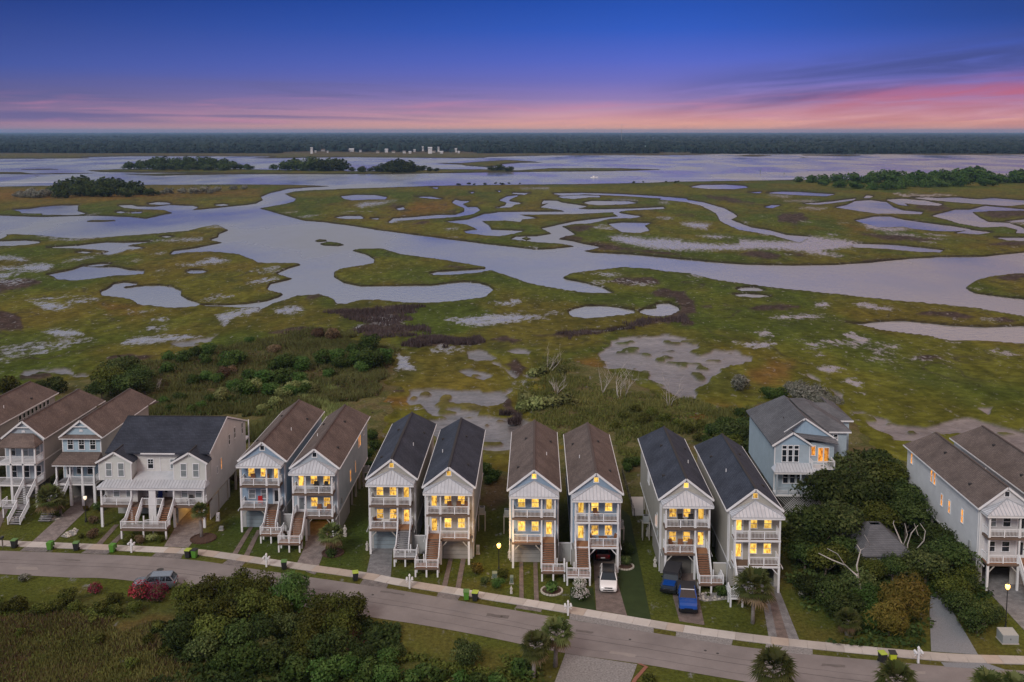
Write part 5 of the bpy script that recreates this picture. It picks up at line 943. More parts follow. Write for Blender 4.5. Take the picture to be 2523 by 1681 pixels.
    for i in range(24): x = -4.6+i*.34; lt.beam((x,-1.6,0),(x+2.6,-1.6,2.6), .02, .05); lt.beam((x+2.6,-1.56,0),(x,-1.56,2.6), .02, .05)
    b = lt.build('lattice', 'lattice_white', t, fix=False); b['kind'] = 'stuff'
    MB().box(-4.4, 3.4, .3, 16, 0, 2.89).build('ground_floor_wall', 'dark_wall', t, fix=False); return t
blue_house()
t = thing('low_cottage', 'low grey roofed building hidden among the oak trees', 'house', (41.2, 116, 0))
MB().box(-2.6, 2.6, -3, 6, 0, 2.7).build('wall', 'siding_grey', t, fix=False); MB().slab([[(-3.1,-3.5,2.7),(3.1,-3.5,2.7),(.6,1,4.7),(-.6,1,4.7)],[(3.1,-3.5,2.7),(3.1,6.5,2.7),(.6,2,4.7),(.6,1,4.7)],[(-3.1,6.5,2.7),(-3.1,-3.5,2.7),(-.6,1,4.7),(-.6,2,4.7)],[(3.1,6.5,2.7),(-3.1,6.5,2.7),(-.6,2,4.7),(.6,2,4.7)]], .14).build('roof', 'shingle_grey', t)
window(t, -1.4, -3.01, 1.5, .9, 1.2, 0, DK); door(t, .8, -3.01, .05, pane=DK)
# ------------------------------------------------------------------ vegetation kit
def leaf_mat(name, dark, midc, light, rough=.6):
    m = bpy.data.materials.new(name); m.use_nodes = True; nt = m.node_tree; N = nt.nodes.new; L = nt.links.new; b = nt.nodes['Principled BSDF']
    b.inputs['Roughness'].default_value = rough; b.inputs['Specular IOR Level'].default_value = .06
    at = N('ShaderNodeAttribute'); at.attribute_name = 'tint'; oi = N('ShaderNodeObjectInfo')
    r = N('ShaderNodeValToRGB'); e = r.color_ramp.elements; e[0].position, e[0].color, e[1].position, e[1].color = .08, dark+(1,), .95, light+(1,); k = e.new(.5); k.color = midc+(1,)
    L(at.outputs['Fac'], r.inputs[0])
    hs = N('ShaderNodeHueSaturation'); mr = N('ShaderNodeMapRange'); mr.inputs[3].default_value = .62; mr.inputs[4].default_value = 1.5; L(oi.outputs['Random'], mr.inputs[0]); L(mr.outputs[0], hs.inputs['Value'])
    mr2 = N('ShaderNodeMapRange'); mr2.inputs[3].default_value = .485; mr2.inputs[4].default_value = .515; L(oi.outputs['Random'], mr2.inputs[0]); L(mr2.outputs[0], hs.inputs['Hue']); L(r.outputs[0], hs.inputs['Color']); L(hs.outputs[0], b.inputs['Base Color'])
    tr = N('ShaderNodeBsdfTranslucent'); L(hs.outputs[0], tr.inputs[0]); mx = N('ShaderNodeMixShader'); mx.inputs[0].default_value = .18; L(b.outputs[0], mx.inputs[1]); L(tr.outputs[0], mx.inputs[2]); L(mx.outputs[0], nt.nodes['Material Output'].inputs[0])
    MATS[name] = m
leaf_mat('leaf_dark', (.010,.020,.006), (.034,.054,.015), (.085,.112,.034)); leaf_mat('leaf_olive', (.022,.030,.006), (.058,.072,.014), (.125,.138,.034)); leaf_mat('leaf_green', (.018,.038,.008), (.042,.080,.018), (.085,.13,.035))
leaf_mat('leaf_light', (.07,.085,.028), (.135,.155,.055), (.22,.24,.10)); leaf_mat('leaf_meadow', (.055,.062,.018), (.105,.108,.034), (.175,.16,.06)); leaf_mat('leaf_grey', (.05,.055,.04), (.12,.125,.10), (.24,.235,.21)); leaf_mat('leaf_gold', (.045,.040,.008), (.10,.085,.018), (.17,.12,.03)); leaf_mat('leaf_brown', (.05,.035,.02), (.11,.075,.045), (.18,.13,.085)); leaf_mat('leaf_reed', (.06,.045,.045), (.11,.085,.085), (.18,.145,.14))
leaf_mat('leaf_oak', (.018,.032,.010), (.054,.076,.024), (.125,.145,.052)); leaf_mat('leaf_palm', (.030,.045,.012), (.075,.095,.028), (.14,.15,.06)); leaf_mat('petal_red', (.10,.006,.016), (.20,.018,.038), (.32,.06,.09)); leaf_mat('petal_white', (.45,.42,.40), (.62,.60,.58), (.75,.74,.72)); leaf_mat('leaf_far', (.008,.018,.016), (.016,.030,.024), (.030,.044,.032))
def cards(pos, nrm, w, l, tint, rs):
    """quads at pos facing roughly nrm; returns verts, quads, tint per vertex"""
    n = len(pos); r = rs.normal(size=(n,3)); nn = nrm+r*.55; nn /= np.linalg.norm(nn, axis=1)[:,None]+1e-9
    a = np.cross(nn, rs.normal(size=(n,3))); a /= np.linalg.norm(a, axis=1)[:,None]+1e-9; b = np.cross(nn, a)
    w = np.broadcast_to(w, (n,))[:,None]*(.45+1.1*rs.rand(n,1)); l = np.broadcast_to(l, (n,))[:,None]*(.6+.8*rs.rand(n,1))
    v = np.stack([pos-a*w*.5, pos-b*l*.55+a*w*.12, pos+a*w*.5, pos+b*l*.55], 1).reshape(-1,3)
    q = np.arange(n*4).reshape(n,4); return v, q, np.repeat(tint, 4)
def mesh_np(name, v, f, tint, m):
    me = bpy.data.meshes.new(name); k = f.shape[1]
    me.vertices.add(len(v)); me.vertices.foreach_set('co', v.astype(np.float32).ravel()); me.loops.add(f.size); me.loops.foreach_set('vertex_index', f.astype(np.int32).ravel())
    me.polygons.add(len(f)); me.polygons.foreach_set('loop_start', np.arange(0, f.size, k, dtype=np.int32)); me.update(calc_edges=True)
    at = me.attributes.new('tint', 'FLOAT', 'POINT'); at.data.foreach_set('value', np.clip(tint,0,1).astype(np.float32)); me.materials.append(MATS[m]); return me
def crown_geo(seed, n, ncl, lw, ll, squash, spread=.62, cr=(.26,.46), flat_top=0):
    rs = np.random.RandomState(seed); c = rs.normal(size=(ncl,3)); c /= np.linalg.norm(c,axis=1)[:,None]; c *= (rs.rand(ncl,1)**.45)*spread; c[:,2] *= squash
    if flat_top: c[:,2] = np.abs(c[:,2])*.8+.05
    rad = cr[0]+(cr[1]-cr[0])*rs.rand(ncl); ct = rs.rand(ncl)
    pick = rs.choice(ncl, n, p=rad**2/np.sum(rad**2)); d = rs.normal(size=(n,3)); d[:,2] += .35; d /= np.linalg.norm(d,axis=1)[:,None]
    rr = rad[pick]*(.55+.55*rs.rand(n)**.5); p = c[pick]+d*rr[:,None]*np.array([1,1,.85])
    out = p/ (np.linalg.norm(p,axis=1)[:,None]+1e-6); nr = d*.6+out*.4
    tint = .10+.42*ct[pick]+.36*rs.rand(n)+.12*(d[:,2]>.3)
    return cards(p, nr, lw, ll, tint, rs)
KINDS = {'oak':(3600,36,.058,.088,.62,.68,(.20,.40),1),'myrtle':(3000,26,.066,.10,.85,.60,(.26,.46),0),'bush':(1500,15,.09,.14,.8,.55,(.24,.48),0),'willow':(3000,18,.035,.15,.9,.58,(.28,.46),0),'small':(420,7,.2,.28,.8,.45,(.35,.55),0)}
_cc = {}
def crown(kind, var, m):
    key = (kind, var, m)
    if key not in _cc:
        base = (kind, var)
        if base not in _cc: n, ncl, lw, ll, sq, spd, cr, ft = KINDS[kind]; _cc[base] = crown_geo(hash(kind) % 97 if 0 else sum(map(ord, kind))+var*31, n, ncl, lw, ll, sq, spd, cr, ft)
        v, q, t = _cc[base]; _cc[key] = mesh_np('crown', v, q, t, m)
    return _cc[key]
def trunk_mesh(seed, m, limbs=6):
    rs = random.Random(seed); mb = MB(); mb.tube([(0,0,-.05),(.02,.01,.35),(-.02,.03,.75),(.03,0,1.15)], [.075,.06,.05,.03], 7)
    for i in range(limbs):
        a = i*6.28/limbs+rs.random(); z = .35+.4*rs.random(); r = .5+.3*rs.random(); mb.tube([(0,0,z),(math.cos(a)*r*.45,math.sin(a)*r*.45,z+.18),(math.cos(a)*r,math.sin(a)*r,z+.5+.3*rs.random())], [.042,.03,.012], 5)
    o = mb.build('trunk', m); me = o.data; me.shade_smooth(); bpy.data.objects.remove(o); return me
TR = [trunk_mesh(i, 'bark') for i in range(3)]; TRP = [trunk_mesh(i+9, 'bark_pale', 8) for i in range(2)]
vc = 0
def tree(kind, k, x, y, r, m, label, cat='shrub', group=None, zf=.72, name='shrub', trunk=None, flower=None, sq=1.0):
    """r and (x, y): outline of the crown as surveyed in view k"""
    global vc; vc += 1
    if m == 'leaf_dark': m = ('leaf_dark','leaf_dark','leaf_oak','leaf_dark','leaf_olive')[vc % 5]
    u, v = S(k, x, y); g0 = P(u, v, 0); R_ = r/Q[k][2]*g0.y/FPX*1.0; zc = R_*zf
    p = P(u, v, zc+(gz(g0.x, g0.y) if g0.y > 140 else 0)); g = gz(p.x, p.y); R_ = r/Q[k][2]*p.y/FPX
    t = thing(name, label, cat, (p.x, p.y, g), 0, group)
    c = link('crown', crown(kind, vc % 3, m), None, t, (0,0,p.z-g), rnd.random()*6.28); c.scale = (R_*1.36, R_*1.36, R_*1.24*sq)
    tr = link('trunk', (trunk or TR)[vc % len(trunk or TR)], None, t, (0,0,0), rnd.random()*6.28); h = max(p.z-g, .3); tr.scale = (R_*.9, R_*.9, h*.95)
    if flower:
        fl = link('flowers', flower_mesh(flower), None, t, (0,0,p.z-g), rnd.random()*6.28); fl.scale = (R_*1.25,)*3; fl['kind'] = 'stuff'
    return t
def flower_mesh(m):
    key = ('fl', m)
    if key not in _cc:
        rs = np.random.RandomState(4); n = 420; d = rs.normal(size=(n,3)); d[:,2] = np.abs(d[:,2])*.9-.1; d /= np.linalg.norm(d,axis=1)[:,None]; p = d*(.72+.3*rs.rand(n,1)); v, q, t = cards(p, d, .13, .13, rs.rand(n), rs); _cc[key] = mesh_np('flowers', v, q, t, m)
    return _cc[key]
def many(kind, k, s, m, label, group, cat='shrub', name='shrub', **kw):
    n = [float(t) for t in s.split()]
    for a, b, c in zip(n[0::3], n[1::3], n[2::3]): tree(kind, k, a, b, c, m, label, cat, group, name=name, **kw)
# thicket across the road (bottom left)
many('myrtle', 6, '1120 225 110 1270 200 115 1440 160 125 1580 175 120 1180 330 105 1350 300 120 1500 280 120 1640 300 110 2000 290 120 2140 290 105 1890 380 125 2060 390 120', 'leaf_olive', 'olive green myrtle in the thicket across the road', 'myrtles in the thicket across the road', 'tree', 'myrtle_tree', zf=.9)
many('willow', 6, '1780 190 150', 'leaf_green', 'fine leaved bluish green tree on the road side of the thicket', None, 'tree', 'willow_tree', zf=.95)
many('myrtle', 6, '1290 440 130 1120 430 120 1430 470 125 1720 400 95 1580 420 115 1840 500 120 2000 540 130 2180 570 105 1240 530 110 1680 560 100', 'leaf_dark', 'dark shrub low in the bottom left thicket', 'dark shrubs in the thicket', zf=.8)
many('bush', 6, '1500 590 110 1620 620 100 1790 660 115 1930 690 110 2090 650 100 2230 660 90 1360 600 90 2330 600 80 2330 700 90', 'leaf_green', 'bright green shrub at the lower edge of the thicket', 'bright shrubs below the thicket')
many('bush', 6, '1620 520 70 1790 560 60 1240 310 60', 'leaf_light', 'pale green shrub inside the thicket at bottom left', 'pale shrubs in the thicket')
many('bush', 6, '420 220 66 330 280 52 255 295 56 100 270 64 30 285 46 690 235 52 600 290 52 820 285 46 700 300 44 460 280 46', 'leaf_olive', 'rounded green shrub in the meadow left of the oleanders', 'meadow shrubs on the left')
many('small', 6, '130 440 38 560 360 32 600 480 40 900 480 40 950 400 40 800 620 40 980 560 40', 'leaf_olive', 'low olive bush in the rough meadow at bottom left', 'low meadow bushes')
for x, y, r, lb in ((848,195,62,'crimson flowering oleander bush beside the silver car, the left one'),(945,200,64,'crimson flowering oleander bush beside the silver car, the right one'),(575,178,38,'small red flowering bush alone in the meadow left of the silver car')): tree('bush', 6, x, y, r, 'leaf_brown', lb, name='oleander_bush', flower='petal_red', zf=.8)
tree('small', 6, 150, 105, 32, 'leaf_grey', 'whitish sparse bush on the verge at far left', zf=.7)
# lawn across the road
tree('myrtle', 7, 690, 525, 100, 'leaf_dark', 'single rounded dark bush on the lawn across the road', name='round_bush', zf=.75)
tree('bush', 7, 255, 520, 58, 'leaf_dark', 'small dark bush on the lawn right of the thicket', name='round_bush')
many('small', 7, '60 590 60 150 620 70 230 640 60 430 660 75 520 680 60 640 700 70 760 705 60 340 690 60 40 700 70 890 710 60', 'leaf_green', 'low green bush along the bottom edge of the lawn', 'low bushes at the bottom edge')
tree('small', 7, 1030, 640, 75, 'leaf_green', 'spiky green clump left of the two palms', name='palmetto_clump')
tree('small', 7, 1840, 700, 50, 'leaf_olive', 'low bush beside the gravel pull in at the bottom edge')
# oak thicket on the right
OK_ = 'tall dark live oak in the right hand thicket'
many('oak', 5, '560 590 150 660 480 150 790 450 130 850 520 130 720 600 150 480 760 150 620 740 140 400 820 110 800 720 120 960 700 120 950 620 120 1000 620 100', 'leaf_dark', OK_, 'live oaks in the thicket', 'tree', 'live_oak', zf=1.15)
many('oak', 5, '430 900 100 540 930 110 1120 830 110 1180 920 120 1060 960 110 680 960 85 780 985 80 890 975 85 610 880 100 640 950 80 990 900 70 1000 980 80', 'leaf_dark', 'low dark oak inside the right hand thicket', 'lower oaks', 'tree', 'live_oak', zf=.95)
many('myrtle', 5, '560 1110 105 470 1070 80 700 1050 100 640 1180 90 1200 1080 95 1240 1160 90 1330 1240 90 1400 1200 70 1290 1060 60 1260 990 75', 'leaf_dark', 'dark shrub along the front of the oak thicket', 'shrubs in front of the oaks', zf=.8)
many('myrtle', 5, '760 1130 90 800 1230 80 690 1260 60', 'leaf_green', 'green shrub at the front of the oak thicket by the lawn', 'green thicket front shrubs', zf=.8)
tree('willow', 5, 950, 1120, 140, 'leaf_gold', 'golden green fine leaved tree at the front of the oak thicket', 'tree', name='golden_tree', zf=.95)
tree('willow', 5, 870, 1230, 115, 'leaf_gold', 'lower golden tree beside the pavement in front of the oak thicket', 'tree', name='golden_tree', zf=.85)
many('oak', 5, '150 250 90 70 280 95 200 340 80 250 430 65 20 330 80 230 520 55 -30 260 60', 'leaf_dark', 'dark oak filling the gap left of the blue house', 'oaks left of the blue house', 'tree', 'live_oak', zf=.9)
many('oak', 5, '450 80 90 520 120 75 380 50 70 570 110 50', 'leaf_grey', 'grey green tree behind the roof of the blue house', 'trees behind the blue house', 'tree', 'live_oak', zf=.7)
many('bush', 5, '300 70 50 240 60 40', 'leaf_green', 'small tree on the left behind the blue house roof', 'small trees behind the blue house', 'tree', 'small_tree')
tree('bush', 's', 1825, 945, 26, 'leaf_grey', 'pale grey bare shrub standing in the marsh behind the blue house')
def gnarl(label, base, pts, name='bare_oak'):
    """weathered limbs: each branch a list of (view x, y, depth offset)"""
    k = 5; b = G(k, *base); t = thing(name, label, 'tree', (b.x, b.y, -.03)); tm = MB()
    for br in pts:
        P3 = []; 
        for (x, y, dy, r) in br: q = PY(*S(k, x, y), b.y+dy); P3.append((Vector((q.x-b.x, q.y-b.y, q.z+.03)), r*.95))
        tm.tube([p for p, _ in P3], [r for _, r in P3], 6)
    o = tm.build('branches', 'bark_pale', t, smooth=True); return t
gnarl('pale bare oak with twisting white limbs above the hidden grey roof', (950,985), [[(950,1000,0,.16),(968,920,0,.14),(940,860,.2,.11),(915,800,.4,.09),(890,740,.5,.05),(895,725,.5,.03)],[(968,920,0,.13),(1000,905,.2,.10),(1030,895,.3,.09),(1015,870,.3,.08),(1050,830,.4,.07),(1058,780,.5,.05),(1030,740,.6,.03)],[(968,920,0,.10),(965,850,-.2,.08),(985,790,-.2,.06),(1020,750,-.2,.03)],[(940,860,.2,.07),(965,800,.5,.05),(950,740,.5,.025)],[(1050,830,.4,.05),(1020,800,.4,.04),(1000,740,.4,.02)]])
gnarl('leaning pale oak limb reaching left through the thicket', (720,1150), [[(725,1150,0,.17),(715,1060,0,.16),(700,1010,0,.14),(640,960,.5,.11),(570,930,.8,.08),(500,895,1,.04)],[(640,960,.5,.08),(600,900,.8,.06),(545,870,1,.03)],[(715,1060,0,.12),(700,960,.5,.10),(720,880,.8,.07),(700,850,1,.04)],[(720,880,.8,.06),(770,850,1,.04),(740,800,1,.02)]])
# scrub behind the houses
SC = 'dark green shrub in the scrub behind the left hand houses'
many('bush', 'd', '1725 838 36 1270 950 62 1450 905 62 1590 965 80 1640 950 60 1410 970 50 1160 950 50 1150 1030 62 1350 920 50 1560 1010 60 1980 990 80 2080 1000 70 1900 1010 60 2280 1065 48 2230 960 75 2330 940 60 1420 1085 55 1330 1110 50 1820 1100 80 1950 1090 80 2060 1110 70 1720 1080 60 1700 1170 80 1620 1150 55 1860 1180 70 2000 1190 60 2120 1180 60 1500 1100 50', 'leaf_green', SC, 'scrub behind the left houses')
many('oak', 'd', '860 1040 130 960 1090 110 760 1110 120 880 1150 120 700 1180 90 1000 1170 80', 'leaf_dark', 'large dark oak rising behind the light blue gabled house', 'oaks behind the left houses', 'tree', 'live_oak', zf=.9)
many('bush', 'd', '400 1145 75 60 1150 85 -40 1150 70 290 1150 50', 'leaf_dark', 'dark round bush beyond the brown roofs at far left', 'bushes beyond the far left roofs')
many('bush', 'e', '310 770 80 60 860 60 300 870 100 200 860 70 390 850 70 110 900 60 30 970 45 260 920 60 180 800 50', 'leaf_green', 'dark shrub at the marsh edge left of the mud', 'marsh edge shrubs')
many('bush', 'd', '1540 1060 55 1600 1040 40 1890 900 45 2300 800 60 2200 790 50', 'leaf_brown', 'brownish dry bush in the scrub behind the houses', 'dry bushes behind the houses')
many('bush', 2, '20 100 70 150 70 60 260 30 70 480 90 60 420 160 60 560 40 60 640 30 55 700 60 60 330 200 45', 'leaf_light', 'pale green reed thicket behind the two brown roofed houses', 'reed thickets behind the houses')
many('bush', 2, '1130 400 60 1150 480 55 1110 540 50 1990 660 60 2060 700 55 1960 640 50 2010 730 45', 'leaf_green', 'green bush in the gap behind the black roofed pair', 'bushes in the gaps between houses')
many('bush', 4, '940 30 46 860 75 42 1015 85 44 1120 150 44 1390 225 42 800 140 36 1060 50 50 1160 90 52 1000 110 45 1250 130 46 1330 165 46 1420 140 50', 'leaf_olive', 'olive bush in the open scrub behind the white car house', 'open scrub behind the white car house')
many('bush', 4, '1500 180 60 1590 130 70 1660 200 70 1740 140 70 1700 60 60 1830 200 80 1770 280 80 1870 320 80 1900 430 60 1450 250 50 900 410 50 960 400 50 880 440 42', 'leaf_green', 'green bush in the scrub behind the two black roofed houses on the right', 'scrub behind the right houses')
many('small', 'e', '1430 950 50 1500 900 45 1380 960 40 1560 940 40 1330 1130 60 1400 1160 60 1300 1180 50 1500 1150 60 1600 1140 55', 'leaf_light', 'pale low bush on the marsh rise behind the houses', 'low bushes on the marsh rise')
# front garden planting
for k, x, y, r, kd, m, lb, fl in ((4,548,1270,42,'bush','leaf_green','leafy oleander on the bed in front of the blue house landing','petal_white'),(4,552,1345,58,'bush','leaf_green','white flowering bush in front of the white car driveway','petal_white'),(4,1560,1330,55,'bush','leaf_green','round green bush on the white stones beside the landing',None),(4,1470,1352,16,'small','leaf_dark','tiny dark bush on the white stones',None),(4,345,1300,55,'small','leaf_green','spiky sago in the round stone ringed bed',None),(3,880,1270,55,'bush','leaf_gold','loose golden bush left of the lamp post',None),(3,950,1360,40,'bush','leaf_dark','dark shrub left of the pale utility box',None),(3,1045,1375,50,'bush','leaf_green','green shrub in front of the lamp post',None),(3,1095,1305,50,'bush','leaf_dark','dark shrub touching the lamp post on its right',None),(2,845,1265,50,'small','leaf_dark','low planting in the bed around the front garden palm',None),(4,880,1020,55,'myrtle','leaf_dark','tall dark shrub against the right side of the white car house',None),(4,870,1110,45,'bush','leaf_dark','dark shrub in the stone planter right of the white car house',None),(1,690,1150,40,'bush','leaf_brown','rusty brown shrub in the rock garden left of the twin house',None),(1,690,1250,45,'bush','leaf_brown','dark reddish ground shrub in the rock garden',None),(1,605,1268,22,'small','leaf_olive','small olive shrub at the front of the rock garden',None),(1,735,1050,45,'bush','leaf_dark','dark shrub at the left corner of the twin house',None),(1,960,1295,48,'bush','leaf_olive','olive hedge bush under the twin house landing, left part',None),(1,1030,1295,42,'bush','leaf_brown','brownish hedge bush under the twin house landing, middle part',None),(1,1190,1290,35,'bush','leaf_dark','dark hedge bush under the twin house landing, right part',None),(1,1130,1280,40,'small','leaf_light','light green spiky plant in front of the twin house',None),(1,100,1100,42,'small','leaf_green','agave like clump beside the grey steps at far left',None),(1,640,1060,25,'small','leaf_gold','orange flowering tuft behind the dim lamp post',None),(1,430,1115,18,'small','leaf_dark','small dark shrub beside the left garden palm',None),(1,1700,900,60,'bush','leaf_dark','dark vine covered shrub at the rear right corner of the twin house',None),(1,1740,850,40,'bush','leaf_brown','rusty vine above the dark shrub beside the twin house',None),(5,420,1110,22,'small','leaf_grey','grey tuft on the lawn left of the oak thicket',None)):
    tree(kd, k, x, y, r, m, lb, name='garden_shrub', flower=fl, zf=.75)
# palms
def palm(k, bx, by, cx_, cy, rr, label, dead=.25, seed=1, m='leaf_palm'):
    b = G(k, bx, by); top = PY(*S(k, cx_, cy), b.y+.3); h = top.z; Rr = rr/Q[k][2]*b.y/FPX*1.42; rs = random.Random(seed); t = thing('palm_tree', label, 'palm', (b.x, b.y, -.03))
    dx = top.x-b.x; mb = MB(); mb.tube([(0,0,-.1),(dx*.3,.05,h*.35),(dx*.7,.02,h*.7),(dx,0,h)], [.24,.19,.18,.2], 9); mb.build('trunk', 'palm_bark', t, smooth=True)
    V = []; F = []; T = []; V2 = []; F2 = []; T2 = []
    n = 44
    for i in range(n):
        el = math.radians(-55+130*(i/n)**.8) if True else 0; az = i*2.4+rs.random()*.5; brown = el < math.radians(-25) and rs.random() < dead*3
        d = Vector((math.cos(az)*math.cos(el), math.sin(az)*math.cos(el), math.sin(el))); c = Vector((dx,0,h)); hub = c+d*Rr*(.42+.12*rs.random()); side = d.cross(Vector((0,0,1))); side = side.normalized() if side.length > .05 else Vector((1,0,0)); up = side.cross(d).normalized()
        vv, ff, tt = (V2, F2, T2) if brown else (V, F, T); tn = rs.random()
        k0 = len(vv); w = .02; vv += [c-side*w, c+side*w, hub+side*w, hub-side*w]; ff.append([k0,k0+1,k0+2,k0+3]); tt += [tn*.5]*4
        for j in range(13):
            a = (j-6)/6*1.45; L_ = Rr*(.58-.12*abs(a)/1.45)*(.85+.3*rs.random()); dd = (d*math.cos(a)+side*math.sin(a)+up*.10*math.cos(a*2)).normalized(); e1 = hub+dd*L_*.6; e2 = hub+dd*L_+Vector((0,0,-L_*.22-.1*rs.random())); pw = dd.cross(up).normalized()*(Rr*.042)
            k0 = len(vv); vv += [hub, e1-pw, e2, e1+pw]; ff.append([k0,k0+1,k0+2,k0+3]); tt += [tn*.7+.2, tn*.7+.2, min(1,tn*.7+.35), tn*.7+.2]
    link('fronds', mesh_np('fronds', np.array([tuple(p) for p in V]), np.array(F), np.array(T), m), None, t)
    if F2: link('dead_fronds', mesh_np('dead_fronds', np.array([tuple(p) for p in V2]), np.array(F2), np.array(T2), 'leaf_brown'), None, t)
    return t
palm(7,1110,702,1125,480,82,'left of the two tall palms beside the gravel pull in',seed=1); palm(7,1250,618,1255,398,88,'right of the two tall palms beside the gravel pull in, closest to the road',seed=2)
palm('s',1905,1790,1905,1645,46,'palm at the bottom edge in front of the bushy palm driveway',seed=3); palm('s',2205,1800,2205,1672,42,'palm at the bottom edge below the two wheelie bins on the right',seed=4); palm('s',2425,1800,2432,1690,40,'bottom edge palm left of the corner one',seed=5); palm('s',2490,1810,2492,1696,38,'palm at the bottom right corner',seed=6)
palm(4,1785,1555,1790,1290,118,'bushy palm with a grey skirt in front of the rightmost black roofed house',dead=.33,seed=7); palm(2,840,1285,835,1130,78,'palm in a round bed between the brown roofed and black roofed houses',seed=8); palm(1,1500,1278,1490,1075,55,'slender palm beside the lit garage of the twin house',seed=9); palm(1,365,1140,375,985,90,'palm with dead fronds beside the grey steps at far left',dead=.4,seed=10); palm(1,450,1120,455,1010,45,'small palm right of the palm by the grey steps',dead=.3,seed=11); palm(5,650,1320,650,1235,55,'small pale palmetto at the front of the oak thicket',seed=12)
# dead snags on the marsh edge
def snag(label, k, x, y, h, seed, lean=0):
    b = G(k, x, y); rs = random.Random(seed); t = thing('dead_tree', label, 'tree', (b.x, b.y, gz(b.x, b.y))); mb = MB()
    def br(p, d, L_, r, dep):
        pts = [p]; q = p.copy(); dd = d.copy()
        for i in range(3): dd = (dd+Vector((rs.uniform(-.28,.28), rs.uniform(-.28,.28), rs.uniform(-.05,.25)))).normalized(); q = q+dd*L_/3; pts.append(q.copy())
        mb.tube(pts, [r, r*.8, r*.6, r*.35], 5)
        if dep:
            for i in range(3): br(pts[1+i], (dd+Vector((rs.uniform(-1,1), rs.uniform(-1,1), rs.uniform(0,.6)))).normalized(), L_*.6, r*.5, dep-1)
    for i in range(3): br(Vector((rs.uniform(-.4,.4), rs.uniform(-.3,.3), 0)), Vector((rs.uniform(-.4,.4)+lean, rs.uniform(-.3,.3), 1)).normalized(), h*(.45+.3*rs.random()), .075, 2)
    mb.build('branches', 'bark_pale', t, smooth=True); return t
for i, (x, y, h, ln, lb) in enumerate(((1470,950,6,.5,'leaning bare white tree on the marsh rise, the farthest one'),(1540,1100,4,.1,'low bare white snag behind the pale blue houses'),(1830,1100,6,0,'bare white dead trees behind the right hand brown roof, left clump'),(1940,1130,7,0,'bare white dead trees behind the right hand brown roof, middle clump'),(1985,1120,7,.1,'bare white dead trees behind the right hand brown roof, right clump'),(2270,1180,6,.3,'bare grey dead tree near the black roofed pair'),(1520,1080,3,-.2,'small bare snag left of the low white one'))): snag(lb, 'e', x, y, h, i+3, ln)
snag('tangled driftwood snag in the scrub behind the twin house', 1, 1165, 190, 2.5, 40, .3)
# ------------------------------------------------------------------ ground cover nobody could count
def scatter(name, polys, n, hgt, wid, m, seed, weeds=0, label=None, z0=None):
    rs = np.random.RandomState(seed); out = []
    for k, s in polys:
        poly = wpoly(k, s); a = np.array(poly); c = int(n*1.0/len(polys))
        x = rs.uniform(a[:,0].min(), a[:,0].max(), c*3).astype(np.float32); y = rs.uniform(a[:,1].min(), a[:,1].max(), c*3).astype(np.float32)
        d = fbm(x/5+seed, y/5, 3); ok = (sdist(x+(fbm(x/7, y/7, 3)-.5)*14, y+(fbm(x/7+40, y/7, 3)-.5)*14, poly, 9) > 0) & (d+.25*rs.rand(len(x)) > .52); out.append(np.stack([x[ok], y[ok]], 1)[:c])
    p = np.concatenate(out); N_ = len(p); zz = ground_h(p[:,0][None].astype(float), p[:,1][None].astype(float))[0][0]; zz = np.maximum(zz, np.where(p[:,1] > 140, MARSH_Z, -.03))
    P3 = np.concatenate([p, zz[:,None]], 1); t = np.clip(fbm(p[:,0]/6+seed, p[:,1]/6, 3)*1.6-.3, 0, 1)*.5+.5*rs.rand(N_)
    if weeds:
        q = P3+np.stack([np.zeros(N_), np.zeros(N_), rs.rand(N_)*hgt], 1); v, f, tt = cards(q, np.tile([0,0,1.], (N_,1)), wid, wid*1.3, t, rs)
    else:
        a = rs.rand(N_)*6.28; w = np.stack([np.cos(a), np.sin(a), 0*a], 1)*wid*.5; hh = hgt*(.5+.8*rs.rand(N_)); ln = np.stack([rs.normal(size=N_)*.25*hh, rs.normal(size=N_)*.25*hh, hh], 1)
        v = np.stack([P3-w, P3+w, P3+ln], 1).reshape(-1,3); f = np.arange(N_*3).reshape(N_,3); tt = np.repeat(t, 3)
    o = link(name, mesh_np(name, v, f, tt, m)); return struct(o, 'stuff', label)
MEAD = [(6,'-200 330 250 330 600 330 1000 300 1030 500 1100 700 1100 900 -200 900')]
scatter('tall_grass', MEAD, 24000, .45, .18, 'leaf_meadow', 1, label='rough yellow green grass of the meadow across the road'); scatter('dry_grass', MEAD, 7000, .55, .12, 'leaf_brown', 21, label='dry brown stalks in the meadow across the road'); scatter('meadow_weeds', MEAD+[(6,'-200 250 300 240 800 240 1000 300 500 340 -200 340')], 4500, .3, .2, 'leaf_olive', 2, 1, 'weeds growing through the meadow across the road')
scatter('bottom_weeds', [(7,'-60 560 200 560 600 660 1000 640 1180 720 1100 900 -60 900')], 7000, .6, .24, 'leaf_olive', 3, 1, 'weeds along the bottom edge of the lawn')
BR = [('d','560 1180 1000 1000 1500 880 1900 800 2354 740 2354 1260 1900 1260 1100 1240'),('e','0 660 200 720 420 800 440 950 380 1060 150 1150 0 1150')]
scatter('scrub_weeds', BR, 5000, .6, .3, 'leaf_olive', 4, 1, 'mixed green scrub behind the left hand houses'); scatter('scrub_grass', BR, 44000, .9, .26, 'leaf_light', 5, label='pale tall grass in the scrub behind the left hand houses'); scatter('dry_scrub', BR, 9000, .6, .3, 'leaf_brown', 6, 1, 'dry brown undergrowth in the scrub')
BR2 = [(4,'820 -40 1300 -60 1800 20 2000 300 1900 480 1700 300 1380 250 1250 200 1000 300 860 470 800 250'),('e','1280 1000 1500 850 1640 900 1800 1100 2200 1100 2350 1391 1500 1391 1300 1250')]
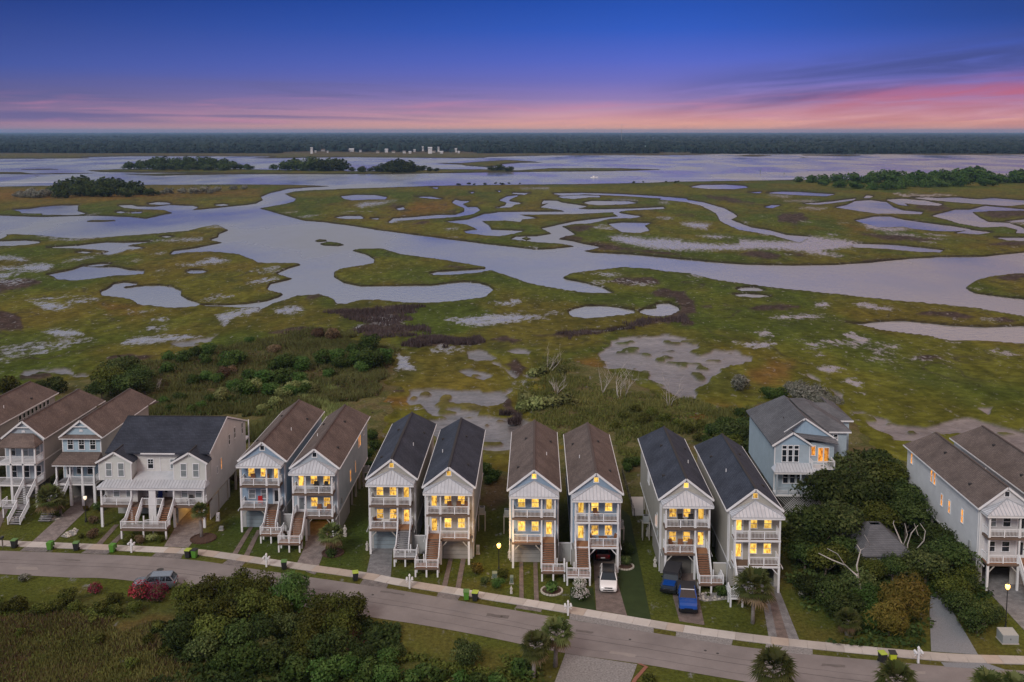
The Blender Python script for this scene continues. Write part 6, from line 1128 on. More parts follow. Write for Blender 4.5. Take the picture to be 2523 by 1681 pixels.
scatter('scrub_weeds', BR2, 5000, .6, .3, 'leaf_olive', 7, 1, 'mixed green scrub behind the right hand houses'); scatter('scrub_grass', BR2, 24000, .8, .22, 'leaf_meadow', 8, label='pale tall grass behind the right hand houses')
scatter('thicket_floor', [(5,'340 1100 420 700 500 500 900 400 1050 600 1300 950 1290 1200 1080 1100 1080 1380 800 1390 500 1300')], 12000, .5, .35, 'leaf_dark', 9, 1, 'leafy undergrowth beneath the oak thicket'); scatter('thicket_floor', [(6,'1000 330 1900 330 2250 450 2354 720 2300 900 1050 900')], 12000, .5, .35, 'leaf_dark', 10, 1, 'leafy undergrowth beneath the roadside thicket')
scatter('tall_grass', [(2,'500 60 760 0 860 80 1090 300 1150 600 1110 700 1080 520 760 260')], 9000, 1.0, .15, 'leaf_light', 11, label='tall reed grass behind the two brown roofed houses')
# reeds standing in the dark patches nearest the houses
RG = [(1,'980 330 1180 260 1500 200 1930 260 2300 260 2300 420 1930 560 1800 600 1840 420 1650 380 1100 390')]
scatter('reed_grass', RG, 16000, 1.1, .24, 'leaf_light', 31, label='tall pale reed grass right behind the twin house'); scatter('reed_weeds', RG, 5000, .7, .3, 'leaf_green', 32, 1, 'green weeds among the reed grass behind the twin house')
many('bush', 1, '1220 270 48 1330 240 50 1420 330 45 1270 320 42 1560 250 45 1680 240 40 1500 300 44', 'leaf_green', 'green bush in the reeds right behind the twin house', 'bushes behind the twin house')
many('bush', 2, '1120 620 40 1110 690 36', 'leaf_green', 'low bush between the brown roofed and black roofed pairs', 'bushes between the pairs')
scatter('reeds', [('e','0 540 130 535 420 520 590 510 500 600 720 670 480 710 300 720 150 680 300 640 90 580'),('e','510 770 620 720 900 720 1060 745 850 770 560 790'),('e','1500 705 1700 680 1850 680 2200 600 2354 570 2400 600 2060 658 1520 732'),('e','1160 1160 1200 1120 1290 1250 1250 1290')], 14000, 1.1, .35, 'leaf_reed', 12, label='dead purple brown reeds in dark patches of the marsh')
# ------------------------------------------------------------------ far shore
def blobs(name, C, Rr, Hh, tint, m, label):
    """many low-poly crowns in one mesh: C base centres, Rr radii, Hh heights"""
    n = len(C); rs = np.random.RandomState(len(C)); k = 7; a = np.arange(k)/k*6.2832
    rings = [(1.0,.10),(1.02,.5),(.62,.86)]; V = []
    for f, z in rings:
        j = .78+.44*rs.rand(n,k); ang = a[None]+rs.rand(n,1)*6.28
        V.append(np.stack([C[:,0:1]+np.cos(ang)*f*j*Rr[:,None], C[:,1:2]+np.sin(ang)*f*j*Rr[:,None], C[:,2:3]+Hh[:,None]*(z+.12*(rs.rand(n,k)-.5))], -1))
    top = np.stack([C[:,0]+Rr*.2*rs.normal(size=n), C[:,1], C[:,2]+Hh], -1)[:,None]
    V = np.concatenate(V+[top], 1); per = 3*k+1; F = []
    for r in range(2):
        for i in range(k): j = (i+1) % k; F += [[r*k+i, r*k+j, (r+1)*k+j], [r*k+i, (r+1)*k+j, (r+1)*k+i]]
    for i in range(k): F.append([2*k+i, 2*k+(i+1) % k, 3*k])
    F = (np.array(F)[None]+np.arange(n)[:,None,None]*per).reshape(-1,3); tt = (tint[:,None]*.7+.3*rs.rand(n, per)).ravel()
    return struct(link(name, mesh_np(name, V.reshape(-1,3), F, tt, m)), 'stuff', label)
FARH = []    # distant houses: (survey x, y, z, width, storeys, roof, wall)
for x, y, w, st, rf, wl in ((160,115,9,2,'shingle_grey','siding_white'),(330,172,9,3,'metal_roof','siding_white'),(550,124,13,2,'metal_roof','siding_white'),(715,135,9,2,'metal_roof','siding_white'),(810,192,22,2,'metal_roof','siding_white'),(920,197,9,2,'shingle_grey','siding_white'),(1235,190,13,3,'metal_roof','siding_white'),(1130,215,12,1,'shingle_brown','siding_beige'),(1320,215,13,1,'shingle_brown','siding_beige'),(1450,210,11,2,'shingle_grey','siding_white'),(1520,220,10,1,'metal_roof','siding_white'),(1575,195,9,2,'metal_roof','siding_white'),(1675,158,7,2,'metal_roof','siding_white'),(1762,172,16,3,'metal_roof','siding_white'),(1865,165,8,2,'metal_roof','siding_white'),(1800,210,18,1,'shingle_brown','siding_beige'),(2075,180,9,4,'metal_roof','siding_white'),(1900,220,13,1,'metal_roof','siding_white'),(2110,217,9,1,'metal_roof','siding_white'),(470,195,16,1,'shingle_brown','siding_grey'),(525,214,6,1,'metal_roof','siding_white'),(378,212,7,1,'metal_roof','siding_grey')): FARH.append((700+x/4.904, 330+y/4.904, w, st, rf, wl))
for x, y, w, st, rf, wl in ((370,355,6,1,'metal_roof','siding_white'),(940,382,14,1,'metal_roof','siding_white'),(1130,412,26,1,'teal_roof','siding_white'),(1095,300,8,2,'teal_roof','siding_white')): FARH.append((1480+x/9.81, 330+y/9.81, w, st, rf, wl))
mat('teal_roof', (.18,.42,.44), None, rough=.4)
HPOS = []
for i, (u, v, w, st, rf, wl) in enumerate(FARH):
    w *= .58; zt = 3.2*st*.6+ (1 if v > 366 else 7); p = P(u, v, zt); y = min(max(p.y, 2330), 3300); p = PY(u, v, y); g = max(p.z-st*2.0, -.6); h = st*1.8+1; HPOS.append((p.x, y))
    t = thing('far_house', 'distant '+{'siding_white':'white','siding_beige':'tan','siding_grey':'grey'}[wl]+(' low' if st == 1 else ' tall' if st > 2 else '')+' house on the wooded far shore', 'house', (p.x, y, -.6), 0, 'houses on the far shore')
    MB().box(-w/2, w/2, 0, w*.7, 0, h+g+.6).build('wall', wl, t, fix=False); zb = h+g+.6
    MB().slab([[(-w/2-.6,-.6,zb),(w/2+.6,-.6,zb),(w/2+.6,w*.35,zb+w*.22),(-w/2-.6,w*.35,zb+w*.22)],[(-w/2-.6,w*.35,zb+w*.22),(w/2+.6,w*.35,zb+w*.22),(w/2+.6,w*.7+.6,zb),(-w/2-.6,w*.7+.6,zb)]], .4).build('roof', rf, t)
    n = max(2, int(w/4))
    for sft in range(min(st, 2)):
        for j in range(n): window(t, -w/2+(j+.5)*w/n, -.02, zb-1.6-sft*3.2, 1.2, 1.6, 0, DK, 'single')
def forest():
    rs = np.random.RandomState(3); C = []; R_ = []
    y = 2440.
    while y < 29000:
        sp = y*.0062; n = int(y*1.4/sp); x = (np.arange(n)-n/2)*sp+rs.rand(n)*sp; yy = y+rs.rand(n)*y*.016; C.append(np.stack([x, yy], 1)); R_.append(np.full(n, sp*.62)); y *= 1.019
    C = np.concatenate(C); R_ = np.concatenate(R_)
    # the far-right creek mouth and the clearings round the houses stay open
    u = np.array([0.]); dep = C[:,0]*FW[0]+C[:,1]*FW[1]; U = 1261.5+FPX*(C[:,0]*RT[0]+C[:,1]*RT[1])/dep
    ok = ~((U > 1620) & (U < 1705) & (C[:,1] < 2480)) & ~((U > 700) & (U < 1170) & (C[:,1] < 2470+90*vnoise(U/30, U*0)))
    for hx, hy in HPOS: ok &= ~((np.abs(C[:,0]-hx*C[:,1]/hy) < 11) & (C[:,1] > hy-240) & (C[:,1] < hy+6))
    C, R_, U = C[ok], R_[ok], U[ok]; hill = 5*fbm(C[:,0]/900, C[:,1]/900, 3); Hh = (11+9*rs.rand(len(C)))*(.8+.5*fbm(C[:,0]/300+5, C[:,1]/300, 3))+hill*.4
    t = np.clip(fbm(C[:,0]/160, C[:,1]/300, 3)*1.5-.25+.3*(rs.rand(len(C))-.5), 0, 1)
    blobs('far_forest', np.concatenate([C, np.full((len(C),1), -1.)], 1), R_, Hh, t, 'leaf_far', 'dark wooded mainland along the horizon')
    # shoreline fringe, finer
    n = 3200; U = rs.uniform(-250, 2780, n); yy = 2360+60*fbm(U/120, U*0+3, 3)+rs.rand(n)*70; ok = ~((U > 690) & (U < 1180)) & ~((U > 1620) & (U < 1705)); U, yy = U[ok], yy[ok]
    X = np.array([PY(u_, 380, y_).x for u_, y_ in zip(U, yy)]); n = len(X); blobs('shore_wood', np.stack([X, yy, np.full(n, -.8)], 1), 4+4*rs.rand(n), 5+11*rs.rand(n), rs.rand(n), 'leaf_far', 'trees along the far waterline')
forest()
# wooded hammocks in the sound and marsh
_lv, _lq, _lt = crown_geo(77, 420, 12, .15, .2, .75, .58, (.3,.5))
def hammock(label, k, s, m, zf=.75, sq=.8):
    n = [float(t) for t in s.split()]; V = []; F = []; T = []; rs = np.random.RandomState(len(n))
    def put(x, y, z, R_):
        a = rs.rand()*6.28; c, s_ = math.cos(a), math.sin(a); q = _lv*R_*1.9; q = np.stack([q[:,0]*c-q[:,1]*s_, q[:,0]*s_+q[:,1]*c, q[:,2]*sq], 1)+np.array([x, y, z]); F.append(_lq+len(V)*len(_lv)); V.append(q); T.append(np.clip(_lt+.25*(rs.rand()-.5), 0, 1))
    for x, y, r in zip(n[0::3], n[1::3], n[2::3]):
        u, v = S(k, x, y); p = P(u, v, 2.0); R_ = r/Q[k][2]*p.y/FPX; p = P(u, v, R_*zf)
        for jj in range(3):
            dx, dy, f = ((0,0,1) if jj == 0 else (rs.uniform(-1.3,1.3)*R_, rs.uniform(-1.5,1.5)*R_, rs.uniform(.45,.8)))
            put(p.x+dx, p.y+dy, p.z*(f if jj else 1), R_*f)
    return struct(link('hammock_wood', mesh_np('hammock_wood', np.concatenate(V), np.concatenate(F), np.concatenate(T), m)), 'stuff', label)
hammock('dark wooded hammock in the marsh at left', 'a', '590 430 60 480 445 50 400 465 45 700 435 55 820 440 50 900 450 45 980 475 35 1050 485 30 560 475 45 660 480 42 760 482 42 870 487 38 450 495 36 640 450 50 760 450 48', 'leaf_dark'); hammock('grey bare shrubs beside the left hammock', 'a', '220 490 35 280 497 32 130 497 24 330 490 30 180 500 28 1150 478 26 1260 475 22 1350 475 26 1430 470 28 1500 465 20 1600 455 18 1680 452 16', 'leaf_grey')
hammock('dark wooded islands across the sound, left part', 'a', '900 302 28 960 298 34 1050 292 40 1130 285 46 1220 290 42 1300 286 46 1380 286 46 1460 290 42 1540 294 40 1620 302 32 1700 312 22 1100 310 30 1200 312 28 1320 312 28 1450 315 26 1560 315 26 1950 305 34 2050 297 44 2150 291 50 2260 296 44 2340 300 40 1880 312 20 2100 315 28 2220 316 28', 'leaf_dark'); hammock('dark wooded islands across the sound, right part', 'b', '0 290 40 60 285 42 120 298 28 250 313 22 180 312 16 380 303 32 430 296 40 500 290 46 570 296 40 615 308 20 650 302 15 690 312 16 740 316 13 1100 308 18 1160 303 22 1220 310 18 300 315 14 460 315 24 550 316 22', 'leaf_dark')
hammock('dark wooded hammock on the right of the marsh', 'c', '870 378 22 950 376 28 1050 376 32 1150 372 34 1250 370 38 1350 366 42 1440 358 46 1500 362 44 1600 374 38 1680 366 46 1750 362 42 1830 358 46 1900 352 46 1980 348 50 2070 348 54 2140 366 42 2200 374 34 2280 362 42 2354 358 46 2450 352 50 2560 355 50 1150 408 28 1250 414 30 1350 420 30 1450 416 34 1550 410 34 1700 404 32 1800 400 32 1950 394 36 2100 394 32 1030 398 24 1620 400 30', 'leaf_green')
rs = np.random.RandomState(9); hammock('low shrubs dotted along the sound shore', 'b', ' '.join('%d %d %d' % (x, 412-(x-850)*.012+rs.randint(-3,3), rs.randint(5,9)) for x in (880,890,950,985,1060,1125,1160,1175,1215,1285,2040,2100,2250,2310,2330)), 'leaf_dark')
# boat, wakes, channel markers, mast
p = P(*S('b',1775,370), WATER_Z); t = thing('motor_boat', 'small white motor boat drawing a long wake across the sound', 'boat', (p.x, p.y, WATER_Z), R(90))
MB().loft([[(-1.1,4,.0),(1.1,4,.0),(1.2,4,1.0),(-1.2,4,1.0)],[(-1.1,-1,.0),(1.1,-1,.0),(1.3,-1,1.1),(-1.3,-1,1.1)],[(-.1,-4,.3),(.1,-4,.3),(.1,-4.4,1.4),(-.1,-4.4,1.4)]]).build('hull', 'paint_white', t); MB().box(-.9,.9,-.5,1.5,1.1,2.2).build('cabin', 'paint_white', t, fix=False); MB().box(-.92,.92,-.52,-.45,1.5,2.0).build('windscreen', 'car_glass', t, fix=False)
mat('foam', (.72,.73,.76), (.5,.52,.58), .5, .6)
for a, b, w, lb in ((S('b',1790,370),(2560,441),2.5,'white wake trailing behind the motor boat'),((-60,450),S('a',470,417),3.0,'white wake line across the sound at far left')):
    A, B = P(*a, WATER_Z+.02), P(*b, WATER_Z+.02); d = (B-A).normalized(); nn = Vector((-d.y, d.x, 0)); o = MB().face([A-nn*w*.4, B-nn*w*1.6, B+nn*w*1.6, A+nn*w*.4]).build('wake', 'foam', fix=False); struct(o, 'stuff', lb)
for x, y0, y1, lb in ((622,347,318,'thin channel marker post in the sound, the left one'),(778,352,333,'thin channel marker post in the sound, the right one')):
    b = P(*S('c',x,y0), WATER_Z); h = PY(*S('c',x,y1), b.y).z-WATER_Z; t = thing('channel_marker', lb, 'post', (b.x, b.y, WATER_Z)); MB().lathe([(.22,-1),(.2,h),(.01,h)], k=6).build('pile', 'bark', t); MB().box(-.6,.6,-.3,-.25,h-1.6,h-.3).build('board', 'util_green', t, fix=False)
b = PY(*S('b',1957,66), 4000); hm = PY(*S('b',1957,14), 4000).z; t = thing('radio_mast', 'tall thin radio mast on the horizon', 'mast', (b.x, 4000, 0)); mb = MB()
for sx, sy in ((-2,-2),(2,-2),(0,2)): mb.beam((sx*.3,sy*.3,0),(sx*.2,sy*.2,hm), .4, .4)
for i in range(16): z = i*hm/16; mb.beam((-.6,-.6,z),(.6,-.6,z+hm/16), .25, .25)
mb.build('lattice', 'util_grey', t, fix=False)

# ------------------------------------------------------------------ vehicles (nose towards -y)
def wheel(par, x, y, r, w):
    o = MB().loft([[(x+sx*w/2, y+rr*math.cos(a*.3491), r+rr*math.sin(a*.3491)) for a in range(18)] for sx, rr in ((-1,r*.93),(-.8,r),(.8,r),(1,r*.93))]).build('wheel', 'rubber', par, smooth=False)
    sgn = 1 if x > 0 else -1; MB().loft([[(x+sgn*(w/2+d), y+rr*math.cos(a*.5236), r+rr*math.sin(a*.5236)) for a in range(12)] for d, rr in ((-.02,r*.66),(.012,r*.64),(.004,r*.2))]).build('rim', 'alloy', o)
def car(label, loc, rot, L_, W, Hh, paint, roofm, cat='car', kind='suv', name='parked_car'):
    t = thing(name, label, cat, loc, rot); w = W/2; f = -L_/2; bk = L_/2
    def ring(y, ww, zb, zm, zt, tuck=.93):
        return [(-ww*.9,y,zb),(ww*.9,y,zb),(ww,y,(zb+zm)/2),(ww*.99,y,zm),(ww*tuck,y,zt-.03),(ww*.7,y,zt),(-ww*.7,y,zt),(-ww*tuck,y,zt-.03),(-ww*.99,y,zm),(-ww,y,(zb+zm)/2)]
    hood = .98 if kind != 'truck' else 1.16; belt = 1.10 if kind != 'truck' else 1.22
    if kind == 'jeep': hood, belt = 1.16, 1.2
    rings = [ring(f+.0,w*.80,.42,.62,.74), ring(f+.10,w*.93,.30,.70,hood-.12), ring(f+.35,w*.985,.27,.80,hood-.03), ring(f+1.0,w,.27,.86,hood+.02), ring(f+L_*.29,w,.27,.9,hood+.06), ring(f+L_*.33,w,.27,.95,belt), ring(f+L_*.6,w*1.0,.27,.98,belt+.02), ring(bk-.45,w*.985,.28,.98,belt+.03), ring(bk-.08,w*.93,.34,.95,belt), ring(bk,w*.84,.42,.8,belt-.12)]
    body = MB().loft(rings).build('body', paint, t); body.data.shade_smooth()
    body.data.set_sharp_from_angle(angle=R(38))
    # glasshouse
    c0, c1 = f+L_*.28, bk-.10; r0, r1 = f+L_*.42, bk-.55
    if kind == 'truck': c1, r1 = f+L_*.60, f+L_*.585
    if kind == 'jeep': c0, r0, r1 = f+L_*.32, f+L_*.38, bk-.25
    wb, wt = w*.93, w*.74
    if kind == 'jeep': wt = w*.86
    zt = Hh-.05; zb = belt-.02
    MB().loft([[(-wb,c0,zb),(wb,c0,zb),(wb,c1,zb),(-wb,c1,zb)],[(-wt,r0,zt),(wt,r0,zt),(wt,r1,zt),(-wt,r1,zt)]]).build('windows', 'car_glass', t)
    MB().loft([[(-wt-.03,r0-.06,zt-.02),(wt+.03,r0-.06,zt-.02),(wt+.03,r1+.10,zt-.02),(-wt-.03,r1+.10,zt-.02)],[(-wt+.06,r0+.10,Hh),(wt-.06,r0+.10,Hh),(wt-.06,r1,Hh-.01),(-wt+.06,r1,Hh-.01)]]).build('roof', roofm, t)
    pm = MB()
    for sx in (-1, 1):
        pm.beam((sx*wb,c0,zb),(sx*wt,r0,zt), .08, .06); pm.beam((sx*wb,c1,zb),(sx*wt,r1,zt), .13, .07); pm.beam((sx*(wb+.01),(c0+c1)/2+.1,zb),(sx*(wt+.01),(r0+r1)/2,zt), .07, .03)
        pm.beam((sx*wt*1.02,r0,zt+.01),(sx*wt*1.02,r1,zt+.01), .05, .05)
        if kind == 'suv': pm.beam((sx*wb*1.005,c1-.9,zb),(sx*wt*1.01,r1-.45,zt), .09, .03)
    pm.build('pillars', paint, t, fix=False)
    for sx in (-1, 1):
        for y in (f+L_*.185, bk-L_*.20): wheel(t, sx*(w-.13), y, .36 if kind == 'suv' else .42, .26)
        MB().loft([[(sx*w*.42,f+.14,.68),(sx*w*.84,f+.22,.70),(sx*w*.86,f+.26,.83),(sx*w*.44,f+.16,.80)],[(sx*w*.42,f+.02,.68),(sx*w*.85,f+.12,.70),(sx*w*.87,f+.16,.83),(sx*w*.44,f+.04,.80)]]).build('headlight', 'headlamp', t)
        MB().box(sx*w*.62, sx*w*.9, bk-.12, bk+.005, .84, .98).build('tail_light', 'lamp_red', t, fix=False)
        MB().box(sx*(w*.98), sx*(w+.2), c0+.35, c0+.47, belt+.02, belt+.17).build('mirror', 'paint_black' if roofm != paint else paint, t, fix=False)
    MB().box(-w*.44, w*.44, f+.0, f+.12, .66, .80).build('grille', 'paint_black', t, fix=False); MB().box(-w*.6, w*.6, f-.015, f+.1, .43, .55).build('lower_grille', 'paint_black', t, fix=False); MB().box(-w*.78, w*.78, bk-.1, bk+.03, .42, .58).build('rear_bumper', 'paint_black', t, fix=False); MB().box(-.26, .26, bk+.002, bk+.035, .62, .74).build('number_plate', 'white_vinyl', t, fix=False)
    if kind == 'truck':
        MB().box(-w*1.01, w*1.01, f+L_*.61, bk+.01, .62, belt+.07).build('bed_cover', 'canvas_black', t, fix=False); MB().box(-w*.72, w*.72, r0-.10, r0+.02, zt-.02, zt+.03).build('light_bar', 'white_vinyl', t, fix=False); MB().box(-w*1.0, w*1.0, f-.1, f+.15, .40, .72).build('front_bumper', 'paint_black', t, fix=False)
    if kind == 'jeep':
        MB().box(-w*.72, w*.72, f+.12, f+L_*.30, hood-.05, hood+.09).build('bonnet', 'paint_blue', t, fix=False)
        MB().box(-w*.95, w*.95, f+L_*.30, bk-.1, Hh+.08, Hh+.36).build('roof_tent', 'canvas_black', t, fix=False); MB().box(-w*1.0, w*1.0, f-.22, f+.1, .42, .72).build('front_bumper', 'paint_black', t, fix=False)
        for sx in (-1, 1): MB().box(sx*w*.8, sx*w*1.08, f+.2, f+1.25, .86, .95).build('fender', 'paint_black', t, fix=False)
    return t
g = G(4,752,1352); car('white sport utility car with a black glass roof on the paver driveway', (g.x+.17, g.y+2.42, .02), R(-4), 4.85, 2.02, 1.75, 'paint_white', 'paint_black')
g = G('s',1696,1517); car('blue pickup with a black roof and covered bed, parked nose out', (g.x+.3, g.y+2.8, .02), R(-6), 5.7, 2.05, 1.90, 'paint_blue', 'canvas_black', 'pickup', 'truck', 'pickup_truck')
g = G('s',1645,1468); car('blue off roader with a black roof tent beside the pickup', (g.x+.7, g.y+2.15, .0), R(-17), 4.4, 1.85, 1.85, 'jeep_dark', 'canvas_black', 'off roader', 'jeep', 'off_road_car')
a = G(6,1060,195); car('silver estate style car parked on the verge beside the red oleanders', (a.x-2.75, a.y+1.1, .0), R(-84), 4.8, 1.88, 1.66, 'paint_silver', 'paint_silver')
car('dark red car parked under the house behind the white car', (7.27+.95, YG(116.56)+3.2, .02), R(180), 4.6, 1.85, 1.6, 'paint_red', 'paint_black')
# ------------------------------------------------------------------ kerbside things
def binn(k, x, y, body, lid, label, open_=False):
    p = G(k, x, y); t = thing('wheelie_bin', label, 'bin', (p.x, p.y, 0), rnd.uniform(-.3,.3), 'wheelie bins along the pavement')
    MB().loft([[(-.24,-.27,.06),(.24,-.27,.06),(.24,.27,.06),(-.24,.27,.06)],[(-.32,-.38,1.0),(.32,-.38,1.0),(.32,.36,1.0),(-.32,.36,1.0)]]).build('body', body, t)
    if open_: MB().prism([(-.34,.38,1.02),(.34,.38,1.02),(.34,.52,.35),(-.34,.52,.35)], (0,.04,0)).build('lid', lid, t)
    else: MB().loft([[(-.35,-.43,1.0),(.35,-.43,1.0),(.35,.40,1.0),(-.35,.40,1.0)],[(-.35,-.42,1.05),(.35,-.42,1.05),(.35,.40,1.08),(-.35,.40,1.08)],[(-.24,-.30,1.10),(.24,-.30,1.10),(.24,.30,1.12),(-.24,.30,1.12)]]).build('lid', lid, t)
    MB().beam((-.28,.46,.98),(.28,.46,.98), .04, .04).build('handle', 'bin_black', t, fix=False)
    for sx in (-1, 1): MB().loft([[(sx*.28+d, .32+.13*math.cos(a*.6283), .13+.13*math.sin(a*.6283)) for a in range(10)] for d in (-.03,.03)]).build('wheel', 'rubber', t)
binn(1,108,1355,'bin_black','lid_green','black bin with a dull green lid beside the dark mailbox at far left'); binn(1,372,1370,'bin_green','bin_green','bright green bin with its lid open beside the pink driveway',True); binn(1,567,1375,'bin_black','lid_green','black bin with a dull green lid left of the cobbled apron'); binn(1,836,1388,'bin_green','bin_green','bright green open bin left of the twin house mailbox',True); binn(1,1398,1430,'bin_black','lid_lime','black bin with a lime lid touching a green bin by the twin house drive'); binn(1,1447,1430,'bin_green','bin_black','green bin touching the lime lidded one by the twin house drive'); binn(2,483,1395,'bin_black','lid_green','black bin with a dark green lid right of the mailbox by the brown roofed pair'); binn(2,1013,1478,'bin_black','lid_lime','lone black bin with a lime lid beside the grey paver apron'); binn(3,812,1500,'bin_green','lid_green','green bin near the lamp post, left of its lime lidded partner'); binn(3,877,1508,'bin_black','lid_lime','black bin with a lime lid near the lamp post'); binn(5,833,1465,'bin_black','lid_lime','black bin with a lime lid in front of the oak thicket'); binn(5,886,1464,'bin_lime','bin_black','lime yellow bin with a dark lid in front of the oak thicket')
def mailbox(k, x, y, label):
    p = G(k, x, y); t = thing('mailbox', label, 'mailbox', (p.x, p.y, 0), rnd.uniform(-.15,.15), 'white mailbox posts'); MB().box(-.09,.09,-.09,.09,0,1.55).loft([[(-.12,-.12,1.55),(.12,-.12,1.55),(.12,.12,1.55),(-.12,.12,1.55)],[(-.02,-.02,1.75),(.02,-.02,1.75),(.02,.02,1.75),(-.02,.02,1.75)]]).build('post', 'white_paint', t)
    MB().box(-.45,.45,-.05,.05,.98,1.06).build('arm', 'white_paint', t, fix=False)
    for sx in (-1, 1):
        MB().loft([[(sx*.3+.12*math.cos(a*.5236), y_, 1.18+(.12 if math.sin(a*.5236) > -.1 else .10)*math.sin(a*.5236)) for a in range(12)] for y_ in (-.28,.22)]).build('box', 'white_vinyl', t)
    MB().beam((-.4,0,.7),(-.08,0,.98), .05, .05).beam((.4,0,.7),(.08,0,.98), .05, .05).build('brace', 'white_paint', t, fix=False)
mailbox(1,978,1392,'white mailbox post in front of the twin house'); mailbox(2,352,1378,'white mailbox post in front of the left brown roofed pair'); mailbox(2,1415,1538,'white mailbox post in front of the black roofed pair left of the lamp'); mailbox(4,463,1500,'white mailbox post in front of the two blue houses'); mailbox(5,1020,1468,'white mailbox post beside the blue gravel drive')
p = G(1,20,1352); t = thing('mailbox', 'dark mailbox on a dark post at the far left edge', 'mailbox', (p.x, p.y, 0)); MB().box(-.06,.06,-.06,.06,0,1.1).build('post', 'bark', t, fix=False); MB().box(-.12,.12,-.3,.25,1.1,1.35).build('box', 'bin_black', t, fix=False)
def lamp(k, x, y, ty, label, globe, watt, kx=None):
    p = G(k, x, y); h = PY(*S(k, kx or x, ty), p.y).z; t = thing('lamp_post', label, 'street lamp', (p.x, p.y, 0)); MB().lathe([(.16,0),(.16,.25),(.09,.5),(.055,.7),(.045,h-.3),(.08,h-.22),(.02,h-.2)], k=10).build('pole', 'black_metal', t)
    MB().lathe([(.09,h-.2),(.20,h-.05),(.24,h+.12),(.20,h+.28),(.10,h+.36),(.01,h+.37)], k=14).build('globe', globe, t, smooth=True); MB().lathe([(.14,h+.36),(.10,h+.42),(.02,h+.52),(.005,h+.6)], k=10).build('finial', 'black_metal', t)
    if watt:
        l = bpy.data.lights.new('lamp_light', 'POINT'); l.energy = watt; l.color = (1,.58,.18); l.shadow_soft_size = .25; o = bpy.data.objects.new('lamp_light', l); COL.objects.link(o); o.parent = t; o.location = (0,0,h+.95); 
lamp(3,1053,1290,1105,'glowing lamp post between the black roofed and blue houses','lamp_globe',420); lamp(1,640,1165,990,'unlit looking lamp post with a pale globe left of the twin house','lamp_globe_dim',0,632); lamp(5,1475,1295,1075,'glowing lamp post in front of the white sided house on the right','lamp_globe',300,1488)
def statue(k, x, y, h, label):
    p = G(k, x, y); t = thing('garden_statue', label, 'statue', (p.x, p.y, 0)); s = h/1.3; MB().box(-.2*s,.2*s,-.2*s,.2*s,0,.35*s).build('pedestal', 'statue', t, fix=False)
    MB().lathe([(r*s, z*s) for r, z in ((.14,.35),(.17,.5),(.13,.75),(.17,.92),(.12,1.05),(.05,1.1),(.085,1.2),(.07,1.29),(.01,1.32))], k=10).tube([(.15*s,0,.98*s),(.2*s,-.06*s,.8*s),(.1*s,-.14*s,.7*s)], .04*s, 6).tube([(-.15*s,0,.98*s),(-.2*s,-.06*s,.8*s),(-.1*s,-.14*s,.7*s)], .04*s, 6).build('figure', 'statue', t)
statue(2,935,1150,1.5,'white garden statue on the lawn right of the garden palm'); statue(4,1085,1150,1.2,'pale garden statue left of the blue off roader'); statue(4,1033,930,1.4,'pale statue against the left side of the house with the pickup'); statue(2,1100,1250,1.1,'small pale statue at the left corner of the first black roofed house'); statue(3,75,1135,.9,'low pale ornament just left of the grey paver driveway'); statue(3,1130,1190,1.1,'pale ornament at the left corner of the blue house by the lamp'); statue(3,1145,1455,.9,'short white ornament on the lawn right of the lamp post')
def ubox(k, x, y, w, d, h, m, label):
    p = G(k, x, y); t = thing('utility_box', label, 'utility box', (p.x, p.y, 0)); MB().box(-w/2-.06,w/2+.06,-d/2-.06,d/2+.06,-.02,.06).build('base', 'concrete', t, fix=False); MB().loft([[(-w/2,-d/2,.06),(w/2,-d/2,.06),(w/2,d/2,.06),(-w/2,d/2,.06)],[(-w/2,-d/2,h*.85),(w/2,-d/2,h*.85),(w/2,d/2,h),(-w/2,d/2,h)]]).build('cabinet', m, t); MB().box(-.03,.03,-d/2-.03,-d/2-.002,h*.4,h*.55).build('handle', 'iron', t, fix=False)
ubox(3,1022,1337,.6,.5,.7,'util_green','pale green utility cabinet among the shrubs by the lamp post'); ubox(3,1148,1378,.4,.4,.9,'util_green','narrow grey green utility cabinet right of the lamp post shrubs'); ubox(3,897,1160,.4,.3,1.1,'util_grey','grey meter cabinet on the lawn right of the second black roofed house'); ubox(5,1485,1352,1.6,1.4,1.1,'util_grey','large grey transformer cabinet by the right hand lamp post'); ubox(1,1620,1155,.4,.4,1.1,'white_vinyl','white cabinet on the lawn right of the twin house'); ubox(1,1645,1225,.5,.4,.5,'util_grey','low dark cabinet on the lawn right of the twin house')
# garden beds
def ring_bed(k, x, y, r, edge, name, label):
    p = G(k, x, y); t = thing(name, label, 'garden bed', (p.x, p.y, 0)); n = 22; MB().lathe([(r,-.02),(r,.05),(.01,.09)], k=24).build('mulch', 'mulch', t)
    for i in range(n):
        a = i*6.2832/n; s = r*6.2832/n*.46; o = MB().loft([[(-s,-.1,-.02),(s,-.1,-.02),(s,.1,-.02),(-s,.1,-.02)],[(-s*.9,-.09,.13),(s*.9,-.09,.13),(s*.9,.09,.14),(-s*.9,.09,.14)]]).build('edging_stone', edge, t, (r*1.03*math.cos(a), r*1.03*math.sin(a), 0), a+R(90))
ring_bed(4,347,1325,1.15,'white_stone','round_bed','round garden bed ringed with pale stones in front of the blue house'); ring_bed(2,845,1275,1.25,'mulch','round_bed','round dark mulch bed under the garden palm'); ring_bed(4,870,1150,1.0,'white_stone','round_bed','pale stone ringed planter at the right corner of the white car house'); ring_bed(1,1510,1290,1.5,'mulch','round_bed','reddish mulch bed under the slender palm')
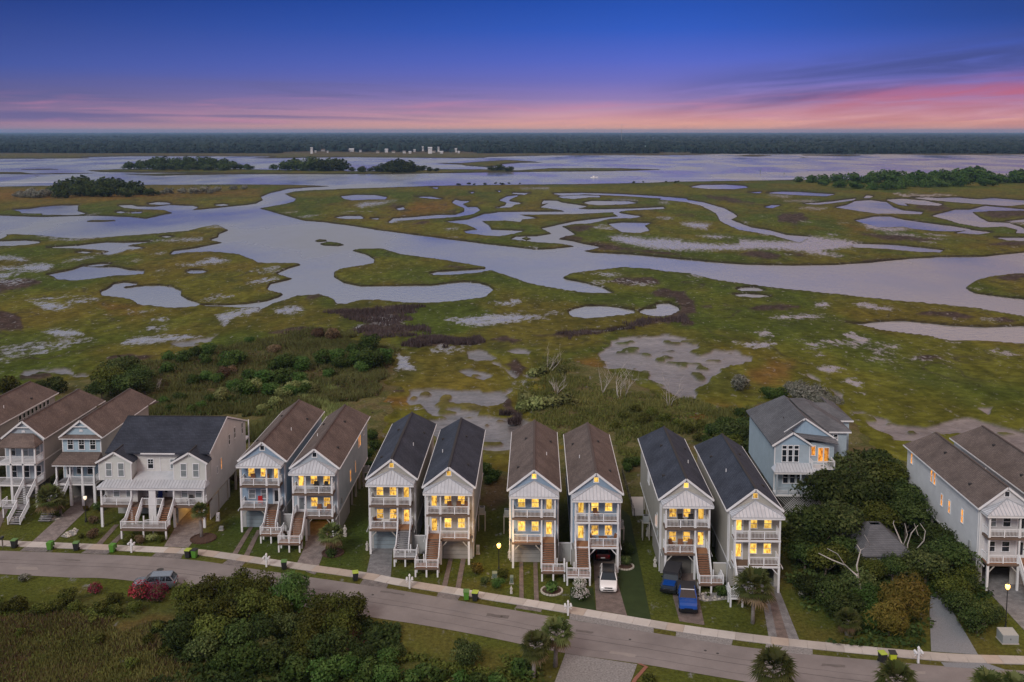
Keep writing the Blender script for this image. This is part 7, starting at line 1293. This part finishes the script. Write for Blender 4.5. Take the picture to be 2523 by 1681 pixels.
def stones(name, k, s, n, label, seed, rr=(.08,.2)):
    rs = random.Random(seed); poly = wpoly(k, s); a = np.array(poly); t = thing(name, label, 'garden bed', (a[:,0].mean(), a[:,1].mean(), 0)); cx, cy = a[:,0].mean(), a[:,1].mean()
    MB().prism([(x-cx,y-cy,.03) for x, y in poly], (0,0,-.06)).build('bed', 'gravel' if 'white' in label or 'pale' in label else 'mulch', t); c = 0
    while c < n:
        x, y = rs.uniform(a[:,0].min(), a[:,0].max()), rs.uniform(a[:,1].min(), a[:,1].max())
        if sdist(np.array([[x]],np.float32), np.array([[y]],np.float32), poly, 5)[0,0] < 0: continue
        r = rs.uniform(*rr); k_ = 6; o = MB().loft([[(r*f*math.cos(i*1.047+rs.random()*.4), r*f*math.sin(i*1.047), z*r) for i in range(k_)] for f, z in ((.9,-.2),(1,.3),(.55,.75))]).build('stone', 'white_stone', t, (x-cx, y-cy, .03), rs.random()*6); c += 1
stones('rock_garden', 1, '450 1272 490 1240 555 1215 585 1222 560 1262 500 1282', 26, 'rock garden of pale stones left of the twin house', 3); stones('stone_bed', 4, '1395 1385 1400 1350 1450 1335 1520 1340 1610 1345 1605 1385 1500 1395 1440 1400', 40, 'bed of white stones right of the blue pickup', 4, (.08,.16)); stones('stone_bed', 1, '45 1130 80 1110 150 1125 150 1160 100 1172 60 1160', 14, 'white stone edged bed beside the grey steps at far left', 5); stones('stone_bed', 1, '300 1130 470 1110 480 1135 420 1150 300 1160', 14, 'mulch bed with pale stones under the left garden palm', 6)
# dark fence beside the house with the white car
A, B = G(4,852,500), G(4,938,792); t = thing('garden_fence', 'thin dark fence along the lawn between the blue and black roofed houses', 'fence', (A.x, A.y, 0)); n = 9
for i in range(n+1): q = A.lerp(B, i/n)-A; MB().box(q.x-.04,q.x+.04,q.y-.04,q.y+.04,0,1.15).build('fence_post', 'black_metal', t, fix=False)
d = B-A
for z in (.2,.65,1.05): MB().beam((0,0,z),(d.x,d.y,z), .03, .05).build('fence_rail', 'black_metal', t, fix=False)
# porch furniture
def at(h, x, y, z): L0 = H[h].location; return L0.x+x, L0.y+y, z
for h, x, y, z, rt, m, lb in ((1,-.3,-.55,3.23,.3,'red_cloth','red chair on the dark lower porch of the left brown roofed house'),(1,-1.2,-.6,6.27,.2,'chair_brown','brown chair on the lit upper porch of the left brown roofed house, left one'),(1,.5,-.6,6.27,-.3,'chair_brown','brown chair on the lit upper porch of the left brown roofed house, right one'),(2,.3,-.6,6.27,.3,'chair_dark','dark chair on the upper porch of the second brown roofed house, left one'),(2,1.4,-.6,6.27,-.3,'chair_dark','dark chair on the upper porch of the second brown roofed house, right one'),(2,.6,-.6,3.23,.2,'chair_brown','brown chair on the lower porch of the second brown roofed house, left one'),(2,1.7,-.6,3.23,-.2,'chair_brown','brown chair on the lower porch of the second brown roofed house, right one'),(3,-1.7,-.7,3.23,1.2,'chair_brown','brown dining chair at the left of the porch table'),(3,.3,-.7,3.23,-1.2,'chair_brown','brown dining chair at the right of the porch table'),(4,.2,-.6,6.27,.4,'chair_brown','brown chair on the upper porch left of the lamp, left one'),(4,1.2,-.6,6.27,0,'chair_brown','brown chair on the upper porch left of the lamp, middle one'),(4,2.0,-.6,6.27,-.4,'chair_brown','brown chair on the upper porch left of the lamp, right one'),(6,.0,-.6,6.27,.4,'chair_brown','brown chair on the upper porch above the white car'),(6,-.4,-.7,3.23,1.1,'chair_brown','brown chair left of the table on the lower porch above the white car'),(6,2.0,-.7,3.23,-1.1,'chair_brown','brown chair right of the table on the lower porch above the white car'),(7,-.6,-.6,6.27,.2,'chair_dark','dark chair on the upper porch above the pickup, left one'),(7,.5,-.6,6.27,-.2,'chair_dark','dark chair on the upper porch above the pickup, right one'),(7,-1.6,-.6,3.23,.6,'chair_brown','brown chair on the lower porch above the pickup, left one'),(7,-.6,-.6,3.23,0,'chair_brown','brown chair on the lower porch above the pickup, middle one'),(7,.4,-.6,3.23,-.4,'chair_brown','brown chair on the lower porch above the pickup, right one')):
    chair(lb, *at(h, x, y, z), rt, m)
for h, x, y, z, lb in ((3,-.7,-.7,3.23,'round topped white table on the lit lower porch of the first black roofed house'),(6,.8,-.7,3.23,'wooden table on the lower porch above the white car')):
    t = thing('porch_table', lb, 'table', at(h, x, y, z)); MB().box(-.5,.5,-.35,.35,.70,.75).build('table_top', 'white_paint' if h == 3 else 'chair_brown', t, fix=False)
    for sx in (-1,1):
        for sy in (-1,1): MB().box(sx*.42-.03,sx*.42+.03,sy*.28-.03,sy*.28+.03,0,.70).build('leg', 'chair_brown', t, fix=False)
chair('dark blue covered chair on the twin house porch', -50.4+.2, 127.6, 2.97, .2, 'blue_cloth'); chair('black chair at the right end of the twin house porch', -50.4+4.7, 126.1, 2.97, -.2, 'chair_dark')
# look-alikes in small groups are told apart by their order from left to right
ORD = 'leftmost,second,third,fourth,fifth,sixth,seventh,eighth,ninth,tenth,eleventh,twelfth'.split(',')
grp = {}
for o in bpy.data.objects:
    if o.parent is None and 'group' in o: grp.setdefault((o['group'], o['label']), []).append(o)
for (g_, l_), obs in grp.items():
    if 1 < len(obs) <= 12:
        obs.sort(key=lambda o: o.location.x/max(o.location.y, 1))
        for i, o in enumerate(obs): o['label'] = l_+', '+(ORD[i]+' of '+str(len(obs)) if i == 0 else 'rightmost' if i == len(obs)-1 else ORD[i]+' from the left')
# ------------------------------------------------------------------ air
hz = bpy.data.materials.new('haze'); hz.use_nodes = True; nt = hz.node_tree; nt.nodes.clear(); o_ = nt.nodes.new('ShaderNodeOutputMaterial'); pv = nt.nodes.new('ShaderNodeVolumePrincipled'); pv.inputs['Color'].default_value = (.36,.60,.98,1); pv.inputs['Density'].default_value = .00006; pv.inputs['Anisotropy'].default_value = .2; nt.links.new(pv.outputs[0], o_.inputs['Volume']); MATS['haze'] = hz
#HAZE
o = MB().box(-25100, 25100, -2100, 30100, -4, 92).build('haze', 'haze', fix=True); struct(o, 'stuff', 'thin blue evening haze over the marsh and far shore')
